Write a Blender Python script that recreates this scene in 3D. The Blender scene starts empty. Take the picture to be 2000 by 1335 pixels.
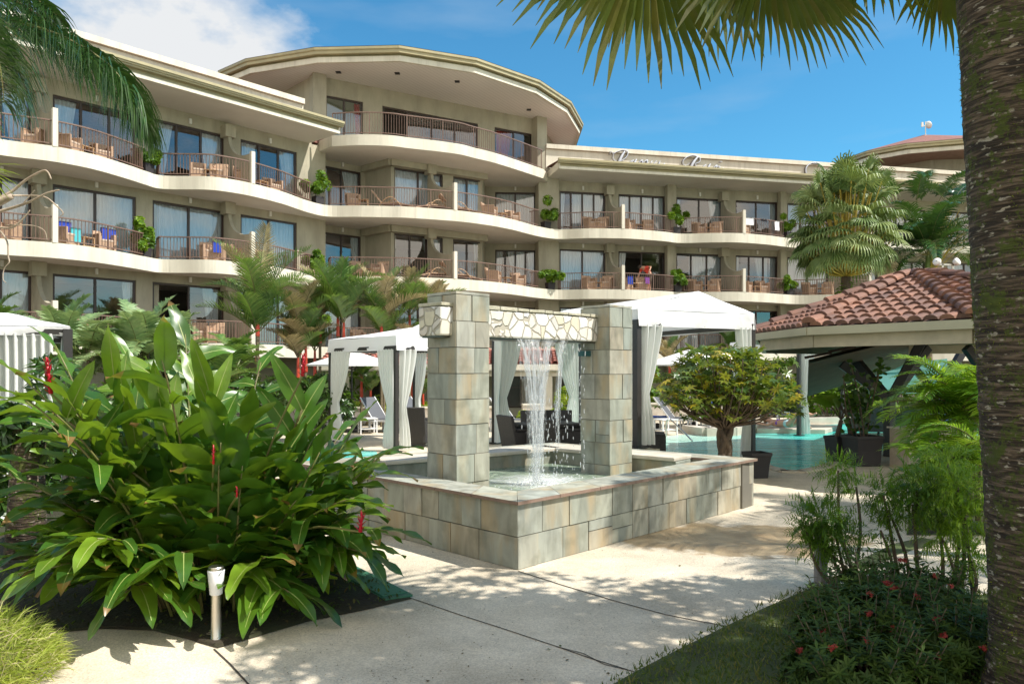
import bpy, math, random
from mathutils import Vector, Matrix, noise
R = math.radians
random.seed(7)
sc = bpy.context.scene
COL = sc.collection

# ------------------------------------------------------------------ camera, sky, sun, exposure
F, CZ, HY = 1470.0, 1.8, 720.0          # focal length in photo pixels, eye height, horizon row of the 2000 px photo
cam_d = bpy.data.cameras.new('camera'); cam = bpy.data.objects.new('camera', cam_d); COL.objects.link(cam)
cam.location = (0, 0, CZ); cam.rotation_euler = (R(90), 0, 0)
cam_d.sensor_width = 36; cam_d.lens = 36 * F / 2000; cam_d.shift_y = (HY - 667.5) / 2000
cam_d.clip_start = .05; cam_d.clip_end = 3000
sc.camera = cam
SUN_AZ = math.atan2(-.27, .963)          # sun stands to the right, a little behind the viewer
SUN_EL = R(52)
sun_dir = Vector((math.cos(SUN_AZ) * math.cos(SUN_EL), math.sin(SUN_AZ) * math.cos(SUN_EL), math.sin(SUN_EL)))
sun_l = bpy.data.lights.new('sun', 'SUN'); sun_l.energy = 4.6; sun_l.angle = R(.5); sun_l.color = (1, .955, .88)
sun_o = bpy.data.objects.new('sun', sun_l); COL.objects.link(sun_o)
sun_o.rotation_euler = sun_dir.to_track_quat('Z', 'Y').to_euler(); sun_o.location = sun_dir * 60
w = bpy.data.worlds.new('World'); sc.world = w; w.use_nodes = True
def build_world():
    nt = w.node_tree; N = nt.nodes; L = nt.links; N.clear()
    out = N.new('ShaderNodeOutputWorld'); bg = N.new('ShaderNodeBackground'); bg.inputs[1].default_value = .13
    sky = N.new('ShaderNodeTexSky'); sky.sky_type = 'NISHITA'; sky.sun_disc = False
    sky.sun_elevation = SUN_EL; sky.sun_rotation = math.pi / 2 - SUN_AZ
    sky.altitude = 200; sky.air_density = 1.0; sky.dust_density = .3; sky.ozone_density = 2.0
    tc = N.new('ShaderNodeTexCoord')
    # clouds: noise on the sky sphere, kept to the quarter where the photograph shows them
    mp = N.new('ShaderNodeMapping'); mp.inputs['Scale'].default_value = (3.2, 3.2, 5.5); mp.inputs['Location'].default_value = (1.7, .4, .2)
    nz = N.new('ShaderNodeTexNoise'); nz.inputs['Scale'].default_value = 1.6; nz.inputs['Detail'].default_value = 9; nz.inputs['Roughness'].default_value = .56
    L.new(tc.outputs['Generated'], mp.inputs[0]); L.new(mp.outputs[0], nz.inputs[0])
    c = Vector((-.46, 1, .40)).normalized()
    dot = N.new('ShaderNodeVectorMath'); dot.operation = 'DOT_PRODUCT'; dot.inputs[1].default_value = c
    L.new(tc.outputs['Generated'], dot.inputs[0])
    mr = N.new('ShaderNodeMapRange'); mr.inputs[1].default_value = .955; mr.inputs[2].default_value = .996; mr.inputs[3].default_value = -.30; mr.inputs[4].default_value = .15
    L.new(dot.outputs['Value'], mr.inputs[0])
    ad = N.new('ShaderNodeMath'); ad.operation = 'ADD'; L.new(nz.outputs[0], ad.inputs[0]); L.new(mr.outputs[0], ad.inputs[1])
    cr = N.new('ShaderNodeMapRange'); cr.inputs[1].default_value = .53; cr.inputs[2].default_value = .72; cr.clamp = True
    # cloud added in the unseen sky behind the viewer, to lift and warm the shade
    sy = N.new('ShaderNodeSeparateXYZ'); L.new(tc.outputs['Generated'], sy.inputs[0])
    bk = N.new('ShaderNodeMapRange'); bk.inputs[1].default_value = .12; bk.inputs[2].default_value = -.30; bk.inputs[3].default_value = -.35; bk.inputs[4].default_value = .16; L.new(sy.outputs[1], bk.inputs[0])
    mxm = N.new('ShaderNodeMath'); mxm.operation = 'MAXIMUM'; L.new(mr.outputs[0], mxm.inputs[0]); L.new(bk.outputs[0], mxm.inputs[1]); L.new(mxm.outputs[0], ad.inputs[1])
    L.new(ad.outputs[0], cr.inputs[0])
    # thin veil low in the sky
    nz2 = N.new('ShaderNodeTexNoise'); nz2.inputs['Scale'].default_value = 2.2; nz2.inputs['Detail'].default_value = 7
    mp2 = N.new('ShaderNodeMapping'); mp2.inputs['Scale'].default_value = (2, 2, 9); L.new(tc.outputs['Generated'], mp2.inputs[0]); L.new(mp2.outputs[0], nz2.inputs[0])
    v = N.new('ShaderNodeMapRange'); v.inputs[1].default_value = .5; v.inputs[2].default_value = .8; v.inputs[4].default_value = .22; L.new(nz2.outputs[0], v.inputs[0])
    mx0 = N.new('ShaderNodeMix'); mx0.data_type = 'RGBA'; mx0.inputs['B'].default_value = (3.0, 3.6, 4.2, 1)
    hs = N.new('ShaderNodeHueSaturation'); hs.inputs['Saturation'].default_value = 1.12; hs.inputs['Value'].default_value = 1.2
    L.new(sky.outputs[0], hs.inputs['Color'])
    L.new(v.outputs[0], mx0.inputs['Factor']); tn = N.new('ShaderNodeMix'); tn.data_type = 'RGBA'; tn.blend_type = 'MULTIPLY'; tn.inputs['Factor'].default_value = 1; tn.inputs['B'].default_value = (.36, .74, .76, 1); L.new(hs.outputs[0], tn.inputs['A']); L.new(tn.outputs['Result'], mx0.inputs['A'])
    mx = N.new('ShaderNodeMix'); mx.data_type = 'RGBA'
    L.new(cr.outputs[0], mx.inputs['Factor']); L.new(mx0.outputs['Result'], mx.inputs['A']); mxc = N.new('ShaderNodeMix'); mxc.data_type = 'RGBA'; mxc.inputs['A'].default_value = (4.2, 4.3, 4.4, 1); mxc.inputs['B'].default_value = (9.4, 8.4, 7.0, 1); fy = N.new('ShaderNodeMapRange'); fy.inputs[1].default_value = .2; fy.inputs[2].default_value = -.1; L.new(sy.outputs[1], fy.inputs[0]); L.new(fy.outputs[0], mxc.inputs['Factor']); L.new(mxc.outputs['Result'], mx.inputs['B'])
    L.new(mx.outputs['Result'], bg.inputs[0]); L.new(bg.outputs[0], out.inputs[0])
build_world()
sc.view_settings.view_transform = 'Standard'; sc.view_settings.look = 'None'; sc.view_settings.gamma = 1; sc.view_settings.exposure = 0.62
sc.view_settings.use_curve_mapping = False
sc.cycles.max_bounces = 8; sc.cycles.transparent_max_bounces = 16; sc.cycles.diffuse_bounces = 4; sc.cycles.glossy_bounces = 3
sc.cycles.use_denoising = True

# ------------------------------------------------------------------ plan helpers
def W(px, D, z=0.0): return Vector(((px - 1000) / F * D, D, z))           # a point at depth D
def G(px, py, z=0.0): return W(px, F * (CZ - z) / (py - HY), z)           # a point at height z seen at a photo pixel
def ZY(py, D): return CZ + (HY - py) * D / F                              # height of a photo row at depth D
def hit(px, A, B):
    k = (px - 1000) / F; ax, ay = A[0], A[1]; dx, dy = B[0] - ax, B[1] - ay
    return (k * ay - ax) / (dx - k * dy)

# ------------------------------------------------------------------ objects
def setp(o, label=None, cat=None, group=None, kind=None):
    if label: o['label'] = label
    if cat: o['category'] = cat
    if group: o['group'] = group
    if kind: o['kind'] = kind
    return o
def thing(name, label, cat, loc=(0, 0, 0), rz=0, group=None):
    o = bpy.data.objects.new(name, None); COL.objects.link(o); o.empty_display_size = .2
    o.location = loc; o.rotation_euler = (0, 0, rz)
    return setp(o, label, cat, group)
def wmat(o):
    m = Matrix.Identity(4); ch = []
    while o: ch.append(o); o = o.parent
    for c in reversed(ch):
        m = m @ (Matrix.Translation(c.location) @ c.rotation_euler.to_matrix().to_4x4() @ Matrix.Diagonal((*c.scale, 1)))
    return m
def copy_tree(o, parent=None):
    c = o.copy(); COL.objects.link(c); c.parent = parent
    for ch in list(o.children): copy_tree(ch, c)
    return c
class MB:
    def __init__(s): s.v = []; s.f = []; s.m = []; s.t = []
    def add(s, vs, fs, m=0, t=0.5):
        b = len(s.v); s.v.extend(vs)
        for f in fs: s.f.append([b + i for i in f]); s.m.append(m); s.t.append(t)
    def box(s, c, d, rz=0, m=0, t=.5, M=None, taper=1.0):
        hx, hy, hz = d[0] / 2, d[1] / 2, d[2] / 2; vs = []
        for z in (-hz, hz):
            k = taper if z < 0 else 1.0
            for x, y in ((-hx, -hy), (hx, -hy), (hx, hy), (-hx, hy)): vs.append(Vector((x * k, y * k, z)))
        if M is None: M = Matrix.Rotation(rz, 3, 'Z')
        vs = [M @ q + Vector(c) for q in vs]
        s.add(vs, [(0, 3, 2, 1), (4, 5, 6, 7), (0, 1, 5, 4), (1, 2, 6, 5), (2, 3, 7, 6), (3, 0, 4, 7)], m, t)
    def bar(s, a, b, wd, th=None, m=0, t=.5, up=(0, 0, 1)):
        a = Vector(a); b = Vector(b); d = b - a; L = d.length
        if L < 1e-6: return
        x = d / L; upv = Vector(up)
        if abs(x.dot(upv)) > .98: upv = Vector((0, 1, 0))
        y = upv.cross(x).normalized(); z = x.cross(y)
        s.box((a + b) / 2, (L, wd, th or wd), m=m, t=t, M=Matrix((x, y, z)).transposed())
    def prism(s, poly, z0, z1, m=0, t=.5, mt=None, mb=None):
        n = len(poly)
        A = sum(poly[i][0] * poly[(i + 1) % n][1] - poly[(i + 1) % n][0] * poly[i][1] for i in range(n))
        if A < 0: poly = poly[::-1]
        b = len(s.v)
        s.v.extend(Vector((p[0], p[1], z0)) for p in poly); s.v.extend(Vector((p[0], p[1], z1)) for p in poly)
        for i in range(n):
            j = (i + 1) % n; s.f.append([b + i, b + j, b + n + j, b + n + i]); s.m.append(m); s.t.append(t)
        s.f.append([b + n + i for i in range(n)]); s.m.append(m if mt is None else mt); s.t.append(t)
        s.f.append([b + i for i in reversed(range(n))]); s.m.append(m if mb is None else mb); s.t.append(t)
    def sheet(s, poly, z, m=0, t=.5):
        n = len(poly); A = sum(poly[i][0] * poly[(i + 1) % n][1] - poly[(i + 1) % n][0] * poly[i][1] for i in range(n))
        if A < 0: poly = poly[::-1]
        s.add([Vector((p[0], p[1], z)) for p in poly], [list(range(n))], m, t)
    def tube(s, pts, r, n=6, m=0, t=.5, cap=True):
        pts = [Vector(p) for p in pts]; rs = r if isinstance(r, (list, tuple)) else [r] * len(pts); b = len(s.v); pv = None
        for i, p in enumerate(pts):
            d = (pts[min(i + 1, len(pts) - 1)] - pts[max(i - 1, 0)]).normalized()
            if pv is None: pv = (Vector((0, 0, 1)) if abs(d.z) < .9 else Vector((1, 0, 0))).cross(d).normalized()
            else:
                pv = pv - d * pv.dot(d)
                pv = pv.normalized() if pv.length > 1e-5 else Vector((1, 0, 0)).cross(d).normalized()
            q = d.cross(pv)
            for k in range(n):
                a = 2 * math.pi * k / n; s.v.append(p + (pv * math.cos(a) + q * math.sin(a)) * rs[i])
        for i in range(len(pts) - 1):
            for k in range(n):
                k2 = (k + 1) % n; s.f.append([b + i * n + k, b + i * n + k2, b + (i + 1) * n + k2, b + (i + 1) * n + k]); s.m.append(m); s.t.append(t)
        if cap:
            s.f.append([b + k for k in reversed(range(n))]); s.m.append(m); s.t.append(t)
            e = b + (len(pts) - 1) * n; s.f.append([e + k for k in range(n)]); s.m.append(m); s.t.append(t)
    def lathe(s, prof, c=(0, 0, 0), n=16, m=0, t=.5):
        c = Vector(c); b = len(s.v)
        for r, z in prof:
            for k in range(n):
                a = 2 * math.pi * k / n; s.v.append(c + Vector((r * math.cos(a), r * math.sin(a), z)))
        for i in range(len(prof) - 1):
            for k in range(n):
                k2 = (k + 1) % n; s.f.append([b + i * n + k, b + i * n + k2, b + (i + 1) * n + k2, b + (i + 1) * n + k]); s.m.append(m); s.t.append(t)
    def ball(s, c, r, n=6, m=0, t=.5, sc_=(1, 1, 1)):
        c = Vector(c); vs = [c + Vector((0, 0, -r * sc_[2]))]; fs = []
        for i in range(1, n // 2 + 1):
            ph = -math.pi / 2 + math.pi * i / (n // 2 + 1)
            for k in range(n):
                a = 2 * math.pi * k / n; vs.append(c + Vector((r * math.cos(ph) * math.cos(a) * sc_[0], r * math.cos(ph) * math.sin(a) * sc_[1], r * math.sin(ph) * sc_[2])))
        vs.append(c + Vector((0, 0, r * sc_[2]))); h = n // 2
        for k in range(n):
            k2 = (k + 1) % n; fs.append((0, 1 + k2, 1 + k))
            for i in range(h - 1): fs.append((1 + i * n + k, 1 + i * n + k2, 1 + (i + 1) * n + k2, 1 + (i + 1) * n + k))
            fs.append((1 + (h - 1) * n + k, 1 + (h - 1) * n + k2, len(vs) - 1))
        s.add(vs, fs, m, t)
    def build(s, name, mats, parent=None, smooth=False, world=False, base=None, bevel=0):
        if not isinstance(mats, (list, tuple)): mats = [mats]
        vs = s.v
        if world and parent is not None:
            mi = wmat(parent).inverted(); vs = [mi @ Vector(q) for q in vs]
        if base is not None: bv = Vector(base); vs = [Vector(q) - bv for q in vs]
        me = bpy.data.meshes.new(name); me.from_pydata([tuple(q) for q in vs], [], s.f)
        for mt in mats: me.materials.append(mt)
        me.polygons.foreach_set('material_index', s.m)
        at = me.attributes.new('tint', 'FLOAT', 'FACE'); at.data.foreach_set('value', s.t)
        if smooth: me.polygons.foreach_set('use_smooth', [True] * len(s.f))
        me.update()
        o = bpy.data.objects.new(name, me); COL.objects.link(o)
        if parent is not None: o.parent = parent
        if base is not None: o.location = base
        if bevel:
            bm = o.modifiers.new('bevel', 'BEVEL'); bm.width = bevel; bm.segments = 2; bm.limit_method = 'ANGLE'
        return o

# ------------------------------------------------------------------ materials
MT = {}
def newmat(name):
    m = bpy.data.materials.new(name); m.use_nodes = True; MT[name] = m
    nt = m.node_tree; return m, nt.nodes, nt.links, nt.nodes['Principled BSDF'], nt.nodes['Material Output']
def rgba(c): return (c[0], c[1], c[2], 1)
def simple(name, c, rough=.6, var=.12, scale=3.0, c2=None, bump=0, bscale=40, metal=0, spec=.5, tintc=None, stretch=(1, 1, 1), detail=6, coat=0):
    """base colour varied by noise (c..c2), optionally by the per-face tint, with optional bump"""
    m, N, L, b, o = newmat(name)
    b.inputs['Roughness'].default_value = rough; b.inputs['Metallic'].default_value = metal; b.inputs['Specular IOR Level'].default_value = spec
    b.inputs['Coat Weight'].default_value = coat
    tc = N.new('ShaderNodeTexCoord'); mp = N.new('ShaderNodeMapping'); mp.inputs['Scale'].default_value = stretch
    L.new(tc.outputs['Object'], mp.inputs[0])
    nz = N.new('ShaderNodeTexNoise'); nz.inputs['Scale'].default_value = scale; nz.inputs['Detail'].default_value = detail; nz.inputs['Roughness'].default_value = .6
    L.new(mp.outputs[0], nz.inputs[0])
    c2 = c2 or tuple(x * (1 - 2 * var) for x in c)
    mr = N.new('ShaderNodeMapRange'); mr.inputs[1].default_value = .32; mr.inputs[2].default_value = .68; L.new(nz.outputs[0], mr.inputs[0])
    mx = N.new('ShaderNodeMix'); mx.data_type = 'RGBA'; mx.inputs['A'].default_value = rgba(c2); mx.inputs['B'].default_value = rgba(c)
    L.new(mr.outputs[0], mx.inputs['Factor']); col = mx.outputs['Result']
    if tintc:
        at = N.new('ShaderNodeAttribute'); at.attribute_name = 'tint'
        rp = N.new('ShaderNodeValToRGB'); rp.color_ramp.interpolation = 'LINEAR'
        el = rp.color_ramp.elements
        while len(el) < len(tintc): el.new(.5)
        for i, q in enumerate(tintc): el[i].position = i / (len(tintc) - 1); el[i].color = rgba(q)
        L.new(at.outputs['Fac'], rp.inputs[0])
        ml = N.new('ShaderNodeMix'); ml.data_type = 'RGBA'; ml.blend_type = 'MULTIPLY'; ml.inputs['Factor'].default_value = 1
        L.new(col, ml.inputs['A']); L.new(rp.outputs[0], ml.inputs['B']); col = ml.outputs['Result']
    L.new(col, b.inputs['Base Color'])
    if bump:
        nb = N.new('ShaderNodeTexNoise'); nb.inputs['Scale'].default_value = bscale; nb.inputs['Detail'].default_value = 6; L.new(mp.outputs[0], nb.inputs[0])
        bp = N.new('ShaderNodeBump'); bp.inputs['Strength'].default_value = bump; bp.inputs['Distance'].default_value = .02
        L.new(nb.outputs[0], bp.inputs['Height']); L.new(bp.outputs[0], b.inputs['Normal'])
    return m
def leafmat(name, ca, cb, trans=(.25, .4, .04), tw=.35, rough=.42, spec=.5, cc=None, cd=None):
    """leaf: colour runs ca..cb(..cc) with the per-face tint, light comes through"""
    m, N, L, b, o = newmat(name)
    at = N.new('ShaderNodeAttribute'); at.attribute_name = 'tint'
    rp = N.new('ShaderNodeValToRGB'); el = rp.color_ramp.elements
    cols = [ca, cb] + ([cc] if cc else []) + ([cd] if cd else [])
    while len(el) < len(cols): el.new(.5)
    for i, q in enumerate(cols): el[i].position = (i / (len(cols) - 1)) if not cd else (0, .45, .88, .97)[i]; el[i].color = rgba(q)
    L.new(at.outputs['Fac'], rp.inputs[0])
    tc = N.new('ShaderNodeTexCoord'); nz = N.new('ShaderNodeTexNoise'); nz.inputs['Scale'].default_value = 9; L.new(tc.outputs['Object'], nz.inputs[0])
    mr = N.new('ShaderNodeMapRange'); mr.inputs[1].default_value = .3; mr.inputs[2].default_value = .7; mr.inputs[3].default_value = .75; mr.inputs[4].default_value = 1.2; L.new(nz.outputs[0], mr.inputs[0])
    hv = N.new('ShaderNodeHueSaturation'); L.new(mr.outputs[0], hv.inputs['Value']); L.new(rp.outputs[0], hv.inputs['Color'])
    L.new(hv.outputs[0], b.inputs['Base Color']); b.inputs['Roughness'].default_value = rough; b.inputs['Specular IOR Level'].default_value = spec
    tr = N.new('ShaderNodeBsdfTranslucent')
    ml = N.new('ShaderNodeMix'); ml.data_type = 'RGBA'; ml.inputs['Factor'].default_value = .6; L.new(hv.outputs[0], ml.inputs['A']); ml.inputs['B'].default_value = rgba(trans)
    L.new(ml.outputs['Result'], tr.inputs[0])
    ms = N.new('ShaderNodeMixShader'); ms.inputs[0].default_value = tw
    L.new(b.outputs[0], ms.inputs[1]); L.new(tr.outputs[0], ms.inputs[2]); L.new(ms.outputs[0], o.inputs[0])
    return m

stucco = simple('olive_stucco', (.47, .43, .325), .9, c2=(.34, .31, .235), scale=1.1, bump=.25, bscale=18, stretch=(1, 1, .5))
cream = simple('cream_plaster', (.72, .675, .56), .75, c2=(.58, .535, .435), scale=1.6, stretch=(1, 1, .22), bump=.08, bscale=9)
def streaks(m, amt=.22, sc_=7):
    nt = m.node_tree; N = nt.nodes; L = nt.links; b = N['Principled BSDF']; src = b.inputs['Base Color'].links[0].from_socket
    tc = N.new('ShaderNodeTexCoord'); mp = N.new('ShaderNodeMapping'); mp.inputs['Scale'].default_value = (sc_, sc_, .3); L.new(tc.outputs['Object'], mp.inputs[0])
    nz = N.new('ShaderNodeTexNoise'); nz.inputs['Scale'].default_value = 1; nz.inputs['Detail'].default_value = 7; nz.inputs['Roughness'].default_value = .7; L.new(mp.outputs[0], nz.inputs[0])
    mr = N.new('ShaderNodeMapRange'); mr.inputs[1].default_value = .52; mr.inputs[2].default_value = .72; mr.inputs[4].default_value = amt; L.new(nz.outputs[0], mr.inputs[0])
    mx = N.new('ShaderNodeMix'); mx.data_type = 'RGBA'; mx.inputs['B'].default_value = (.16, .14, .10, 1); L.new(mr.outputs[0], mx.inputs['Factor']); L.new(src, mx.inputs['A']); L.new(mx.outputs['Result'], b.inputs['Base Color'])
streaks(cream, .26, 5); streaks(stucco, .30, 2.5)
soffit_m = simple('soffit_plaster', (.70, .665, .60), .85, c2=(.62, .585, .52), scale=.6)
white_p = simple('white_plaster', (.82, .80, .75), .75, var=.05)
rail_m = simple('brown_rail_paint', (.20, .125, .095), .45, var=.1, scale=8)
frame_m = simple('brown_aluminium', (.055, .033, .026), .4, var=.1)
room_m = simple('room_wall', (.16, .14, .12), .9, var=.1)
floor_m = simple('balcony_tile', (.35, .26, .20), .7, var=.1)
gutter_m = simple('olive_gutter_paint', (.42, .36, .20), .45, c2=(.33, .29, .17), scale=2)
lamp_m = simple('lamp_housing', (.75, .73, .68), .5, var=.04)
red_m = simple('red_fabric', (.5, .02, .015), .8, var=.1)
metal_m = simple('brushed_steel', (.62, .58, .52), .32, var=.05, metal=1, scale=30, stretch=(1, 1, .02))
black_m = simple('black_paint', (.018, .018, .02), .45, var=.1)
def soffit_boards():
    m, N, L, b, o = newmat('white_board_soffit')
    tc = N.new('ShaderNodeTexCoord'); mp = N.new('ShaderNodeMapping'); mp.inputs['Rotation'].default_value = (0, 0, R(30)); L.new(tc.outputs['Object'], mp.inputs[0])
    wv = N.new('ShaderNodeTexWave'); wv.inputs['Scale'].default_value = 1.6; wv.inputs['Distortion'].default_value = 0; wv.wave_profile = 'SAW'
    L.new(mp.outputs[0], wv.inputs[0])
    rp = N.new('ShaderNodeValToRGB'); e = rp.color_ramp.elements; e[0].position = .0; e[0].color = (.5, .48, .44, 1); e[1].position = .12; e[1].color = (.80, .77, .71, 1)
    L.new(wv.outputs[0], rp.inputs[0])
    nz = N.new('ShaderNodeTexNoise'); nz.inputs['Scale'].default_value = .35; L.new(tc.outputs['Object'], nz.inputs[0])
    mr = N.new('ShaderNodeMapRange'); mr.inputs[3].default_value = .82; mr.inputs[4].default_value = 1.1; L.new(nz.outputs[0], mr.inputs[0])
    hv = N.new('ShaderNodeHueSaturation'); L.new(mr.outputs[0], hv.inputs['Value']); L.new(rp.outputs[0], hv.inputs['Color']); L.new(hv.outputs[0], b.inputs['Base Color'])
    b.inputs['Roughness'].default_value = .6
    return m
boards_m = soffit_boards()
def glass_mat():
    m, N, L, b, o = newmat('window_glass')
    N.remove(b); g = N.new('ShaderNodeBsdfGlossy'); g.inputs['Roughness'].default_value = .02; g.inputs['Color'].default_value = (.95, .97, 1, 1)
    t = N.new('ShaderNodeBsdfTransparent'); t.inputs[0].default_value = (.88, .92, .93, 1)
    fr = N.new('ShaderNodeFresnel'); fr.inputs[0].default_value = 1.55
    mr = N.new('ShaderNodeMapRange'); mr.inputs[2].default_value = 1; mr.inputs[3].default_value = .10; mr.inputs[4].default_value = 1.0; L.new(fr.outputs[0], mr.inputs[0])
    ms = N.new('ShaderNodeMixShader'); L.new(mr.outputs[0], ms.inputs[0]); L.new(t.outputs[0], ms.inputs[1]); L.new(g.outputs[0], ms.inputs[2]); L.new(ms.outputs[0], o.inputs[0])
    return m
glass_m = glass_mat()
def cloth(name, c, tw=.4, rough=.9, fold=0):
    m, N, L, b, o = newmat(name)
    b.inputs['Base Color'].default_value = rgba(c); b.inputs['Roughness'].default_value = rough; b.inputs['Specular IOR Level'].default_value = .1
    tr = N.new('ShaderNodeBsdfTranslucent'); tr.inputs[0].default_value = rgba(c)
    tc = N.new('ShaderNodeTexCoord'); nz = N.new('ShaderNodeTexNoise'); nz.inputs['Scale'].default_value = 2.0; nz.inputs['Detail'].default_value = 3; L.new(tc.outputs['Object'], nz.inputs[0])
    bp = N.new('ShaderNodeBump'); bp.inputs['Strength'].default_value = fold; bp.inputs['Distance'].default_value = .2; L.new(nz.outputs[0], bp.inputs['Height'])
    if fold: L.new(bp.outputs[0], b.inputs['Normal'])
    ms = N.new('ShaderNodeMixShader'); ms.inputs[0].default_value = tw; L.new(b.outputs[0], ms.inputs[1]); L.new(tr.outputs[0], ms.inputs[2]); L.new(ms.outputs[0], o.inputs[0])
    return m
curtain_m = cloth('sheer_curtain', (.86, .88, .90), .25)
beige_cur_m = cloth('beige_curtain', (.62, .58, .50), .25)
canvas_m = cloth('white_canvas', (.84, .84, .84), .14, fold=.25)
drape_m = cloth('white_drape', (.80, .82, .79), .35)
def tile_mat(name, ca, cb, sx=3.2, sy=3.0):
    """terracotta roof: rows and columns by waves on the object's own coordinates"""
    m = simple(name, ca, .75, c2=cb, scale=3.5, bump=.2, bscale=25, tintc=((.55, .55, .6), (.95, .9, .85), (1.2, 1.1, 1.0)))
    return m
tile_m = tile_mat('terracotta_tile', (.265, .13, .085), (.15, .08, .058))
redroof_m = simple('red_shingle', (.27, .12, .095), .85, c2=(.18, .08, .065), scale=6, bump=.4, bscale=30)
# ------------------------------------------------------------------ hotel
FASC = [(-130,21.4),(-60,21.7),(0,22.7),(100,23.4),(180,24.3),(250,25.6),(285,26.4),(318,27.0),(400,27.1),(440,27.4),(490,28.1),(550,29.4),(600,31.0),(640,31.9),(700,31.95),(760,32.07),(800,32.2),(890,32.9),(950,33.75),(1000,34.9),(1050,36.6),(1090,37.4),(1150,37.15),(1215,37.25),(1250,37.5),(1300,38.1),(1330,38.6),(1400,38.4),(1450,38.5),(1500,39.1),(1530,39.7),(1560,40.1),(1640,39.8),(1700,40.3),(1760,41.5),(1800,41.9),(1870,41.9),(1950,42.6),(2060,43.2),(2200,45)]
def crom(P, n=8):
    out = []
    for i in range(len(P) - 1):
        p0, p1, p2, p3 = P[max(i - 1, 0)], P[i], P[i + 1], P[min(i + 2, len(P) - 1)]
        for k in range(n):
            t = k / n
            out.append(.5 * ((2 * p1) + (p2 - p0) * t + (2 * p0 - 5 * p1 + 4 * p2 - p3) * t * t + (3 * p1 - p0 - 3 * p2 + p3) * t ** 3))
    out.append(P[-1]); return out
FP = crom([W(px, D) for px, D in FASC], 6)
def pxof(p): return 1000 + F * p[0] / p[1]
def fpoint(px, pts=None):
    pts = pts or FP
    for a, b in zip(pts, pts[1:]):
        pa, pb = pxof(a), pxof(b)
        if pa <= px <= pb: return a.lerp(b, (px - pa) / max(pb - pa, 1e-6))
    return pts[0].copy() if px < pxof(pts[0]) else pts[-1].copy()
def fsect(a, b, pts=None):
    pts = pts or FP
    return [fpoint(a, pts)] + [p for p in pts if a < pxof(p) < b] + [fpoint(b, pts)]
def offs(pts, d):
    out = []
    for i, p in enumerate(pts):
        t = (pts[min(i + 1, len(pts) - 1)] - pts[max(i - 1, 0)]); t.z = 0; t.normalize()
        out.append(p + Vector((-t.y, t.x, 0)) * d)      # +d = away from the viewer
    return out
def resample(pts, step):
    out = [pts[0]]; acc = 0
    for a, b in zip(pts, pts[1:]):
        L = (b - a).length; s = step - acc
        while s <= L: out.append(a.lerp(b, s / L)); s += step
        acc = (acc + L) % step if L > 0 else acc
    return out
LEV = [2.75, 5.75, 8.75]; TOP = 11.75
hotel = thing('hotel_building', 'long cream resort hotel with wavy tiers of railed balconies and a big oval roof', 'building', (0, 34, 0))
def H(mb, name, mats, parent=hotel, **k): return mb.build(name, mats, parent, world=True, **k)
BACK = [Vector((36, 51.5, 0)), Vector((3, 43.6, 0)), Vector((-6, 41.2, 0)), Vector((-12.5, 37.5, 0)), Vector((-22.5, 26.5, 0))]
for z in LEV:
    mb = MB(); mb.prism([p for p in FP] + BACK, z - .44, z - .02, 0, mt=2, mb=1)
    # the drip lip under the balcony edge
    q = offs(FP, .10)
    for a, b, c, d in zip(FP, FP[1:], q, q[1:]):
        mb.add([Vector((a.x, a.y, z - .50)), Vector((b.x, b.y, z - .50)), Vector((b.x, b.y, z - .44)), Vector((a.x, a.y, z - .44)),
                Vector((c.x, c.y, z - .50)), Vector((d.x, d.y, z - .50)), Vector((d.x, d.y, z - .44)), Vector((c.x, c.y, z - .44))],
               [(0, 1, 2, 3), (4, 7, 6, 5), (0, 4, 5, 1)], 0)
    H(mb, 'balcony_slab', [cream, soffit_m, floor_m])
# flat roof over the wings
mb = MB(); mb.prism([Vector((-18.2, 22.1, 0)), Vector((-8.7, 32.4, 0)), Vector((-5, 38, 0)), Vector((2.3, 38.9, 0)), Vector((32.6, 45.5, 0))] + BACK, 11.62, 11.9, 0)
H(mb, 'flat_roof', redroof_m)
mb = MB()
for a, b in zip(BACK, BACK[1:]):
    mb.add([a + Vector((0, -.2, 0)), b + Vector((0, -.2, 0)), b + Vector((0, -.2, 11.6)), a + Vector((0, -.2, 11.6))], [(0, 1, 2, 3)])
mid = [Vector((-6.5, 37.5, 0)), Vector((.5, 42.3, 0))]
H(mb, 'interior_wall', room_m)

def wall_seg(A, B, wins, levels, zbot, ztop, hd=2.24, thick=.25, name='wall', zc=None):
    """wall from A to B with openings cut between photo columns; returns opening records"""
    A = Vector((A[0], A[1], 0)); B = Vector((B[0], B[1], 0)); d = B - A; L = d.length; u = d / L; nin = Vector((-u.y, u.x, 0)); ang = math.atan2(u.y, u.x)
    mb = MB(); ops = []
    for (a, b) in wins:
        ua, ub = hit(a, A, B) * L, hit(b, A, B) * L
        ops.append((max(ua, .02), min(ub, L - .02), (a, b)))
    def bx(u0, u1, z0, z1):
        if u1 - u0 < .01 or z1 - z0 < .01: return
        c = A + u * (u0 + u1) / 2 + nin * thick / 2; mb.box((c.x, c.y, (z0 + z1) / 2), (u1 - u0, thick, z1 - z0), ang)
    cur = 0
    for (ua, ub, _) in ops:
        bx(cur, ua, zbot, ztop); cur = ub
        zs = zbot
        for z in levels: bx(ua, ub, zs, z - .02 if zs > zbot else z - .02); zs = z + hd
        bx(ua, ub, zs, ztop)
    bx(cur, L, zbot, ztop)
    H(mb, name, stucco)
    rec = []
    for (ua, ub, pr) in ops:
        for z in levels: rec.append((A, u, nin, ang, ua, ub, z, pr))
    return rec
rng = random.Random(3)
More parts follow.
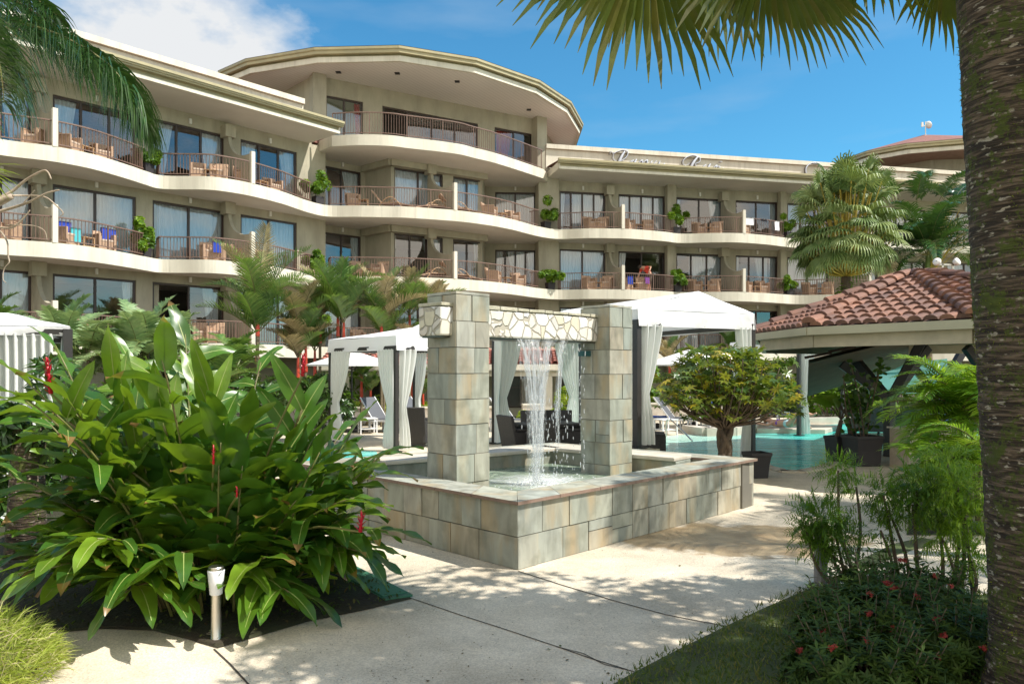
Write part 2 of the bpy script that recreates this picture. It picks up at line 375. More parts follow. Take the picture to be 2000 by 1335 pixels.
def window(rec, hd=2.24, style=None, lamp=True, curt=curtain_m):
    A, u, nin, ang, ua, ub, z, pr = rec
    Wd = ub - ua; fr = .075
    base = A + u * (ua + ub) / 2 + nin * .08
    t = bpy.data.objects  # noqa
    def P3(s, dn, zz): q = A + u * (ua + s) + nin * dn; return Vector((q.x, q.y, zz))
    npan = style[0] if style else rng.choice((2, 2, 2, 3, 4))
    mb = MB()
    def bb(s0, s1, z0, z1, dn=.10, th=.08):
        c = P3((s0 + s1) / 2, dn, (z0 + z1) / 2); mb.box(c, (s1 - s0, th, z1 - z0), ang)
    bb(0, fr, z, z + hd); bb(Wd - fr, Wd, z, z + hd); bb(fr, Wd - fr, z + hd - fr, z + hd); bb(fr, Wd - fr, z, z + .06)
    cuts = [0] + ([.5] if npan == 2 else [.33, .67] if npan == 3 else [.25, .5, .75]) + [1]
    for c in cuts[1:-1]: bb(c * Wd - .04, c * Wd + .04, z + .06, z + hd - fr, dn=.112)
    fo = H(mb, 'window', frame_m)
    openp = style[2] if style and len(style) > 2 else (rng.random() < .16)
    g = MB()
    for i in range(len(cuts) - 1):
        if openp and i == 0: continue
        s0, s1 = cuts[i] * Wd + .05, cuts[i + 1] * Wd - .05
        g.add([P3(s0, .11, z + .06), P3(s1, .11, z + .06), P3(s1, .11, z + hd - .07), P3(s0, .11, z + hd - .07)], [(0, 1, 2, 3)])
    gl = g.build('glass', glass_m, fo, world=True)
    cov = style[1] if style else rng.choice((((0, 1),), ((0, 1),), ((0, 1),), ((0, .3), (.75, 1)), ((0, .22), (.8, 1)), ((0, .55),), ((.45, 1),), ((0, .18),)))
    c = MB()
    for (c0, c1) in cov:
        n = max(6, int((c1 - c0) * Wd / .045)); ph = rng.random() * 6
        gather = (c1 - c0) < .5
        top, bot = [], []
        for k in range(n + 1):
            f = k / n
            s = (c0 + (c1 - c0) * f) * Wd; s = min(max(s, .05), Wd - .05)
            dn = .24 + .035 * math.sin(k * 1.9 + ph) + .012 * math.sin(k * .7)
            sb = s
            if gather:
                anchor = (c0 if c0 < .3 else c1) * Wd; anchor = min(max(anchor, .05), Wd - .05); sb = anchor + (s - anchor) * .55
            top.append(P3(s, dn, z + hd - .05)); bot.append(P3(sb, dn, z + .08))
        vs = top + bot; c.add(vs, [(k, k + 1, n + 2 + k, n + 1 + k) for k in range(n)], 0)
    if cov: c.build('curtain', curt, fo, world=True)
    if lamp:
        l = MB(); q = A + u * (ua + Wd * .5) - nin * .05
        l.box((q.x, q.y, z + hd + .19), (.09, .09, .2), ang); H(l, 'wall_lamp', lamp_m)
recs = []
recs += wall_seg((-18.2, 22.13), (-8.65, 32.5), [(-60, 62), (103, 266), (298, 438), (470, 580)], LEV, 0, 12)
recs += wall_seg((-9.3, 33.35), (-6.9, 35.4), [(630, 705)], LEV, 0, 11.9)
wall_seg((-6.9, 35.4), (-5.5, 34.25), [], LEV, 0, 11.9)
recs += wall_seg((-5.5, 34.25), (-1.45, 36.75), [(769, 865), (885, 960)], LEV, 0, 11.6)
wall_seg((-1.45, 36.75), (-1.40, 39.0), [], LEV, 0, 11.6)
recs += wall_seg((-1.45, 39.1), (2.3, 39.35), [(967, 1046)], LEV, 0, 11.6)
recs += wall_seg((2.33, 38.85), (33.0, 45.62), [(1093, 1183), (1208, 1299), (1321, 1411), (1437, 1519), (1538, 1619), (1650, 1715), (1733, 1808), (1850, 1920)], LEV, 0, 12)
FULL = ((0, 1),); SIDES = ((0, .25), (.78, 1))
styles = {(-60, 8.75): (2, ((.5, .95),)), (103, 8.75): (3, ((0, .3),), False), (298, 8.75): (3, ((0, .3), (.66, 1)), False), (470, 8.75): (3, ((0, .3), (.72, 1)), False),
          (630, 8.75): (2, ((0, .16), (.55, 1)), False), (769, 8.75): (2, FULL, False), (885, 8.75): (2, FULL, False), (967, 8.75): (2, FULL, False), (1093, 8.75): (4, ((0, .14), (.3, 1)), False),
          (1208, 8.75): (4, FULL, False), (1321, 8.75): (2, ((0, .12), (.74, 1)), False), (1437, 8.75): (2, ((.85, 1),), False),
          (-60, 5.75): (2, FULL, False), (103, 5.75): (2, FULL, False), (298, 5.75): (2, FULL, False), (470, 5.75): (2, FULL, False), (630, 5.75): (2, ((0, .14), (.78, 1)), False), (769, 5.75): (3, ((0, .08), (.62, 1)), False),
          (885, 5.75): (2, ((.8, .95),), False), (967, 5.75): (4, ((0, .2), (.3, .75), (.8, 1)), False), (1093, 5.75): (2, FULL, False), (1208, 5.75): (2, ((0, .2),), True), (1321, 5.75): (3, ((0, .06), (.3, 1)), False),
          (1437, 5.75): (3, ((.0, .12), (.5, .8), (.85, 1)), False), (1538, 5.75): (2, FULL, False), (103, 2.75): (2, ((.85, .95),), False), (298, 2.75): (2, ((.72, .95),), True), (1321, 2.75): (2, FULL, False)}
for r_ in recs: window(r_, style=styles.get((r_[7][0], r_[6])))
# piers and pilasters
def pier(px, D, wx, wy, z0, z1, ang=0, name='pier', m=stucco):
    mb = MB(); c = W(px, D); mb.box((c.x, c.y, (z0 + z1) / 2), (wx, wy, z1 - z0), ang); return H(mb, name, m)
pier(604, 33.0, 1.0, 1.0, 0, 11.5, R(47)); pier(1068, 38.75, 1.05, .9, 0, 11.5, R(10))
pier(282, 27.75, .9, .35, 0, 11.5, R(47)); pier(1310, 39.85, .5, .3, 0, 11.6, R(12.5)); pier(1528, 41.3, .35, .25, 0, 11.6, R(12.5))
for z in LEV:                                   # down-stand beam round the projecting rooms
    mb = MB(); a = Vector((-5.5, 34.05, 0)); b = Vector((-1.25, 36.7, 0)); mb.bar((a.x, a.y, z + 2.40), (b.x, b.y, z + 2.40), .28, .3)
    mb.bar((-6.95, 35.25, z + 2.40), (a.x + .02, a.y - .02, z + 2.40), .28, .3); H(mb, 'beam', stucco)
DIV = [(108, (-18.2, 22.13), (-8.65, 32.5)), (494.5, (-18.2, 22.13), (-8.65, 32.5)), (890, (-5.5, 34.25), (-1.45, 36.75)), (1217.5, (2.33, 38.85), (33.0, 45.62)), (1454, (2.33, 38.85), (33.0, 45.62)), (1700, (2.33, 38.85), (33.0, 45.62))]
for px, A, B in DIV:
    A = Vector((*A, 0)); B = Vector((*B, 0)); u = (B - A).normalized(); nin = Vector((-u.y, u.x, 0))
    f = fpoint(px); dist = (A - f).dot(nin)            # fascia to wall, along the wall normal
    dist = max(dist, .9)
    for z in LEV:
        hc = 2.55
        prof = [(dist, z - .02), (dist, z + hc), (dist - .35, z + hc)]
        x0 = dist - .35; x1 = .30; z0 = z + 2.1; z1 = z + 1.12
        for k in range(9):
            a = k / 8 * math.pi / 2; prof.append((x0 - (x0 - x1) * (1 - math.cos(a)), z0 - (z0 - z1) * math.sin(a)))
        prof += [(.12, z + 1.12), (.12, z - .02)]
        mb = MB(); n = len(prof); vs = []
        for sd in (-.065, .065):
            for (dd, zz) in prof: q = f + nin * dd + u * sd; vs.append(Vector((q.x, q.y, zz)))
        fs = [list(range(n)), list(range(2 * n - 1, n - 1, -1))] + [(i, n + i, n + (i + 1) % n, (i + 1) % n) for i in range(n)]
        mb.add(vs, fs); dv = H(mb, 'divider_wall', stucco)
        mb = MB(); q = f + nin * .06; mb.box((q.x, q.y, z + .58), (.15, .15, 1.2), math.atan2(u.y, u.x)); mb.build('divider_post', cream, dv, world=True)
        q = f + nin * (dist - .2); mb = MB(); mb.box((q.x, q.y, z + 2.32), (.42, .45, .46), math.atan2(u.y, u.x)); mb.build('corbel', stucco, dv, world=True)

def railing(pts, z, ret0=False, ret1=False, parent=hotel, hgt=.80, step=.115):
    q = offs(pts, .10)
    if ret0: t = (q[1] - q[0]).normalized(); q = [q[0] + Vector((-t.y, t.x, 0)) * .55 + t * -.05] + q
    if ret1: t = (q[-1] - q[-2]).normalized(); q = q + [q[-1] + Vector((-t.y, t.x, 0)) * .55]
    mb = MB(); up = Vector((0, 0, 1))
    for a, b in zip(q, q[1:]):
        mb.bar(a + up * (z + hgt), b + up * (z + hgt), .055, .04); mb.bar(a + up * (z + .08), b + up * (z + .08), .035, .03)
    rs = resample(q, step)
    for i, p in enumerate(rs):
        w_ = .045 if i % 14 == 0 else .018
        mb.box((p.x, p.y, z + hgt / 2 + (.0 if w_ > .03 else .03)), (w_, w_, hgt - (.02 if w_ > .03 else .08)))
    return mb.build('railing', rail_m, parent, world=True)
RS = [(-110, 103, 0, 0), (114, 284, 0, 1), (312, 489, 1, 0), (500, 610, 0, 1), (646, 885, 1, 0), (895, 1054, 0, 1), (1095, 1213, 1, 0), (1222, 1318, 0, 1), (1337, 1450, 1, 0), (1458, 1534, 0, 1), (1557, 1696, 1, 0), (1705, 1790, 0, 1), (1808, 2000, 1, 0)]
for z in LEV:
    for a, b, r0, r1 in RS: railing(fsect(a, b), z, r0, r1)

# ---- eaves, gutters, parapets of the two wings
def eave(o0, o1, w0, w1, name):
    o0, o1, w0, w1 = [Vector((*p, 0)) for p in (o0, o1, w0, w1)]
    mb = MB(); mb.prism([o0, o1, w1, w0], 11.5, 11.6, 1, mt=1, mb=1)
    u = (o1 - o0).normalized(); out = Vector((u.y, -u.x, 0))
    def strip(off, z0, z1, th, m):
        a = o0 + out * off; b = o1 + out * off; c = (a + b) / 2; mb.box((c.x, c.y, (z0 + z1) / 2), ((b - a).length, th, z1 - z0), math.atan2(u.y, u.x), m)
    strip(-.02, 11.47, 11.60, .08, 0)
    strip(-.10, 11.60, 11.80, .1, 2)
    # ends closed
    for e, wv in ((o0, w0), (o1, w1)):
        c = (e + wv) / 2; d = wv - e; mb.box((c.x, c.y, 11.68), (d.length, .06, .34), math.atan2(d.y, d.x), 0)
    e = H(mb, 'eave', [cream, soffit_m, gutter_m])
    g = MB(); a = o0 + out * .05 - u * .1; b = o1 + out * .05 + u * .1
    for z0, z1, of in ((11.74, 11.80, 0), (11.80, 11.86, .05), (11.86, 11.95, .09)):
        c = (a + b) / 2 + out * of; g.box((c.x, c.y, (z0 + z1) / 2), ((b - a).length, .16, z1 - z0), math.atan2(u.y, u.x))
    g.build('gutter', gutter_m, e, world=True)
    t = MB(); n = int((o1 - o0).length / .28)
    for i in range(n):
        f = (i + .5) / n; p = o0.lerp(o1, f) + out * .05; q = w0.lerp(w1, f)
        t.tube([(p.x, p.y, 11.94), (q.x, q.y, 12.2)], .055, 6, t=rng.random())
    t.sheet  # noqa
    t.add([Vector((o0.x, o0.y, 11.93)), Vector((o1.x, o1.y, 11.93)), Vector((w1.x, w1.y, 12.16)), Vector((w0.x, w0.y, 12.16))], [(0, 1, 2, 3)])
    t.build('roof_tiles', tile_m, e, world=True)
eave((-17.3, 19.5), (-7.1, 31.0), (-18.6, 21.7), (-8.75, 32.4), 'left')
eave((2.3, 36.4), (33.4, 43.46), (1.75, 38.75), (33.0, 45.62), 'right')
def parapet(A, B, name='parapet'):
    A = Vector((*A, 0)); B = Vector((*B, 0)); u = (B - A).normalized(); nin = Vector((-u.y, u.x, 0)); c = (A + B) / 2 + nin * .12; an = math.atan2(u.y, u.x); L = (B - A).length
    mb = MB(); mb.box((c.x, c.y, 12.55), (L, .22, 1.12), an); H(mb, name, cream)
    mb = MB(); c2 = c - nin * .05; mb.box((c2.x, c2.y, 13.24), (L, .38, .22), an); mb.box((c.x, c.y, 13.12), (L, .24, .03), an, 1); H(mb, 'coping', [cream, stucco])
parapet((-18.6, 21.75), (-8.95, 32.3)); parapet((1.75, 38.75), (33.2, 45.66))

# ---- penthouse: curved terrace, walls, oval roof
L5 = [(648, 32.06), (700, 31.9), (760, 32.0), (800, 32.35), (860, 32.85), (900, 33.3), (927, 33.84), (965, 34.6), (1004, 35.66), (1035, 36.6), (1062, 37.5)]
P5 = crom([W(px, D) for px, D in L5], 5)
mb = MB(); mb.prism(P5 + [Vector((2.6, 41, 0)), Vector((-8, 38, 0)), Vector((-9.2, 34.0, 0)), Vector((-8.9, 33.3, 0))], 11.27, 11.73, 0, mt=2, mb=1); H(mb, 'terrace_slab', [cream, soffit_m, floor_m])
railing(P5, TOP, 0, 0, hgt=.95)
r5 = wall_seg((-8.9, 33.85), (1.35, 39.95), [(636, 709), (747, 934), (966, 1042)], [TOP], 11.75, 15.0, hd=2.45)
for i, r_ in enumerate(r5): window(r_, hd=2.45, lamp=False, style=((2, ((.8, .97),), False), (4, (), True), (2, ((.1, .5),), False))[i], curt=red_m if i != 1 else beige_cur_m)
wall_seg((-11.2, 36.2), (-8.9, 33.85), [], [], 11.75, 15.0)
wall_seg((1.35, 39.95), (3.3, 47.5), [], [], 11.75, 15.0)
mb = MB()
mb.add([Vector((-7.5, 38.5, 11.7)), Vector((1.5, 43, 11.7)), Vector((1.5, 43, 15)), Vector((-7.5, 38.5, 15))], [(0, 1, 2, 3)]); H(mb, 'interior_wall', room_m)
for px, D, wd in ((621, 33.9, .6), (729, 36.1, .75), (950, 38.9, .62), (1053, 39.7, .6)): pier(px, D, wd, .6, 11.75, 15.0, R(30), 'column')
OV = [(-14.3, 38.5), (-13.55, 34.66), (-11.8, 33.3), (-8.43, 32.1), (-4.78, 31.9), (-1.56, 33.2), (1.33, 35.76), (3.05, 38.6), (4.0, 42.1), (3.93, 45.8), (2.0, 49.5), (-2.5, 51.5), (-7.5, 50.5), (-12.2, 46), (-14.4, 42)]
def ovalroof(OV, zs, name, apex, top_m, par, lh=1.0, brd=boards_m):
    OVv = [Vector((x, y, 0)) for x, y in OV]; cx = sum(p.x for p in OVv) / len(OVv); cy = sum(p.y for p in OVv) / len(OVv); C = Vector((cx, cy, 0))
    def ins(d): return [p + (C - p).normalized() * d for p in OVv]
    mb = MB(); a = ins(.30); mb.prism(a, zs, zs + .1, 1)
    n = len(OVv)
    def ring(P, Q, z0, z1, m):
        for i in range(n):
            j = (i + 1) % n
            mb.add([Vector((P[i].x, P[i].y, z0)), Vector((P[j].x, P[j].y, z0)), Vector((Q[j].x, Q[j].y, z1)), Vector((Q[i].x, Q[i].y, z1))], [(0, 1, 2, 3)], m)
    b = ins(.22); ring(b, b, zs - .07, zs + .16, 0); ring(ins(.36), b, zs - .07, zs - .07, 0)
    c = ins(.30); ring(c, c, zs + .10, zs + .28, 2); o = ins(.0); p2 = ins(.06)
    ring(c, p2, zs + .24, zs + .24, 2); ring(p2, p2, zs + .24, zs + .36, 2); ring(p2, o, zs + .36, zs + .40, 2); ring(o, o, zs + .40, zs + .50, 2); ring(o, c, zs + .50, zs + .50, 2)
    r = H(mb, 'oval_roof', [cream, brd, gutter_m], par)
    t = MB(); 
    for i in range(n):
        j = (i + 1) % n; A0 = Vector((OVv[i].x, OVv[i].y, zs + .52)); A1 = Vector((OVv[j].x, OVv[j].y, zs + .52)); T = Vector(apex)
        t.add([A0, A1, T], [(0, 1, 2)], 0, rng.random())
    t.build('roof_covering', top_m, r, world=True)
    return r
ov = ovalroof(OV, 15.0, 'oval', (-5, 42, 16.0), redroof_m, hotel)
# roof lights set in the soffit
mb = MB()
for px, py in ((661, 141), (776, 143), (893, 159), (1033, 214)):
    D = (15.0 - CZ) * F / (HY - py); q = W(px, D); mb.box((q.x, q.y, 14.985), (.22, .22, .03))
mb.build('downlight', black_m, ov, world=True)
# terrace tables seen through the railing
# second tower with its red roof, farther right
tower = thing('roof_tower', 'red shingled oval roof rising behind the far end of the hotel parapet', 'tower', (28, 50, 0))
TV = [(21.5, 49.7), (22.3, 47.4), (24.0, 45.8), (26.9, 44.8), (30.5, 44.6), (34.5, 45.6), (37.5, 48.5), (37.5, 52.5), (34, 56), (29, 57), (24, 55.5), (21.8, 52.5)]
brown_sof = simple('brown_board_soffit', (.40, .27, .21), .7)
ovalroof(TV, 15.0, 'tower', (27.5, 50.2, 17.4), redroof_m, tower, brd=brown_sof)
mb = MB(); mb.prism([(24.5, 49.5), (26.5, 47.6), (30, 47.2), (34, 48.5), (35, 52), (31, 54.5), (26, 53.5)], 11.6, 15.0); mb.build('wall', stucco, tower, world=True)
# dish antenna on its mast
ant = thing('dish_antenna', 'small white dish antenna on a thin mast on the red tower roof', 'antenna', (27.2, 49.5, 16.7))
mb = MB(); mb.tube([(0, 0, 0), (0, 0, 1.35)], .03, 6); mb.tube([(0, 0, 1.0), (-.2, 0, 1.15)], .02, 5); mb.box((-.22, 0, 1.15), (.12, .08, .3)); mb.build('mast', lamp_m, ant)
mb = MB(); mb.lathe([(0, 0), (.09, .015), (.18, .06), (.25, .12), (.24, .125), (.17, .07), (.09, .03), (0, .02)], n=14); d = mb.build('dish', white_p, ant, smooth=True); d.location = (.12, 0, 1.1); d.rotation_euler = (0, R(70), R(20))
# small rooftop fittings on the wing parapets
# ---- raised script letters on the parapet of the far wing
sign = thing('roof_sign', 'large looping white script letters standing on the cream roof parapet', 'sign', (8.7, 40.1, 12.2))
sign_m = simple('white_sign_metal', (.58, .61, .68), .3, var=.08); sign_d = simple('sign_edge', (.16, .14, .12), .5)
PA, PB = Vector((1.75, 38.75, 0)), Vector((33.2, 45.66, 0)); PU = (PB - PA).normalized(); PN = Vector((PU.y, -PU.x, 0))
PA2, PB2 = PA + PN * .16, PB + PN * .16
def slope(px): return 0.0
def sgn(pts, wd, px0=None):
    out = []
    for (x, y) in pts:
        px = 1170 + x / 7.143; py = 270 + y / 7.143
        h = hit(px, PA2, PB2); q = PA2.lerp(PB2, h); out.append(Vector((q.x, q.y, ZY(py, q.y))))
    return out
def letter(strokes):
    mb = MB()
    for pts, wd in strokes:
        P_ = sgn(pts, wd)
        sm = crom(P_, 5) if len(P_) > 2 else P_
        mb.tube([p + PN * .03 for p in sm], [wd * .75 * (.45 + .55 * math.sin(math.pi * (i + .5) / len(sm))) for i in range(len(sm))], 6, 0)
        mb.tube([p - PN * .04 + Vector((-.03, 0, -.02)) for p in sm], [wd * .9 * (.45 + .55 * math.sin(math.pi * (i + .5) / len(sm))) for i in range(len(sm))], 6, 1)
    mb.build('letter', [sign_m, sign_d], sign, world=True, smooth=True)
letter([([(150, 225), (165, 180), (200, 215), (245, 190), (340, 165), (400, 195), (380, 260), (320, 310), (250, 330), (195, 280), (200, 225)], .035), ([(355, 185), (310, 260), (270, 340), (240, 400)], .10)])
letter([([(375, 335), (430, 350), (480, 310), (440, 330), (430, 400), (480, 400), (520, 300)], .035), ([(520, 295), (490, 350), (480, 410)], .07)])
letter([([(550, 350), (600, 310), (590, 400)], .05), ([(600, 350), (670, 310), (650, 400)], .055), ([(700, 360), (740, 320)], .04)])
letter([([(740, 370), (800, 320), (770, 350), (750, 410), (820, 400), (850, 320)], .035), ([(850, 320), (820, 380), (830, 420), (915, 350)], .05)])
letter([([(1260, 350), (1200, 385), (1165, 330), (1215, 270), (1310, 240), (1400, 270), (1400, 330), (1340, 360), (1360, 400), (1400, 440)], .035), ([(1380, 255), (1320, 330), (1275, 410), (1250, 460)], .10)])
letter([([(1430, 420), (1490, 370), (1450, 400), (1440, 460), (1510, 450), (1550, 360)], .035), ([(1550, 360), (1515, 420), (1510, 470)], .07)])
letter([([(1580, 430), (1640, 380), (1610, 470)], .045), ([(1640, 400), (1680, 400), (1660, 450), (1735, 415)], .045), ([(1680, 325), (1715, 330)], .03)])
letter([([(2960, 350), (3040, 355), (2990, 340), (2910, 380), (2880, 440), (2900, 510), (2960, 545), (3040, 520)], .045), ([(3000, 350), (3060, 350), (3080, 390)], .05)])
# ------------------------------------------------------------------ ground, paving, beds, water
def struct(o): o['kind'] = 'structure'; return o
earth_m = simple('earth_and_grass', (.10, .13, .045), .95, c2=(.06, .05, .03), scale=.6, bump=.3)
def paving_mat():
    m, N, L, b, o = newmat('exposed_aggregate_paving')
    tc = N.new('ShaderNodeTexCoord')
    def nz(sc_, det, r=.6, dst=0):
        n = N.new('ShaderNodeTexNoise'); n.inputs['Scale'].default_value = sc_; n.inputs['Detail'].default_value = det; n.inputs['Roughness'].default_value = r; n.inputs['Distortion'].default_value = dst
        L.new(tc.outputs['Object'], n.inputs[0]); return n.outputs[0]
    def rng_(s, a, b_, c=0, d=1):
        q = N.new('ShaderNodeMapRange'); q.inputs[1].default_value = a; q.inputs[2].default_value = b_; q.inputs[3].default_value = c; q.inputs[4].default_value = d; L.new(s, q.inputs[0]); return q.outputs[0]
    def mix(f, a, b_, bt='MIX'):
        q = N.new('ShaderNodeMix'); q.data_type = 'RGBA'; q.blend_type = bt
        if isinstance(f, float): q.inputs['Factor'].default_value = f
        else: L.new(f, q.inputs['Factor'])
        for s, v in (('A', a), ('B', b_)):
            if isinstance(v, tuple): q.inputs[s].default_value = rgba(v)
            else: L.new(v, q.inputs[s])
        return q.outputs['Result']
    base = mix(rng_(nz(1.3, 8), .35, .65), (.60, .52, .395), (.76, .675, .535))
    sp = N.new('ShaderNodeTexVoronoi'); sp.inputs['Scale'].default_value = 95; L.new(tc.outputs['Object'], sp.inputs[0])
    sp2 = N.new('ShaderNodeTexWhiteNoise'); L.new(sp.outputs['Position'], sp2.inputs[0])
    peb = mix(rng_(sp2.outputs[0], 0, 1), (.74, .72, .70), (1.1, 1.09, 1.06))
    col = mix(.8, base, peb, 'MULTIPLY')
    sp3 = N.new('ShaderNodeTexVoronoi'); sp3.inputs['Scale'].default_value = 38; L.new(tc.outputs['Object'], sp3.inputs[0])
    dk = rng_(sp3.outputs['Distance'], .10, .2, 1, 0)
    gate = rng_(nz(2.2, 5), .5, .62); mm = N.new('ShaderNodeMath'); mm.operation = 'MULTIPLY'; L.new(dk, mm.inputs[0]); L.new(gate, mm.inputs[1])
    col = mix(mm.outputs[0], col, (.14, .11, .08))
    big = rng_(nz(.55, 6, .65, .6), .42, .62, .80, 1.05); hvp = N.new('ShaderNodeHueSaturation'); L.new(big, hvp.inputs['Value']); L.new(col, hvp.inputs['Color']); col = hvp.outputs[0]
    # brown water stain spilled from the fountain, with a shape of its own
    mp = N.new('ShaderNodeMapping'); mp.inputs['Location'].default_value = (-2.35, -8.0, 0); L.new(tc.outputs['Object'], mp.inputs[0])
    mp2 = N.new('ShaderNodeMapping'); mp2.inputs['Rotation'].default_value = (0, 0, R(-28)); mp2.inputs['Scale'].default_value = (.62, 1.25, 1); L.new(mp.outputs[0], mp2.inputs[0])
    ln = N.new('ShaderNodeVectorMath'); ln.operation = 'LENGTH'; L.new(mp2.outputs[0], ln.inputs[0])
    ad = N.new('ShaderNodeMath'); ad.operation = 'ADD'; L.new(ln.outputs['Value'], ad.inputs[0]); L.new(rng_(nz(1.6, 5), .3, .7, -.35, .35), ad.inputs[1])
    wet = rng_(ad.outputs[0], .78, .92, 1, 0)
    col = mix(wet, col, mix(rng_(nz(4, 6), .35, .65), (.30, .21, .115), (.42, .32, .19)))
    L.new(col, b.inputs['Base Color'])
    L.new(rng_(wet, 0, 1, .8, .38), b.inputs['Roughness'])
    bp = N.new('ShaderNodeBump'); bp.inputs['Strength'].default_value = .35; bp.inputs['Distance'].default_value = .01; L.new(sp.outputs['Distance'], bp.inputs['Height']); L.new(bp.outputs[0], b.inputs['Normal'])
    return m
paving_m = paving_mat()
def soil_mat():
    return simple('dark_mossy_soil', (.035, .045, .016), .95, c2=(.028, .018, .010), scale=2.2, bump=.8, bscale=30)
soil_m = soil_mat()
lawn_m = simple('lawn_base', (.07, .10, .022), .95, c2=(.045, .05, .018), scale=3, bump=.6, bscale=60)
mb = MB(); mb.sheet([(-400, -60), (400, -60), (400, 700), (-400, 700)], -.03); struct(mb.build('ground', earth_m))
mb = MB(); mb.sheet([(-16, 1.5), (3.2, 1.5), (16, 1.5), (26, 12), (26, 34), (6, 31.5), (-8, 27.5), (-13, 22), (-16, 14)], 0.0); struct(mb.build('paving', paving_m))
BED = [G(x, y) for x, y in ((-700, 1235), (60, 1236), (130, 1234), (200, 1228), (300, 1232), (370, 1250), (425, 1266), (480, 1250), (600, 1215), (720, 1190), (806, 1169), (682, 1112), (600, 1070), (470, 1030), (300, 1010), (-100, 1030), (-900, 1060))]
def bank(poly, z0, h, cx, cy):   # a bed that swells a little towards its middle
    n = len(poly); mb = MB(); C = Vector((cx, cy, 0)); rings = []
    for k, (f, hh) in enumerate(((1, 0), (.97, .35), (.8, .8), (.4, 1), (.05, 1.05))):
        rings.append([Vector((C.x + (p.x - C.x) * f, C.y + (p.y - C.y) * f, z0 + hh * h)) for p in poly])
    for a, b in zip(rings, rings[1:]):
        for i in range(n):
            j = (i + 1) % n; mb.add([a[i], a[j], b[j], b[i]], [(0, 1, 2, 3)])
    mb.add(rings[-1], [list(range(n))]); return mb
struct(bank(BED, .006, .035, -3.0, 5.9).build('planting_bed', soil_m))
LAWN = [G(x, y) for x, y in ((1085, 1400), (1180, 1346), (1245, 1310), (1330, 1266), (1420, 1222), (1500, 1184), (1590, 1146), (1660, 1155), (1800, 1160), (2100, 1165), (2900, 1180))] + [Vector((9, 2.2, 0)), Vector((2, 1.6, 0))]
struct(bank(LAWN, .006, .04, 3.0, 4.6).build('lawn', lawn_m))
# strip of moss between two paved paths and further beds
mb = MB(); mb.sheet([G(x, y) for x, y in ((1655, 1105), (1745, 1062), (1800, 1050), (1850, 1058), (1765, 1078), (1690, 1112))], .006); struct(mb.build('moss_strip', lawn_m))
mb = MB(); mb.sheet([(-26, 13.5), (-9.5, 12.5), (-8.6, 16), (-7.6, 21.5), (-3.5, 24.6), (5, 26.3), (16, 29.5), (30, 33), (30, 45), (3, 43), (-20, 30)], .012); struct(mb.build('garden_bed', soil_m))
mb = MB(); mb.sheet([(-16, 7.2), (-4.6, 7.3), (-4.0, 9.2), (-6.2, 10.5), (-16, 10.0)], .008); struct(mb.build('side_bed', soil_m))
mb = MB(); mb.sheet([G(x, y) for x, y in ((1770, 1045), (1790, 960), (1850, 925), (2300, 900), (2600, 1045))], .010); struct(mb.build('palm_bed', soil_m))
joint_m = simple('joint_filler', (.05, .04, .03), .95)
mb = MB()
def joint(pts, wd=.012):
    P_ = [G(x, y, .004) for x, y in pts]
    for a, b in zip(P_, P_[1:]):
        t = (b - a).normalized(); n = Vector((-t.y, t.x, 0)) * wd / 2; mb.add([a - n, b - n, b + n, a + n], [(0, 1, 2, 3)])
joint([(1012, 1114), (1100, 1142), (1200, 1172), (1300, 1199), (1420, 1222)])
joint([(806, 1168), (900, 1200), (1000, 1232), (1090, 1262), (1150, 1283), (1205, 1300), (1240, 1311)], .010); joint([(1090, 1262), (1140, 1275), (1180, 1296), (1235, 1309)], .008)
joint([(418, 1266), (450, 1296), (490, 1340)], .012)
joint([(1473, 1000), (1700, 985)], .012); joint([(1560, 960), (1600, 1140)], .01)
struct(mb.build('paving_joint', joint_m))
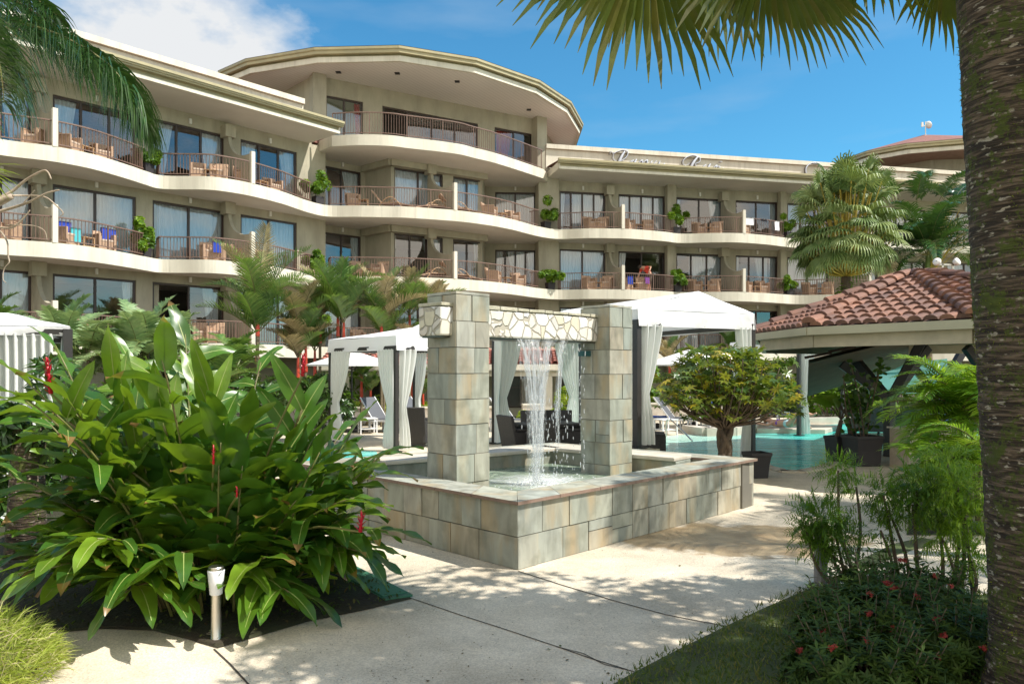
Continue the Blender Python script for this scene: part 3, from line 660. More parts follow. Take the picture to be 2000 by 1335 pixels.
# ---- pool
def pool_mat():
    m, N, L, b, o = newmat('pool_water')
    tc = N.new('ShaderNodeTexCoord')
    mp = N.new('ShaderNodeMapping'); mp.inputs['Scale'].default_value = (.5, 1.9, 1); L.new(tc.outputs['Object'], mp.inputs[0])
    nz = N.new('ShaderNodeTexNoise'); nz.inputs['Scale'].default_value = 1.8; nz.inputs['Detail'].default_value = 4; nz.inputs['Distortion'].default_value = 1.2; L.new(mp.outputs[0], nz.inputs[0])
    rp = N.new('ShaderNodeValToRGB'); e = rp.color_ramp.elements; e[0].position = .36; e[0].color = (.01, .34, .31, 1); e[1].position = .66; e[1].color = (.13, .66, .58, 1)  # noise pattern puts caustic light and depth into the base colour
    L.new(nz.outputs[0], rp.inputs[0])
    # shallow beach end is paler
    sx = N.new('ShaderNodeSeparateXYZ'); L.new(tc.outputs['Object'], sx.inputs[0])
    mr = N.new('ShaderNodeMapRange'); mr.inputs[1].default_value = 7.5; mr.inputs[2].default_value = 4.2; L.new(sx.outputs[0], mr.inputs[0])
    mr2 = N.new('ShaderNodeMapRange'); mr2.inputs[1].default_value = 15; mr2.inputs[2].default_value = 21; L.new(sx.outputs[1], mr2.inputs[0])
    mm = N.new('ShaderNodeMath'); mm.operation = 'MULTIPLY'; L.new(mr.outputs[0], mm.inputs[0]); L.new(mr2.outputs[0], mm.inputs[1])
    mx = N.new('ShaderNodeMix'); mx.data_type = 'RGBA'; mx.inputs['B'].default_value = (.60, .72, .60, 1); L.new(mm.outputs[0], mx.inputs['Factor']); L.new(rp.outputs[0], mx.inputs['A'])
    L.new(mx.outputs['Result'], b.inputs['Base Color']); b.inputs['Roughness'].default_value = .10; b.inputs['IOR'].default_value = 1.2
    nb = N.new('ShaderNodeTexNoise'); nb.inputs['Scale'].default_value = 3.2; nb.inputs['Detail'].default_value = 5; nb.inputs['Distortion'].default_value = .8; L.new(mp.outputs[0], nb.inputs[0])
    bp = N.new('ShaderNodeBump'); bp.inputs['Strength'].default_value = .8; bp.inputs['Distance'].default_value = .12; L.new(nb.outputs[0], bp.inputs['Height']); L.new(bp.outputs[0], b.inputs['Normal'])
    return m
pool_m = pool_mat()
POOL = [G(x, y) for x, y in ((1476, 903), (1500, 912), (1530, 920), (1565, 921), (1600, 914), (1630, 903), (1660, 893), (1740, 878), (1790, 873), (2200, 868), (2200, 832), (1740, 832), (1640, 828), (1560, 832), (1500, 838), (1450, 847), (1400, 852), (1345, 848), (1290, 852), (1230, 857), (1130, 858), (1000, 850), (960, 851), (960, 862), (1100, 876), (1235, 886), (1340, 895))]
mb = MB(); mb.sheet(POOL, .008); struct(mb.build('pool_water', pool_m))
mb = MB(); mb.sheet([G(x, y) for x, y in ((560, 900), (640, 880), (735, 880), (740, 900), (640, 925))], .008); struct(mb.build('channel_water', pool_m))
copg = simple('pool_coping', (.55, .50, .42), .8, c2=(.42, .37, .3), scale=3)
def kerb(pts, wd, h, name, m, label=None, cat=None, z0=0):
    mb = MB()
    P_ = [G(x, y) if not isinstance(x, Vector) else x for x, y in pts] if not isinstance(pts[0], Vector) else pts
    for a, b in zip(P_, P_[1:]):
        t = (b - a).normalized(); mb.bar(a - t * wd * .2 + Vector((0, 0, z0 + h / 2)), b + t * wd * .2 + Vector((0, 0, z0 + h / 2)), wd, h)
    c = sum(P_, Vector()) / len(P_)
    o = mb.build(name, m, base=(c.x, c.y, 0)); return o
setp(kerb([(1345, 845), (1380, 851), (1430, 850), (1480, 843), (1530, 833), (1570, 829), (1640, 827), (1740, 831), (2200, 831)], .35, .22, 'kerb', copg), 'curved stone kerb along the far edge of the turquoise pool', 'kerb')
setp(kerb([(1474, 903), (1500, 913), (1530, 921), (1565, 922), (1602, 915), (1632, 904)], .22, .03, 'kerb', paving_m), 'pale rim of the pool nearest the fountain corner', 'kerb')
# ------------------------------------------------------------------ fountain
def slate_mat(name, bright=1.0):
    m, N, L, b, o = newmat(name)
    tc = N.new('ShaderNodeTexCoord'); at = N.new('ShaderNodeAttribute'); at.attribute_name = 'tint'
    rp = N.new('ShaderNodeValToRGB'); el = rp.color_ramp.elements
    cols = [(.24, .27, .24), (.35, .35, .28), (.29, .31, .26), (.37, .345, .27), (.33, .345, .30), (.27, .28, .235), (.39, .38, .32), (.36, .315, .23)]
    while len(el) < len(cols): el.new(.5)
    for i, q in enumerate(cols): el[i].position = i / (len(cols) - 1); el[i].color = rgba(tuple(x * bright for x in q))
    L.new(at.outputs['Fac'], rp.inputs[0])
    mp = N.new('ShaderNodeMapping'); mp.inputs['Scale'].default_value = (1, 1, .28); mp.inputs['Rotation'].default_value = (.12, .1, 0); L.new(tc.outputs['Object'], mp.inputs[0])
    of = N.new('ShaderNodeVectorMath'); of.operation = 'ADD'; L.new(mp.outputs[0], of.inputs[0])
    cb = N.new('ShaderNodeCombineXYZ'); ml = N.new('ShaderNodeMath'); ml.operation = 'MULTIPLY'; ml.inputs[1].default_value = 37; L.new(at.outputs['Fac'], ml.inputs[0]); L.new(ml.outputs[0], cb.inputs[0]); L.new(ml.outputs[0], cb.inputs[2]); L.new(cb.outputs[0], of.inputs[1])
    n1 = N.new('ShaderNodeTexNoise'); n1.inputs['Scale'].default_value = 7; n1.inputs['Detail'].default_value = 8; n1.inputs['Distortion'].default_value = .7; L.new(of.outputs[0], n1.inputs[0])
    r1 = N.new('ShaderNodeMapRange'); r1.inputs[1].default_value = .3; r1.inputs[2].default_value = .7; r1.inputs[3].default_value = .72; r1.inputs[4].default_value = 1.25; L.new(n1.outputs[0], r1.inputs[0])
    hv = N.new('ShaderNodeHueSaturation'); L.new(r1.outputs[0], hv.inputs['Value']); L.new(rp.outputs[0], hv.inputs['Color'])
    n2 = N.new('ShaderNodeTexNoise'); n2.inputs['Scale'].default_value = 3.4; n2.inputs['Detail'].default_value = 5; L.new(of.outputs[0], n2.inputs[0])
    r2 = N.new('ShaderNodeMapRange'); r2.inputs[1].default_value = .50; r2.inputs[2].default_value = .68; r2.inputs[4].default_value = .72; L.new(n2.outputs[0], r2.inputs[0])
    mx = N.new('ShaderNodeMix'); mx.data_type = 'RGBA'; mx.inputs['B'].default_value = (.37, .275, .15, 1); L.new(r2.outputs[0], mx.inputs['Factor']); L.new(hv.outputs[0], mx.inputs['A'])
    n3 = N.new('ShaderNodeTexNoise'); n3.inputs['Scale'].default_value = 4.5; n3.inputs['Detail'].default_value = 8; L.new(tc.outputs['Object'], n3.inputs[0])
    r3 = N.new('ShaderNodeMapRange'); r3.inputs[1].default_value = .5; r3.inputs[2].default_value = .75; r3.inputs[4].default_value = .6; L.new(n3.outputs[0], r3.inputs[0])
    mx2 = N.new('ShaderNodeMix'); mx2.data_type = 'RGBA'; mx2.inputs['B'].default_value = (.13, .13, .09, 1); L.new(r3.outputs[0], mx2.inputs['Factor']); L.new(mx.outputs['Result'], mx2.inputs['A'])
    L.new(mx2.outputs['Result'], b.inputs['Base Color']); b.inputs['Roughness'].default_value = .62
    bp = N.new('ShaderNodeBump'); bp.inputs['Strength'].default_value = .45; bp.inputs['Distance'].default_value = .02; L.new(n1.outputs[0], bp.inputs['Height']); L.new(bp.outputs[0], b.inputs['Normal'])
    return m
slate_m = slate_mat('slate_tiles', .94); cap_m = slate_mat('slate_coping', 1.05)
grout_m = simple('tile_grout', (.17, .155, .125), .9)
red_edge = simple('rusty_slate_edge', (.26, .17, .125), .7, c2=(.19, .13, .10), scale=10, bump=.3)
C0 = Vector((.05, 6.74, 0)); FR = Vector((3.19, 9.93, 0)); FB = Vector((.66, 12.05, 0)); FL = Vector((-2.75, 9.55, 0))
E1 = (FR - C0).normalized(); E2 = (FL - C0).normalized()
fountain = thing('fountain', 'square slate-tiled fountain basin with two stone pillars and a waterfall beam', 'fountain', (.3, 9.5, 0))
frng = random.Random(11)
def tiles(mb, A, B, z0, z1, rows, wmin=.26, wmax=.42, proud=.014, join=None):
    """A->B seen from the side of its right-hand normal; one slab per tile, small real gaps"""
    d = B - A; L = d.length; u = d / L; n = Vector((u.y, -u.x, 0)); hh = (z1 - z0) / rows; ang = math.atan2(u.y, u.x)
    for r in range(rows):
        x = 0; first = True
        while x < L - .02:
            w_ = frng.uniform(wmin, wmax)
            if first: w_ *= frng.uniform(.6, 1); first = False
            if L - x - w_ < wmin * .85: w_ = L - x
            g = .0045; pr = proud + frng.uniform(-.007, .006)
            c = A + u * (x + w_ / 2) + n * pr / 2
            if frng.random() < .05 and hh > .2:
                k = frng.uniform(.35, .65)
                mb.box((c.x, c.y, z0 + hh * (r + k / 2)), (w_ - 2 * g, pr, hh * k - 2 * g), ang, 0, frng.random()); mb.box((c.x, c.y, z0 + hh * (r + k + (1 - k) / 2)), (w_ - 2 * g, pr, hh * (1 - k) - 2 * g), ang, 0, frng.random())
            else: mb.box((c.x, c.y, z0 + hh * (r + .5)), (w_ - 2 * g, pr, hh - 2 * g), ang, 0, frng.random())
            x += w_
WT = .585
core = MB(); tl = MB(); cp = MB()
TH = .36
for A, B in ((C0, FR), (FR, FB), (FB, FL), (FL, C0)):
    u = (B - A).normalized(); nin = Vector((-u.y, u.x, 0)); c = (A + B) / 2 + nin * TH / 2
    core.box((c.x, c.y, WT / 2), ((B - A).length - .02, TH - .03, WT), math.atan2(u.y, u.x))
    tiles(tl, A + nin * .014, B + nin * .014, .0, WT, 2)
    tiles(tl, B + nin * (TH - .014) - u * TH, A + nin * (TH - .014) + u * TH, .0, WT, 2)
core.build('basin_wall', grout_m, fountain, world=True)
tl.build('wall_tiles', slate_m, fountain, world=True)
# coping slabs, mitred at the corners
for A, B in ((C0, FR), (FR, FB), (FB, FL), (FL, C0)):
    pass
def inset(poly, d):
    n = len(poly); out = []
    for i in range(n):
        p0, p1, p2 = poly[i - 1], poly[i], poly[(i + 1) % n]
        u1 = (p1 - p0).normalized(); u2 = (p2 - p1).normalized(); n1 = Vector((-u1.y, u1.x, 0)); n2 = Vector((-u2.y, u2.x, 0))
        bis = (n1 + n2).normalized(); out.append(p1 + bis * d / max(bis.dot(n1), .3))
    return out
base = [C0, FR, FB, FL]; outer = inset(base, -.035); inner = inset(base, TH + .02)
for i in range(4):
    j = (i + 1) % 4; L_ = (outer[j] - outer[i]).length; n = max(3, round(L_ / .55)); ks = [0] + sorted(min(max((k + frng.uniform(-.18, .18)) / n, .05), .95) for k in range(1, n)) + [1]
    for a, b in zip(ks, ks[1:]):
        g = .003 / L_; P_ = [outer[i].lerp(outer[j], a + g), outer[i].lerp(outer[j], b - g), inner[i].lerp(inner[j], b - g), inner[i].lerp(inner[j], a + g)]
        cp.prism([(p.x, p.y) for p in P_], WT + .002, WT + .034, 1, frng.random(), mt=0)
cp.build('coping', [cap_m, red_edge], fountain, world=True)
# raised spill ledge along the back of the basin
lg = MB(); i2 = inset(base, TH + .05); i3 = inset(base, TH + .45)
for (a, b) in ((i2[2].lerp(i2[1], .0), i2[2].lerp(i2[1], .9)), (i2[2].lerp(i2[3], .07), i2[2].lerp(i2[3], .9))):
    d = (b - a).normalized(); nn = Vector((d.y, -d.x, 0)); 
    if (Vector((.2, 9, 0)) - a).dot(nn) < 0: nn = -nn
    q = [a, b, b + nn * .42, a + nn * .42]
    lg.prism([(p.x, p.y) for p in q], .30, .60, 0, .3); lg.prism([(p.x, p.y) for p in [a + nn * -.02, b - nn * .02, b + nn * .47, a + nn * .47]], .602, .655, 1, .55)
lg.build('spill_ledge', [slate_m, simple('pale_worn_stone', (.58, .53, .45), .75, c2=(.45, .40, .32), scale=4, bump=.3)], fountain, world=True, bevel=.012)
def fpt(a, b, z=0): q = C0 + E1 * a + E2 * b; return Vector((q.x, q.y, z))
PS = .49
def pillar(a, b, top):
    c = MB(); P_ = [fpt(a, b), fpt(a + PS, b), fpt(a + PS, b + PS), fpt(a, b + PS)]
    m_ = fpt(a + PS / 2, b + PS / 2); sh = [m_ + (p - m_) * .965 for p in P_]
    c.prism([(p.x, p.y) for p in sh], 0, top - .02); po = c.build('pillar', grout_m, fountain, world=True)
    t = MB(); n = 9; hh = top / n
    zs = [0]
    while zs[-1] < top - .2: zs.append(zs[-1] + frng.uniform(.27, .33))
    zs[-1] = top
    for k in range(4):
        A, B = P_[k], P_[(k + 1) % 4]; A2 = m_ + (A - m_) * .965; B2 = m_ + (B - m_) * .965
        d = (B - A).normalized(); A2 = A + Vector((-d.y, d.x, 0)) * .014; B2 = B + Vector((-d.y, d.x, 0)) * .014
        for z0, z1 in zip(zs, zs[1:]): tiles(t, A2, B2, z0, z1, 1, .22, .5)
    t.prism([(p.x, p.y) for p in P_], top + .002, top + .03, 0, .85)
    t.build('stone_tiles', slate_m, po, world=True)
pillar(.436, 1.346, 2.60); pillar(2.93, 1.20, 2.60)
def crazy_mat():
    m, N, L, b, o = newmat('crazy_stone_facing')
    tc = N.new('ShaderNodeTexCoord')
    wn = N.new('ShaderNodeTexNoise'); wn.inputs['Scale'].default_value = 6; L.new(tc.outputs['Object'], wn.inputs[0])
    sb = N.new('ShaderNodeVectorMath'); sb.operation = 'SUBTRACT'; sb.inputs[1].default_value = (.5, .5, .5); L.new(wn.outputs['Color'], sb.inputs[0])
    sc2 = N.new('ShaderNodeVectorMath'); sc2.operation = 'SCALE'; sc2.inputs['Scale'].default_value = .05; L.new(sb.outputs[0], sc2.inputs[0])
    ad = N.new('ShaderNodeVectorMath'); ad.operation = 'ADD'; L.new(tc.outputs['Object'], ad.inputs[0]); L.new(sc2.outputs[0], ad.inputs[1])
    mp = N.new('ShaderNodeMapping'); mp.inputs['Scale'].default_value = (6.4, 6.4, 5.6); L.new(ad.outputs[0], mp.inputs[0])
    v1 = N.new('ShaderNodeTexVoronoi'); v1.feature = 'DISTANCE_TO_EDGE'; v1.inputs['Scale'].default_value = 1; v1.inputs['Randomness'].default_value = .8; L.new(mp.outputs[0], v1.inputs[0])
    v2 = N.new('ShaderNodeTexVoronoi'); v2.inputs['Scale'].default_value = 1; v2.inputs['Randomness'].default_value = .8; L.new(mp.outputs[0], v2.inputs[0])
    sp = N.new('ShaderNodeSeparateColor'); L.new(v2.outputs['Color'], sp.inputs[0])
    rp = N.new('ShaderNodeValToRGB'); el = rp.color_ramp.elements
    cols = [(.66, .64, .58), (.72, .70, .66), (.62, .56, .42), (.70, .68, .63), (.64, .57, .50), (.55, .54, .50)]
    while len(el) < len(cols): el.new(.5)
    for i, q in enumerate(cols): el[i].position = i / (len(cols) - 1); el[i].color = rgba(q)
    L.new(sp.outputs[0], rp.inputs[0])
    nz = N.new('ShaderNodeTexNoise'); nz.inputs['Scale'].default_value = 12; nz.inputs['Detail'].default_value = 7; L.new(tc.outputs['Object'], nz.inputs[0])
    mr = N.new('ShaderNodeMapRange'); mr.inputs[3].default_value = .78; mr.inputs[4].default_value = 1.15; L.new(nz.outputs[0], mr.inputs[0])
    hv = N.new('ShaderNodeHueSaturation'); L.new(mr.outputs[0], hv.inputs['Value']); L.new(rp.outputs[0], hv.inputs['Color'])
    ed = N.new('ShaderNodeMapRange'); ed.inputs[1].default_value = .02; ed.inputs[2].default_value = .05; L.new(v1.outputs['Distance'], ed.inputs[0])
    mx = N.new('ShaderNodeMix'); mx.data_type = 'RGBA'; mx.inputs['A'].default_value = (.42, .38, .30, 1); L.new(ed.outputs[0], mx.inputs['Factor']); L.new(hv.outputs[0], mx.inputs['B'])
    L.new(mx.outputs['Result'], b.inputs['Base Color']); b.inputs['Roughness'].default_value = .8
    bp = N.new('ShaderNodeBump'); bp.inputs['Strength'].default_value = .9; bp.inputs['Distance'].default_value = .025; L.new(ed.outputs[0], bp.inputs['Height']); L.new(bp.outputs[0], b.inputs['Normal'])
    return m
crazy_m = crazy_mat()
bm_ = MB(); La = 3.25
for (x0, x1) in ((0, La),):
    nx = 40
    bm_.box((La / 2, .19, .0), (La, .37, .31), 0)
beam = bm_.build('stone_beam', crazy_m, fountain, bevel=.02)
q = fpt(.27, 1.405, 2.31); beam.location = Vector((q.x, q.y, 2.31)) - fountain.location; beam.rotation_euler = (0, 0, math.atan2(E1.y, E1.x))
bt = MB(); x = 0
while x < La - .05:                         # uneven thin cap stones
    w_ = frng.uniform(.12, .3); w_ = min(w_, La - x); bt.box((x + w_ / 2, .19, .178), (w_ - .012, .39, .035 + frng.uniform(-.008, .012)), 0, 0, frng.random(), M=Matrix.Rotation(frng.uniform(-.03, .03), 3, 'Y')); x += w_
ct = bt.build('cap_stones', simple('lichen_stone', (.52, .48, .38), .85, c2=(.34, .32, .22), scale=9, bump=.4), beam, bevel=.006)
mb = MB(); mb.box((La / 2, .19, -.165), (La - .05, .30, .02)); mb.build('water_slot', simple('wet_dark_stone', (.07, .065, .045), .3), beam)
# water in the basin
def fwater_mat():
    m, N, L, b, o = newmat('fountain_water')
    tc = N.new('ShaderNodeTexCoord'); nz = N.new('ShaderNodeTexNoise'); nz.inputs['Scale'].default_value = 6; nz.inputs['Detail'].default_value = 6; nz.inputs['Distortion'].default_value = 1; L.new(tc.outputs['Object'], nz.inputs[0])
    rp = N.new('ShaderNodeValToRGB'); e = rp.color_ramp.elements; e[0].position = .35; e[0].color = (.11, .17, .12, 1); e[1].position = .68; e[1].color = (.34, .40, .30, 1); L.new(nz.outputs[0], rp.inputs[0])
    ds = N.new('ShaderNodeVectorMath'); ds.operation = 'DISTANCE'; q = fpt(1.95, 1.5, 0); ds.inputs[1].default_value = (q.x - .3, q.y - 9.5, .43)
    L.new(tc.outputs['Object'], ds.inputs[0]); ad = N.new('ShaderNodeMath'); ad.operation = 'MULTIPLY_ADD'; ad.inputs[1].default_value = .9; L.new(nz.outputs[0], ad.inputs[0]); L.new(ds.outputs['Value'], ad.inputs[2])
    mr = N.new('ShaderNodeMapRange'); mr.inputs[1].default_value = 1.15; mr.inputs[2].default_value = .62; L.new(ad.outputs[0], mr.inputs[0])
    mx = N.new('ShaderNodeMix'); mx.data_type = 'RGBA'; mx.inputs['B'].default_value = (.80, .82, .78, 1); L.new(mr.outputs[0], mx.inputs['Factor']); L.new(rp.outputs[0], mx.inputs['A']); L.new(mx.outputs['Result'], b.inputs['Base Color'])
    b.inputs['Roughness'].default_value = .07; b.inputs['IOR'].default_value = 1.33
    bp = N.new('ShaderNodeBump'); bp.inputs['Strength'].default_value = .6; bp.inputs['Distance'].default_value = .04; L.new(nz.outputs[0], bp.inputs['Height']); L.new(bp.outputs[0], b.inputs['Normal'])
    return m
mb = MB(); ii = inset(base, .3); mb.sheet([(p.x, p.y) for p in ii], .43); mb.build('basin_water', fwater_mat(), fountain, world=True)
def fall_mat(name, a=.45):
    m, N, L, b, o = newmat(name)
    N.remove(b); t = N.new('ShaderNodeBsdfTransparent'); g = N.new('ShaderNodeBsdfGlossy'); g.inputs['Roughness'].default_value = .08
    d = N.new('ShaderNodeBsdfDiffuse'); d.inputs[0].default_value = (.92, .94, .95, 1); tl_ = N.new('ShaderNodeBsdfTranslucent'); tl_.inputs[0].default_value = (.92, .94, .95, 1)
    s1 = N.new('ShaderNodeMixShader'); s1.inputs[0].default_value = .5; L.new(d.outputs[0], s1.inputs[1]); L.new(tl_.outputs[0], s1.inputs[2])
    s2 = N.new('ShaderNodeMixShader'); s2.inputs[0].default_value = .35; L.new(s1.outputs[0], s2.inputs[1]); L.new(g.outputs[0], s2.inputs[2])
    s3 = N.new('ShaderNodeMixShader'); s3.inputs[0].default_value = a; L.new(t.outputs[0], s3.inputs[1]); L.new(s2.outputs[0], s3.inputs[2]); L.new(s3.outputs[0], o.inputs[0]); return m
fall_m = fall_mat('falling_water', .2); drop_m = fall_mat('water_drops', .6)
wf = MB()
def strand(a0, a1, z0, z1, r, b0=1.42, b1=1.30):
    n = 14; pts = []; ph = frng.random() * 6; am = frng.uniform(.006, .035)
    for k in range(n + 1):
        f = k / n; s = f ** .5
        a = a0 + (a1 - a0) * s + am * math.sin(f * 16 + ph); b = b0 + (b1 - b0) * s + am * math.cos(f * 13 + ph)
        pts.append(fpt(a, b, z0 + (z1 - z0) * f))
    wf.tube(pts, [r * frng.uniform(.5, 1.5) for _ in pts], 4)
for i in range(46):
    a = frng.uniform(1.42, 1.84); zz = .45 if frng.random() < .45 else frng.uniform(.5, 1.4); strand(a, 1.66 + (a - 1.63) * .35 * (1 if zz > .6 else .4), 2.15, zz, frng.choice((.002, .003, .003, .005, .007)))
for i in range(26): a = frng.uniform(1.90, 2.10); strand(a, 1.72 + (a - 2) * .3, 2.15, frng.uniform(.45, 1.0), frng.choice((.002, .003, .005)))
for i in range(16): a = frng.uniform(2.22, 2.34); strand(a, 2.02 + (a - 2.28) * .3, 2.15, frng.uniform(.7, 1.3), frng.choice((.002, .003, .0045)))
wf.build('waterfall', fall_m, fountain, world=True, smooth=True)
def sheet_mat():
    m, N, L, b, o = newmat('water_sheet')
    tc = N.new('ShaderNodeTexCoord'); mp = N.new('ShaderNodeMapping'); mp.inputs['Scale'].default_value = (34, 34, 5); L.new(tc.outputs['Object'], mp.inputs[0])
    nz = N.new('ShaderNodeTexNoise'); nz.inputs['Scale'].default_value = 1; nz.inputs['Detail'].default_value = 7; nz.inputs['Distortion'].default_value = 1.6; L.new(mp.outputs[0], nz.inputs[0])
    mr = N.new('ShaderNodeMapRange'); mr.inputs[1].default_value = .46; mr.inputs[2].default_value = .66; mr.inputs[3].default_value = .03; mr.inputs[4].default_value = .45; L.new(nz.outputs[0], mr.inputs[0])
    N.remove(b); t = N.new('ShaderNodeBsdfTransparent'); g = N.new('ShaderNodeBsdfGlossy'); g.inputs['Roughness'].default_value = .1; d = N.new('ShaderNodeBsdfTranslucent'); d.inputs[0].default_value = (.9, .92, .93, 1); d2 = N.new('ShaderNodeBsdfDiffuse'); d2.inputs[0].default_value = (.9, .92, .93, 1)
    bp = N.new('ShaderNodeBump'); bp.inputs['Strength'].default_value = 1; bp.inputs['Distance'].default_value = .03; L.new(nz.outputs[0], bp.inputs['Height']); L.new(bp.outputs[0], g.inputs['Normal'])
    s0 = N.new('ShaderNodeMixShader'); L.new(d.outputs[0], s0.inputs[1]); L.new(d2.outputs[0], s0.inputs[2])
    s1 = N.new('ShaderNodeMixShader'); s1.inputs[0].default_value = .5; L.new(s0.outputs[0], s1.inputs[1]); L.new(g.outputs[0], s1.inputs[2])
    s2 = N.new('ShaderNodeMixShader'); L.new(mr.outputs[0], s2.inputs[0]); L.new(t.outputs[0], s2.inputs[1]); L.new(s1.outputs[0], s2.inputs[2]); L.new(s2.outputs[0], o.inputs[0]); return m
ws = MB()
for (a0, a1, c0, c1, zb, ph) in ((1.40, 1.84, 1.56, 1.76, .45, 0), (1.46, 1.80, 1.60, 1.70, .45, 2), (1.90, 2.12, 1.70, 1.78, 1.0, 4), (2.2, 2.33, 2.0, 2.03, 1.2, 1)):
    nu, nv = 14, 30; vs = []
    for j in range(nv + 1):
        f = j / nv; s = f ** .55; z = 2.15 + (zb - 2.15) * f
        for i in range(nu + 1):
            u = i / nu; a = (a0 + (c0 - a0) * s) * (1 - u) + (a1 + (c1 - a1) * s) * u + .008 * math.sin(f * 21 + u * 5 + ph); b_ = 1.42 - .10 * s + .022 * math.sin(u * 13 + f * 9 + ph) + .012 * math.sin(f * 30 + u * 20 + ph)
            vs.append(fpt(a, b_, z))
    ws.add(vs, [(j * (nu + 1) + i, j * (nu + 1) + i + 1, (j + 1) * (nu + 1) + i + 1, (j + 1) * (nu + 1) + i) for j in range(nv) for i in range(nu)])
ws.build('water_sheet', sheet_mat(), fountain, world=True, smooth=True)
wd = MB()
for i in range(330):
    k = frng.random()
    if k < .45: a, b, z = frng.gauss(1.66, .09), frng.gauss(1.32, .03), frng.uniform(.45, 1.5)
    elif k < .7: a, b, z = frng.gauss(2.02, .09), frng.gauss(1.32, .03), frng.uniform(.45, 1.4)
    else: a, b, z = frng.choice((2.3, 2.42, 2.55, 2.62)) + frng.gauss(0, .012), 1.38, frng.uniform(.45, 2.1)
    q = fpt(a, b, z); r = frng.uniform(.002, .006); wd.ball(q, r, 4, sc_=(1, 1, frng.uniform(2, 7)))
for i in range(300):
    an = frng.uniform(0, 6.28); rr = abs(frng.gauss(0, .32)); a, b = 1.75 + rr * math.cos(an) * 1.3, 1.3 + rr * math.sin(an) * .7
    q = fpt(a, b, .435 + abs(frng.gauss(0, .06)) * math.exp(-rr * 1.6)); wd.ball(q, frng.uniform(.003, .012), 4)
wd.build('spray', drop_m, fountain, world=True, smooth=True)['kind'] = 'stuff'
# pump lamp under the beam by the second pillar
mb = MB(); q = fpt(2.86, 1.56, 2.0); mb.box(q, (.16, .09, .07), math.atan2(E1.y, E1.x)); mb.build('underwater_lamp', simple('teal_lamp', (.02, .10, .11), .3), fountain, world=True)
# green drain cover in the paving
g_m = simple('green_cover_paint', (.035, .16, .09), .5, c2=(.02, .10, .06), scale=5)
dc = thing('drain_cover', 'long green metal drain cover lying beside the ginger plant', 'cover', G(745, 1145))
mb = MB(); P_ = [G(x, y) for x, y in ((806, 1167), (752, 1177), (640, 1118), (690, 1108))]; mb.prism([(p.x, p.y) for p in P_], .012, .030); mb.build('cover_plate', g_m, dc, world=True)
P2 = [sum(P_, Vector()) / 4 * .12 + p * .88 for p in P_]; mb = MB(); mb.prism([(p.x, p.y) for p in P2], .031, .038); mb.build('inner_panel', simple('green_grating', (.045, .19, .11), .6, bump=.5, bscale=80), dc, world=True)
# ------------------------------------------------------------------ cabanas, pavilion, low buildings
pole_m = simple('dark_bronze_pole', (.035, .032, .03), .45, var=.1)
trng = random.Random(5)
def vlerp(a, b, f): return a + (b - a) * f
def patch(mb, a, b, c, d, nu=8, nv=5, sag=.05, wr=.012):
    """a-b lower edge, d-c upper edge"""
    vs = []; ph = trng.random() * 9
    for j in range(nv + 1):
        for i in range(nu + 1):
            fu, fv = i / nu, j / nv
            p = vlerp(vlerp(a, b, fu), vlerp(d, c, fu), fv).copy(); p.z -= sag * math.sin(math.pi * fu) * math.sin(math.pi * fv) - wr * math.sin(fu * 19 + fv * 7 + ph) * math.sin(math.pi * fv)
            vs.append(p)
    mb.add(vs, [(j * (nu + 1) + i, j * (nu + 1) + i + 1, (j + 1) * (nu + 1) + i + 1, (j + 1) * (nu + 1) + i) for j in range(nv) for i in range(nu)])
def drape(mb, top0, top1, zt, zb, gather=None, tie=.42, pinch=.35, out=.07, folds=7):
    """pleated curtain hanging between two plan points, gathered towards 'gather' (0 or 1) at tie height"""
    top0 = Vector((top0.x, top0.y, 0)); top1 = Vector((top1.x, top1.y, 0)); u = top1 - top0; n = Vector((-u.y, u.x, 0)).normalized(); nu = folds * 6; nv = 14; vs = []
    for j in range(nv + 1):
        fv = j / nv; z = zt + (zb - zt) * fv
        k = 1.0
        if gather is not None:
            if fv < (1 - tie): q = fv / (1 - tie); k = 1 - (1 - pinch) * (q ** 1.5)
            else: q = (fv - (1 - tie)) / tie; k = pinch + (.62 - pinch) * math.sin(q * math.pi / 2)
        for i in range(nu + 1):
            fu = i / nu; s = fu if gather is None else (fu * k if gather == 0 else 1 - (1 - fu) * k)
            w_ = out * math.sin(fu * folds * 2 * math.pi + .5 * math.sin(fv * 4)) * (.55 + .45 * k)
            p = top0 + u * s + n * w_; vs.append(Vector((p.x, p.y, z)))
    mb.add(vs, [(j * (nu + 1) + i, j * (nu + 1) + i + 1, (j + 1) * (nu + 1) + i + 1, (j + 1) * (nu + 1) + i) for j in range(nv) for i in range(nu)])
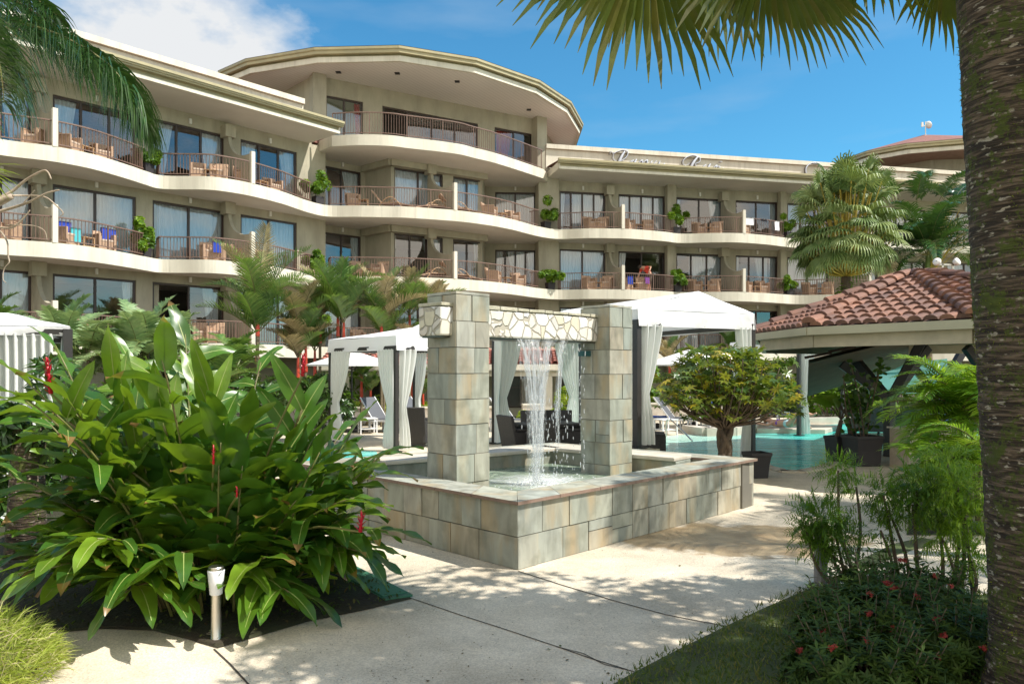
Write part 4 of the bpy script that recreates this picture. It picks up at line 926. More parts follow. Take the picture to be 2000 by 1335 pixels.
def cabana(corners, ze, zt, ridge, zr, label, drapes, group='white curtained cabanas', drop=0, posts=(0, 1, 2, 3), base_z=None, pw=.085, inner=None):
    cs = [Vector((x, y, 0)) for x, y in corners]; cen = sum(cs, Vector()) / 4
    t = thing('cabana', label, 'cabana', cen, 0, group); up = Vector((0, 0, 1))
    if len(ridge) == 1: rr = [Vector((*ridge[0], zr))] * 2
    else: rr = [Vector((*p, zr)) for p in ridge]
    ov = [c + (c - cen).normalized() * .06 for c in cs]
    E = [Vector((c.x, c.y, zt)) for c in ov]
    mb = MB()       # ridge runs between sides 0-1 (rr[0]) and 2-3 (rr[1])
    patch(mb, E[0], E[1], rr[0], rr[0]); patch(mb, E[1], E[2], rr[1], rr[0], 14); patch(mb, E[2], E[3], rr[1], rr[1]); patch(mb, E[3], E[0], rr[0], rr[1], 14)
    mb.build('canopy', inner or canvas_m, t, world=True, smooth=True)
    mb = MB()
    for a, b in zip(ov, ov[1:] + ov[:1]):
        n = 16; vs = []; o = Vector((b.y - a.y, a.x - b.x, 0)).normalized()
        for row, z in ((0, zt), (1, (zt + ze) / 2), (2, ze)):
            for i in range(n + 1):
                f = i / n; q = vlerp(a, b, f) + o * (.018 * math.sin(f * 17 + row) * row); vs.append(Vector((q.x, q.y, z - (.02 * math.sin(math.pi * f) if row < 2 else 0))))
        mb.add(vs, [(r * (n + 1) + i, r * (n + 1) + i + 1, (r + 1) * (n + 1) + i + 1, (r + 1) * (n + 1) + i) for r in range(2) for i in range(n)])
    mb.build('valance', canvas_m, t, world=True, smooth=True)
    for i in posts:
        c = cs[i]; b0 = (base_z or {}).get(i, 0); mb = MB(); mb.box((c.x, c.y, (b0 + ze + .1) / 2), (pw, pw, ze + .1 - b0), R(40)); mb.box((c.x, c.y, b0 + .02), (pw * 2.3, pw * 2.3, .03), R(40)); mb.build('pole', pole_m, t, world=True)
        if b0 > .1: mb = MB(); mb.box((c.x, c.y, b0 / 2), (.5, .5, b0), R(40)); mb.build('plinth', slate_m, t, world=True)
    mb = MB()
    for a, b in zip(cs, cs[1:] + cs[:1]): mb.bar(Vector((a.x, a.y, ze + .06)), Vector((b.x, b.y, ze + .06)), .06, .08)
    for i in range(4): mb.bar(Vector((cs[i].x, cs[i].y, zt - .04)), rr[0 if i in (0, 1) else 1] - up * .06, .04, .05)
    mb.build('frame', pole_m, t, world=True)
    for (i, j, f0, f1, g) in drapes:
        mb = MB(); a = vlerp(cs[i], cs[j], f0); b = vlerp(cs[i], cs[j], f1); drape(mb, a, b, ze + .03, .05 + (base_z or {}).get(i, 0), g, folds=max(3, int((b - a).length * 9))); mb.build('curtain', drape_m, t, world=True, smooth=True)
    return t
cabana([(-2.5, 16.25), (-.72, 17.75), (-2.6, 20.1), (-4.48, 18.6)], 2.2, 2.52, [(-2.2, 17.9), (-2.05, 18.4)], 2.86,
       'white square cabana standing between the ginger plant and the left fountain pillar', [(0, 3, .03, .26, 0), (0, 1, .04, .22, 0), (3, 0, .02, .32, 0), (1, 0, .03, .2, 0), (2, 1, .02, .2, 0)])
cabana([(1.96, 11.8), (4.12, 12.95), (1.72, 19.2), (-.42, 18.1)], 2.47, 2.74, [(3.2, 12.9), (1.24, 17.0)], 3.13,
       'long white cabana with a ridged roof right behind the fountain', [(0, 1, .03, .2, 0), (1, 0, .02, .14, 0), (3, 0, .01, .07, 0), (3, 2, .04, .3, 0), (0, 3, .01, .05, 0), (2, 3, .02, .3, 0)], base_z={0: .55}, pw=.10)
tl_ = cabana([(-6.5, 11.0), (-8.5, 14.3), (-11.9, 13.2), (-9.9, 9.9)], 2.28, 2.42, [(-8.3, 12.4), (-10.3, 11.7)], 2.72,
       'white cabana with closed curtains at the far left edge of the garden', [(0, 3, .05, .30, None), (0, 3, .32, .97, None), (0, 1, .05, .95, None)], pw=.12)
teal_m = cloth('teal_shade_cloth', (.22, .42, .38), .35)
cabana([(7.7, 20.2), (11.6, 21.2), (10.8, 24.6), (6.9, 23.6)], 2.38, 2.62, [(8.9, 21.9), (9.7, 22.8)], 2.85,
       'white cabana across the pool partly hidden by the tiled pavilion roof', [(0, 1, .02, .12, 0), (3, 0, .02, .12, 0)], pw=.09)
# shade sail glimpsed through the pavilion
mb = MB(); patch(mb, W(1700, 21, ZY(768, 21)), W(1850, 21, ZY(768, 21)), W(1850, 18, ZY(700, 18)), W(1700, 18, ZY(716, 18)), 6, 4, .1)
setp(mb.build('shade_sail', teal_m, base=W(1780, 20, 0)), 'teal shade cloth hanging low behind the black forked pavilion column', 'shade sail')

# ---- market umbrellas
def umbrella(px, D, half, ze, zp, label, rz=R(38)):
    t = thing('parasol', label, 'parasol', W(px, D), rz, 'white square parasols by the pool')
    mb = MB(); c = [Vector((half * sx, half * sy, ze)) for sx, sy in ((-1, -1), (1, -1), (1, 1), (-1, 1))]; T = Vector((0, 0, zp))
    for a, b in zip(c, c[1:] + c[:1]):
        patch(mb, a, b, T, T, 8, 5, .05, 0)
        mb.add([a, b, b - Vector((0, 0, .05)), a - Vector((0, 0, .05))], [(0, 1, 2, 3)])
    mb.build('canopy', canvas_m, t, smooth=True)
    mb = MB(); mb.tube([(0, 0, 0), (0, 0, zp)], .025, 8); mb.build('pole', pole_m, t)
    for q in c: mb = MB(); mb.bar((0, 0, ze - .15), q * .75 + Vector((0, 0, (zp - ze) * .25 + ze * .25)), .02); mb.build('rib', pole_m, t)
    mb = MB(); mb.box((0, 0, .04), (.5, .5, .08)); mb.build('base', black_m, t)
umbrella(687, 21.5, .95, 1.93, 2.33, 'white square parasol seen under the cabana roof, above the grey loungers')
umbrella(1345, 23.5, 1.0, 1.95, 2.4, 'white square parasol behind the bushy tree with the braided trunk')

# ---- low tiled building behind the cabanas
low = thing('low_poolside_building', 'low cream building with a red tiled roof seen through the waterfall frame', 'building', (-.5, 27, 0))
y0 = 26.6
def lowbox(n, c, d, m): mb = MB(); mb.box(c, d); return mb.build(n, m, low, world=True)
lowbox('wall', (-1.5, y0 + 1.7, .8), (10.2, .2, 1.6), simple('pale_green_plaster', (.50, .48, .36), .85))
lowbox('fascia', (-1.5, y0 - .3, 1.86), (10.6, .14, .20), cream); lowbox('beam', (-1.5, y0 + .05, 1.62), (10.2, .2, .16), cream)
for x in (-5.9, -3.6, -1.2, 1.25, 3.4): lowbox('column', (x, y0 + .05, .77), (.34, .3, 1.54), cream)
wn = MB()
for (xa, xb) in ((-.25, .95), (1.9, 2.9), (-2.9, -1.7), (-5.3, -4.1)):
    fo = MB(); yy = y0 + 1.58
    for x in (xa, (xa + xb) / 2, xb): fo.box((x, yy, .93), (.06, .08, 1.14))
    for z in (.38, 1.1, 1.5): fo.box(((xa + xb) / 2, yy + .005, z), (xb - xa + .06, .06, .05))
    f_ = fo.build('window', frame_m, low, world=True)
    g = MB(); g.box(((xa + xb) / 2, yy + .02, .95), (xb - xa, .01, 1.1)); g.build('glass', simple('dim_pane', (.07, .075, .07), .15), f_, world=True)
    c = MB(); drape(c, Vector((xa + .55, yy - .05, 0)), Vector((xb - .05, yy - .05, 0)), 1.45, .42, None, folds=5, out=.02); c.build('curtain', beige_cur_m, f_, world=True)
def barrel_facet(mb, K0, K1, T, sp=.23, tl=.34, r=.085):
    u = (K1 - K0).normalized(); n = u.cross((T - K0)).normalized()
    if n.z < 0: n = -n
    v = n.cross(u); 
    if v.dot(T - K0) < 0: v = -v
    L = (K1 - K0).length; tx = (T - K0).dot(u); tv = (T - K0).dot(v); cols = int(L / sp)
    mb.add([K0 - n * .02, K1 - n * .02, T - n * .02], [(0, 1, 2)], 0, .1)
    for i in range(cols + 1):
        x = (i + .5) * L / (cols + 1); vm = tv * min(x / tx if tx > 0 else 9, (L - x) / (L - tx) if tx < L else 9, 1)
        s = 0
        while s < vm - .05:
            e = min(s + tl, vm + .03); t_ = trng.random(); b = len(mb.v); k = 6; vs = []
            for (ss, rr, lift) in ((s - .04, r * 1.12, .028), (e, r * .86, .0)):
                for a in range(k + 1):
                    an = math.pi * a / k; vs.append(K0 + u * (x + rr * math.cos(an) * 1.12) + v * ss + n * (rr * math.sin(an) * .8 + lift))
            fs = [(a, a + 1, k + 2 + a, k + 1 + a) for a in range(k)] + [tuple(range(k, -1, -1))]
            mb.add(vs, fs, 0, t_); s += tl
def hip_tiles(mb, K, T, r=.12, tl=.4):
    d = (T - K); L = d.length; n = int(L / tl); u = d / L; side = u.cross(Vector((0, 0, 1))).normalized(); upv = side.cross(u)
    for i in range(n):
        s = i * tl; vs = []; k = 8
        for (ss, rr, lf) in ((s - .05, r * 1.1, .05), (s + tl, r * .88, .02)):
            for a in range(k + 1):
                an = math.pi * a / k; vs.append(K + u * ss + side * (rr * math.cos(an)) + upv * (rr * math.sin(an) * .8 + lf))
        mb.add(vs, [(a, a + 1, k + 2 + a, k + 1 + a) for a in range(k)] + [tuple(range(k, -1, -1))], 0, trng.random())
mb = MB(); z1 = 1.97
A = Vector((-6.8, y0 - .35, z1)); B = Vector((3.8, y0 - .35, z1)); 
for i in range(44):
    x = A.x + (i + .5) * (B.x - A.x) / 44
    for s in range(6):
        mb.tube([(x, A.y + s * .33 - .03, z1 + s * .095 + .03), (x, A.y + s * .33 + .34, z1 + s * .095 + .10)], [.10, .085], 6, 0, trng.random(), cap=False)
mb.add([A, B, Vector((B.x, y0 + 1.8, z1 + .57)), Vector((A.x, y0 + 1.8, z1 + .57))], [(0, 1, 2, 3)], 0, .1)
mb.build('roof', simple('red_clay_tile', (.42, .15, .11), .8, c2=(.30, .11, .08), scale=4), low, world=True)
mb = MB(); mb.prism([(-6.8, y0 - .3), (3.8, y0 - .3), (3.8, y0 + 5), (-6.8, y0 + 5)], 1.72, 1.78, 1, mb=1); mb.box((-1.5, y0 + 3.4, 2.2), (10.4, 3.2, .75)); mb.build('roof_deck', [cream, soffit_m], low, world=True)
# stone garden wall in front of it
gw = simple('garden_wall_stone', (.58, .53, .46), .85, c2=(.40, .34, .28), scale=5, bump=.3)
def gwall(a, b, h, th, label):
    t = thing('garden_wall', label, 'wall', (a + b) / 2); mb = MB(); mb.bar(a + Vector((0, 0, h / 2)), b + Vector((0, 0, h / 2)), th, h); mb.build('wall', gw, t, world=True)
    mb = MB(); mb.bar(a + Vector((0, 0, h + .025)), b + Vector((0, 0, h + .025)), th + .06, .05); mb.build('coping', cream, t, world=True)
gwall(W(560, 24.3), W(990, 24.8), .52, .3, 'low cream garden wall behind the grey loungers')
gwall(W(1020, 24.8), W(1062, 24.9), .6, .3, 'short cream garden wall behind the waterfall beside the yellow green bush')
gwall(W(1240, 25.5), W(1480, 26.2), .6, .3, 'low stone garden wall across the pool behind the bushy tree')

# ---- tiled pavilion on the right
pav = thing('tiled_pavilion', 'open pavilion with a low terracotta barrel tile roof beside the pool', 'pavilion', (8.2, 14.5, 0))
KK = [(4.84, 14.9), (4.96, 12.5), (6.45, 10.5), (9.2, 9.8), (11.4, 11.5), (12.0, 14.5), (11, 17.5), (8.3, 19.0), (5.8, 17.6)]
KV = [Vector((x, y, 2.50)) for x, y in KK]; TP = Vector((8.05, 15.1, 3.72))
mb = MB()
for i in range(len(KV)):
    barrel_facet(mb, KV[i], KV[(i + 1) % len(KV)], TP, sp=.24)
mb.build('roof', tile_m, pav, world=True, smooth=False)
mb = MB()
for k in KV: hip_tiles(mb, k + Vector((0, 0, .03)), TP + Vector((0, 0, .03)))
mb.build('hip_tiles', tile_m, pav, world=True)
cg = simple('pavilion_gutter_paint', (.46, .43, .30), .55, c2=(.40, .37, .26), scale=1.5); cf = simple('pavilion_fascia', (.50, .44, .32), .7)
cenp = sum(KV, Vector()) / len(KV)
def rings(off, z0, z1, m, name):
    mb = MB(); P_ = [k + (k - cenp).normalized() * off for k in KV]
    for a, b in zip(P_, P_[1:] + P_[:1]):
        mb.bar(Vector((a.x, a.y, (z0 + z1) / 2)), Vector((b.x, b.y, (z0 + z1) / 2)), .10, z1 - z0)
    return mb.build(name, m, pav, world=True)
rings(.04, 2.36, 2.49, cg, 'gutter'); rings(-.12, 2.16, 2.36, cf, 'fascia')
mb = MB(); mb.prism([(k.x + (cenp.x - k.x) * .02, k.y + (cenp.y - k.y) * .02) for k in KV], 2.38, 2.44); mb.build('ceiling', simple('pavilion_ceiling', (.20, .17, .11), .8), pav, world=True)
# forked black columns
def fork(px, D, branches, w_=.17):
    b = W(px, D); mb = MB(); mb.box((b.x, b.y, .62), (w_, w_, 1.24), R(20)); 
    for (dx, dy, dz) in branches: mb.bar((b.x, b.y, 1.15), (b.x + dx, b.y + dy, 1.15 + dz), w_ * .85, w_)
    mb.build('forked_column', black_m, pav, world=True, bevel=.008)
fork(1737, 15.5, [(-.9, .2, .75), (.55, -.2, 1.2), (.95, .3, 1.1), (-.5, .9, 1.1)])
fork(1960, 15.8, [(-.9, -.2, 1.1), (.7, .1, 1.2)]); fork(1830, 18.4, [(-.8, .2, 1.1), (.7, .1, 1.1)])
# lean-to roof that dips behind the pavilion edge
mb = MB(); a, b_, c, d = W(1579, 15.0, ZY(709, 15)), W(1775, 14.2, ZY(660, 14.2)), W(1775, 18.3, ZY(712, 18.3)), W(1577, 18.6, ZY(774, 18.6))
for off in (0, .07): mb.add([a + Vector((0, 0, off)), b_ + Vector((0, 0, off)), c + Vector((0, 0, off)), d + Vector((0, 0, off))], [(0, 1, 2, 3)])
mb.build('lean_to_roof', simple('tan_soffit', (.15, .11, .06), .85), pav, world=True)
mb = MB(); hip_tiles(mb, a + Vector((0, 0, .05)), b_ + Vector((0, 0, .05)), .06, .45); mb.build('verge_tiles', simple('dark_verge_tile', (.10, .065, .06), .7), pav, world=True)
# stone bar counter
bc = thing('stone_counter', 'cream stone bar counter under the tiled pavilion behind the feathery palm', 'counter', G(1800, 915))
mb = MB(); p0, p1 = G(1767, 915), G(1900, 905); t = (p1 - p0).normalized(); mb.bar(p0 + Vector((0, .2, .35)), p1 + Vector((0, .2, .35)), .4, .70); mb.build('base', simple('counter_stone', (.50, .42, .32), .8, c2=(.40, .33, .25), scale=9, bump=.3), bc, world=True)
mb = MB(); mb.bar(p0 + Vector((-.03, .2, .72)), p1 + Vector((0, .2, .72)), .46, .03); mb.build('top', cream, bc, world=True)
nh = MB(); q = p0 + Vector((.3, .2, .735))
for dx in (-.1, .1):
    for dy in (-.06, .06): nh.tube([q + Vector((dx, dy, 0)), q + Vector((dx, dy, .16))], .008, 5)
for dx in (-.1, .1): nh.bar(q + Vector((dx, -.06, .16)), q + Vector((dx, .06, .16)), .012)
for dy in (-.06, .06): nh.bar(q + Vector((-.1, dy, .16)), q + Vector((.1, dy, .16)), .012); nh.bar(q + Vector((-.1, dy, .01)), q + Vector((.1, dy, .01)), .012)
setp(nh.build('wire_caddy', black_m, base=q), 'small black wire caddy standing on the end of the stone counter', 'caddy')
# floodlights on the pavilion roof ridge
fl = thing('floodlights', 'pair of white floodlights standing on top of the tiled pavilion roof', 'floodlight', (8.35, 14.6, 3.72))
for sx, rz in ((-.08, R(-50)), (.22, R(30))):
    mb = MB(); mb.lathe([(.02, 0), (.10, .03), (.13, .12), (.12, .16), (.02, .17)], n=12); o = mb.build('lamp_head', white_p, fl, smooth=True); o.scale = (.6, .6, .6); o.location = (sx, 0, .12); o.rotation_euler = (R(65), 0, rz)
mb = MB(); mb.bar((-.15, 0, .1), (.3, 0, .1), .03); mb.bar((0, 0, -.1), (0, 0, .12), .03); mb.bar((.2, 0, -.1), (.2, 0, .12), .03); mb.build('bracket', metal_m, fl)
# ------------------------------------------------------------------ plants
vr = random.Random(21)
ginger_m = leafmat('ginger_leaf', (.016, .060, .012), (.050, .135, .012), (.38, .56, .02), .28, .32, .6, cc=(.17, .27, .02), cd=(.22, .12, .04)); rib_m = simple('leaf_midrib', (.30, .36, .10), .5)
gstem_m = simple('ginger_stem', (.16, .19, .045), .5, c2=(.13, .09, .04), scale=8)
bract_m = simple('crimson_bract', (.52, .012, .03), .35, c2=(.36, .008, .02), scale=20)
palm_m = leafmat('palm_leaflet', (.035, .095, .025), (.09, .18, .035), (.28, .42, .05), .28, .36, .6, cc=(.20, .27, .06))
dkpalm_m = leafmat('dark_glossy_leaflet', (.018, .055, .018), (.04, .10, .022), (.16, .28, .03), .14, .24, .8, cc=(.09, .15, .03))
pale_m = leafmat('pale_palm_leaflet', (.10, .19, .08), (.22, .33, .14), (.4, .5, .12), .3, .42, .5, cc=(.36, .42, .20))
dryp_m = leafmat('dry_palm_leaflet', (.16, .15, .06), (.34, .27, .14), (.5, .4, .15), .2, .6, .3, cc=(.42, .34, .20))
fan_m = leafmat('fan_palm_leaf', (.05, .105, .028), (.13, .20, .055), (.4, .45, .08), .18, .5, .4, cc=(.28, .34, .12))
hang_m = leafmat('hanging_fan_leaf', (.035, .06, .012), (.075, .105, .018), (.34, .36, .03), .42, .5, .3, cc=(.17, .09, .03))
areca_m = leafmat('areca_leaflet', (.05, .15, .02), (.14, .29, .02), (.4, .6, .03), .42, .35, .5, cc=(.32, .40, .04))
shef_m = leafmat('umbrella_tree_leaf', (.035, .085, .015), (.09, .15, .02), (.35, .42, .03), .3, .32, .6, cc=(.38, .30, .02))
dark_m = leafmat('dark_shrub_leaf', (.018, .055, .012), (.05, .11, .02), (.2, .32, .03), .25, .35, .5, cc=(.10, .15, .03))
yg_m = leafmat('yellow_green_leaf', (.12, .22, .02), (.28, .40, .03), (.5, .6, .03), .35, .4, .4, cc=(.42, .48, .05))
fern_m = leafmat('ferny_leaf', (.035, .10, .015), (.10, .21, .02), (.35, .5, .03), .4, .45, .4, cc=(.26, .40, .03))
grass_m = leafmat('fine_grass', (.16, .23, .03), (.38, .46, .06), (.6, .65, .1), .4, .6, .3, cc=(.62, .50, .34))
turf_m = leafmat('turf_blade', (.035, .065, .012), (.09, .13, .02), (.3, .4, .04), .3, .6, .3, cc=(.17, .15, .05))
bark_m = simple('grey_brown_bark', (.17, .125, .085), .9, c2=(.07, .05, .035), scale=6, bump=.9, bscale=22, stretch=(1, 1, .25))
shaft_m = simple('scarlet_crownshaft', (.52, .06, .025), .45, var=.2)
cane_m = simple('ringed_cane', (.20, .16, .09), .8, c2=(.09, .07, .04), scale=12, stretch=(.3, .3, 3))
yel_m = simple('yellow_stalk', (.48, .36, .05), .6, var=.2)
UP = Vector((0, 0, 1))
def inpoly(x, y, poly):
    c = False; n = len(poly)
    for i in range(n):
        a, b = poly[i], poly[i - 1]
        if (a.y > y) != (b.y > y) and x < (b.x - a.x) * (y - a.y) / (b.y - a.y) + a.x: c = not c
    return c
def rv(a=1): return Vector((vr.uniform(-a, a), vr.uniform(-a, a), vr.uniform(-a, a)))
def lance(mb, p, d, nrm, L, wd, t, droop=.5, n=6, fold=.25, wave=.06, m=0, pet=.06, rib=0, tip=0):
    """broad leaf with a midrib: two strips of quads, wavy edge, bending down"""
    d = d.normalized(); side = d.cross(nrm).normalized(); nrm = side.cross(d).normalized(); vs = []; q = p.copy(); ph = vr.uniform(0, 6)
    for i in range(n + 1):
        f = i / n; w_ = wd * (math.sin(math.pi * min(1, (f * .94 + .06)) ** .82) ** .8 if f < 1 else 0); w_ = max(w_, .001) * .5
        nn = (nrm - d * 0).normalized(); wv = wave * wd * math.sin(f * 11 + ph)
        vs += [q + side * w_ + nn * (fold * w_ + wv), q.copy(), q - side * w_ + nn * (fold * w_ - wv)]
        d = (d - UP * droop / n).normalized(); nrm = side.cross(d).normalized(); q = q + d * (L / n)
    b0 = len(mb.v); mb.v.extend(vs)
    for i in range(n):
        b = b0 + i * 3; tt_ = 1.0 if (tip and i >= n - tip) else min(.85, t) if rib else t
        mb.f += [[b, b + 1, b + 4, b + 3], [b + 1, b + 2, b + 5, b + 4]]; mb.m += [m, m]; mb.t += [tt_, tt_]
    if rib:
        for i in range(n - 1):
            a_, b_ = vs[i * 3 + 1], vs[i * 3 + 4]; e_ = side * (.0035 * (1 - i / n) + .0008); mb.add([a_ + e_ + nrm * .0025, a_ - e_ + nrm * .0025, b_ - e_ + nrm * .0025, b_ + e_ + nrm * .0025], [(0, 1, 2, 3)], 1, .5)
def frond(mb, root, az, el, L, droop, nl=34, ll=.5, lw=.03, t=.4, tv=.25, lift=.35, ld=.8, m=0, mr=1, r0=.016, start=.18, sweep=.75, curl=0.0, taper=.35):
    """pinnate palm leaf: rachis bends down by droop (radians over its length), leaflets both sides"""
    p = root.copy(); pts = [p.copy()]; n = 16; dirs = []; a = el; azz = az
    for i in range(n):
        d = Vector((math.cos(azz) * math.cos(a), math.sin(azz) * math.cos(a), math.sin(a))); dirs.append(d); p = p + d * (L / n); pts.append(p.copy()); a -= droop / n * (.4 + 1.2 * i / n); azz += curl / n
    dirs.append(dirs[-1]); mb.tube(pts, [r0 * (1 - .85 * i / n) for i in range(n + 1)], 4, mr, t, cap=False)
    for k in range(nl):
        f = start + (1 - start) * (k + .5) / nl; x = f * n; i = min(int(x), n - 1); q = pts[i].lerp(pts[i + 1], x - i); T = dirs[i]
        S = T.cross(UP)
        S = S.normalized() if S.length > .05 else Vector((-math.sin(az), math.cos(az), 0)); N_ = S.cross(T).normalized()
        lf = ll * (.55 + .45 * math.sin(math.pi * min(1, f * .9 + .12))) * (1 - taper * max(0, f - .6) / .4) * vr.uniform(.88, 1.1)
        for sgn_ in (1, -1):
            d = (S * sgn_ * math.cos(sweep * (.35 + .65 * f)) + T * math.sin(sweep * (.35 + .65 * f)) + N_ * (lift + vr.uniform(-.12, .12))).normalized()
            w0 = N_.cross(d).normalized() * lw * .5; vs = []; z = q.copy(); dd = d
            for s, wk in ((0, .6), (.33, 1), (.68, .75), (1, .04)):
                if s: z = z + dd * lf * .335; dd = (dd - UP * ld * .4 * vr.uniform(.8, 1.2)).normalized()
                vs += [z + w0 * wk, z - w0 * wk]
            mb.add(vs, [(0, 1, 3, 2), (2, 3, 5, 4), (4, 5, 7, 6)], m, min(1, max(0, t + vr.uniform(-tv, tv))))
def fanleaf(mb, hub, out, nrm, r, nseg=26, spread=R(250), t=.4, tipdroop=.7, split=.45, m=0, tv=.15, seglen=None):
    """palmate leaf: pleated blade splitting into drooping tips"""
    out = out.normalized(); nrm = (nrm - out * nrm.dot(out)).normalized(); side = out.cross(nrm)
    for k in range(nseg):
        a0 = -spread / 2 + spread * k / nseg; a1 = -spread / 2 + spread * (k + 1) / nseg; am = (a0 + a1) / 2; rr = r * (.78 + .22 * math.cos(am * .55)) * vr.uniform(.92, 1.06)
        if seglen: rr = r * seglen(am) * vr.uniform(.9, 1.08)
        def P_(a, s, z=0): return hub + (out * math.cos(a) + side * math.sin(a)) * s + nrm * z
        pl = .02 * r
        vs = [hub, P_(a0, rr * split, -pl), P_(am, rr * split, pl), P_(a1, rr * split, -pl)]
        c = P_(am, rr * split, 0); d = (out * math.cos(am) + side * math.sin(am)); w_ = (P_(a1, 1) - P_(a0, 1)) * rr * split * .5; z = c.copy()
        d1 = (d - UP * tipdroop * .35).normalized(); z1 = z + d1 * rr * (1 - split) * .5; d2 = (d1 - UP * tipdroop * vr.uniform(.7, 1.3)).normalized(); z2 = z1 + d2 * rr * (1 - split) * .5
        vs += [z1 + w_ * .62, z1 - w_ * .62, z2 + w_ * .06, z2 - w_ * .06]
        mb.add(vs, [(0, 1, 2), (0, 2, 3), (1, 2, 4), (2, 3, 4), (1, 4, 5), (4, 6, 7, 5)] if False else [(0, 1, 2), (0, 2, 3), (1, 2, 5), (2, 4, 5), (2, 3, 4), (4, 6, 7, 5)], m, min(1, max(0, t + vr.uniform(-tv, tv))))
def whorl(mb, c, d, n, L, wd, t, flat=.5, droop=.4, m=0, seg=2):
    d = d.normalized(); a = d.cross(UP); a = a.normalized() if a.length > .1 else Vector((1, 0, 0)); b = d.cross(a); ph = vr.uniform(0, 6)
    for k in range(n):
        an = ph + 2 * math.pi * k / n; e = (a * math.cos(an) + b * math.sin(an)) * 1.0 + d * flat
        lance(mb, c, e, d, L * vr.uniform(.8, 1.15), wd, min(1, max(0, t + vr.uniform(-.12, .12))), droop, seg, .2, 0, m)
def curve(a, b, bend, n=7):
    out = []
    for i in range(n + 1): f = i / n; out.append(a.lerp(b, f) + bend * math.sin(math.pi * f * .5) * (1 - f) * 1.0)
    return out
def leafball(mb, c, rad, n, L, wd, t=.5, tv=.35, nn=5, clumps=0, flat=.5, surf=.55, droop=.3):
    """leaf whorls through an uneven volume; clumps make light and dark masses and gaps"""
    cl = [(Vector((vr.gauss(0, .55) * rad[0], vr.gauss(0, .55) * rad[1], vr.gauss(0, .5) * rad[2])), vr.uniform(.28, .5), vr.uniform(-.2, .2)) for _ in range(clumps)]
    for i in range(n):
        d = rv().normalized(); r = surf + (1 - surf) * vr.random() ** .5
        if cl: o, k, dt = cl[i % len(cl)]; p = o + Vector((d.x * rad[0], d.y * rad[1], d.z * rad[2])) * k * r
        else: dt = 0; p = Vector((d.x * rad[0], d.y * rad[1], d.z * rad[2])) * r * vr.uniform(.85, 1.08)
        p = p + c
        if p.z < .02: p.z = vr.uniform(.02, .15)
        whorl(mb, p, d + UP * .5, nn, L, wd, min(1, max(0, t + dt + vr.uniform(-tv, tv) * .5)), flat, droop)

# ---- red ginger, the big plant in front on the left
gp = thing('red_ginger_plant', 'large glossy ginger plant with broad leaves and crimson flower spikes beside the path lamp', 'plant', (-2.35, 5.8, 0))
lv = MB(); st = MB(); gc = Vector((-2.35, 5.85, 0))
def gstem(base, az, lean, L, nl, t0=0, big=1.0):
    pts = [base]; a = math.pi / 2 - lean * .35; p = base.copy(); n = 10
    for i in range(n):
        d = Vector((math.cos(az) * math.cos(a), math.sin(az) * math.cos(a), math.sin(a))); p = p + d * L / n; pts.append(p.copy()); a -= lean * .95 / n
    st.tube(pts, [.013 * (1 - .6 * i / n) for i in range(n + 1)], 5)
    for k in range(nl):
        f = .28 + .72 * (k + .3) / nl; x = f * n; i = min(int(x), n - 1); q = pts[i].lerp(pts[i + 1], x - i); T = (pts[i + 1] - pts[i]).normalized()
        S = T.cross(UP); S = S.normalized() if S.length > .1 else Vector((1, 0, 0)); N_ = S.cross(T).normalized()
        S = (S * 1 + N_ * .0); sg = 1 if k % 2 else -1
        d = (S * sg * vr.uniform(.55, .95) + T * vr.uniform(.5, .9) + N_ * vr.uniform(-.1, .25) + rv(.12)).normalized()
        if k == nl - 1: d = (T + S * .2 * sg).normalized()
        if q.z < .8 and abs(pxof(q + d * .25) - 422) < 48 and q.y < 5.35: continue
        LL = vr.uniform(.40, .62) * big * (.75 + .25 * math.sin(math.pi * f))
        lance(lv, q, d, (N_ + UP * .5).normalized(), LL, LL * vr.uniform(.25, .34), min(1, max(0, t0 + vr.betavariate(2, 2.6))), vr.uniform(.3, 1.2), 8, .24, .10, rib=1, tip=(vr.choice((1, 1, 2)) if vr.random() < .18 else 0))
for i in range(74):
    az = vr.uniform(0, 2 * math.pi); lean = R(vr.choice((12, 20, 28, 38, 48, 58, 68, 76))) * vr.uniform(.8, 1.15)
    rr = vr.uniform(.05, .62); b0 = gc + Vector((math.cos(az) * rr, math.sin(az) * rr * .7, 0)); L = vr.uniform(1.35, 2.2) * (1 - .10 * lean) * (.74 if math.cos(az) > .3 else 1)
    if math.sin(az) < -.5 and lean > R(45): L *= .72
    gstem(b0, az, lean, L, vr.randint(9, 12))
for i in range(40):     # low outward shoots that hide the canes
    az = vr.uniform(0, 2 * math.pi); rr = vr.uniform(.3, .7); b0 = gc + Vector((math.cos(az) * rr, math.sin(az) * rr * .75, 0)); gstem(b0, az, R(vr.uniform(45, 85)), vr.uniform(.7, 1.15) * (.85 if math.cos(az) > .3 else 1), vr.randint(7, 9))
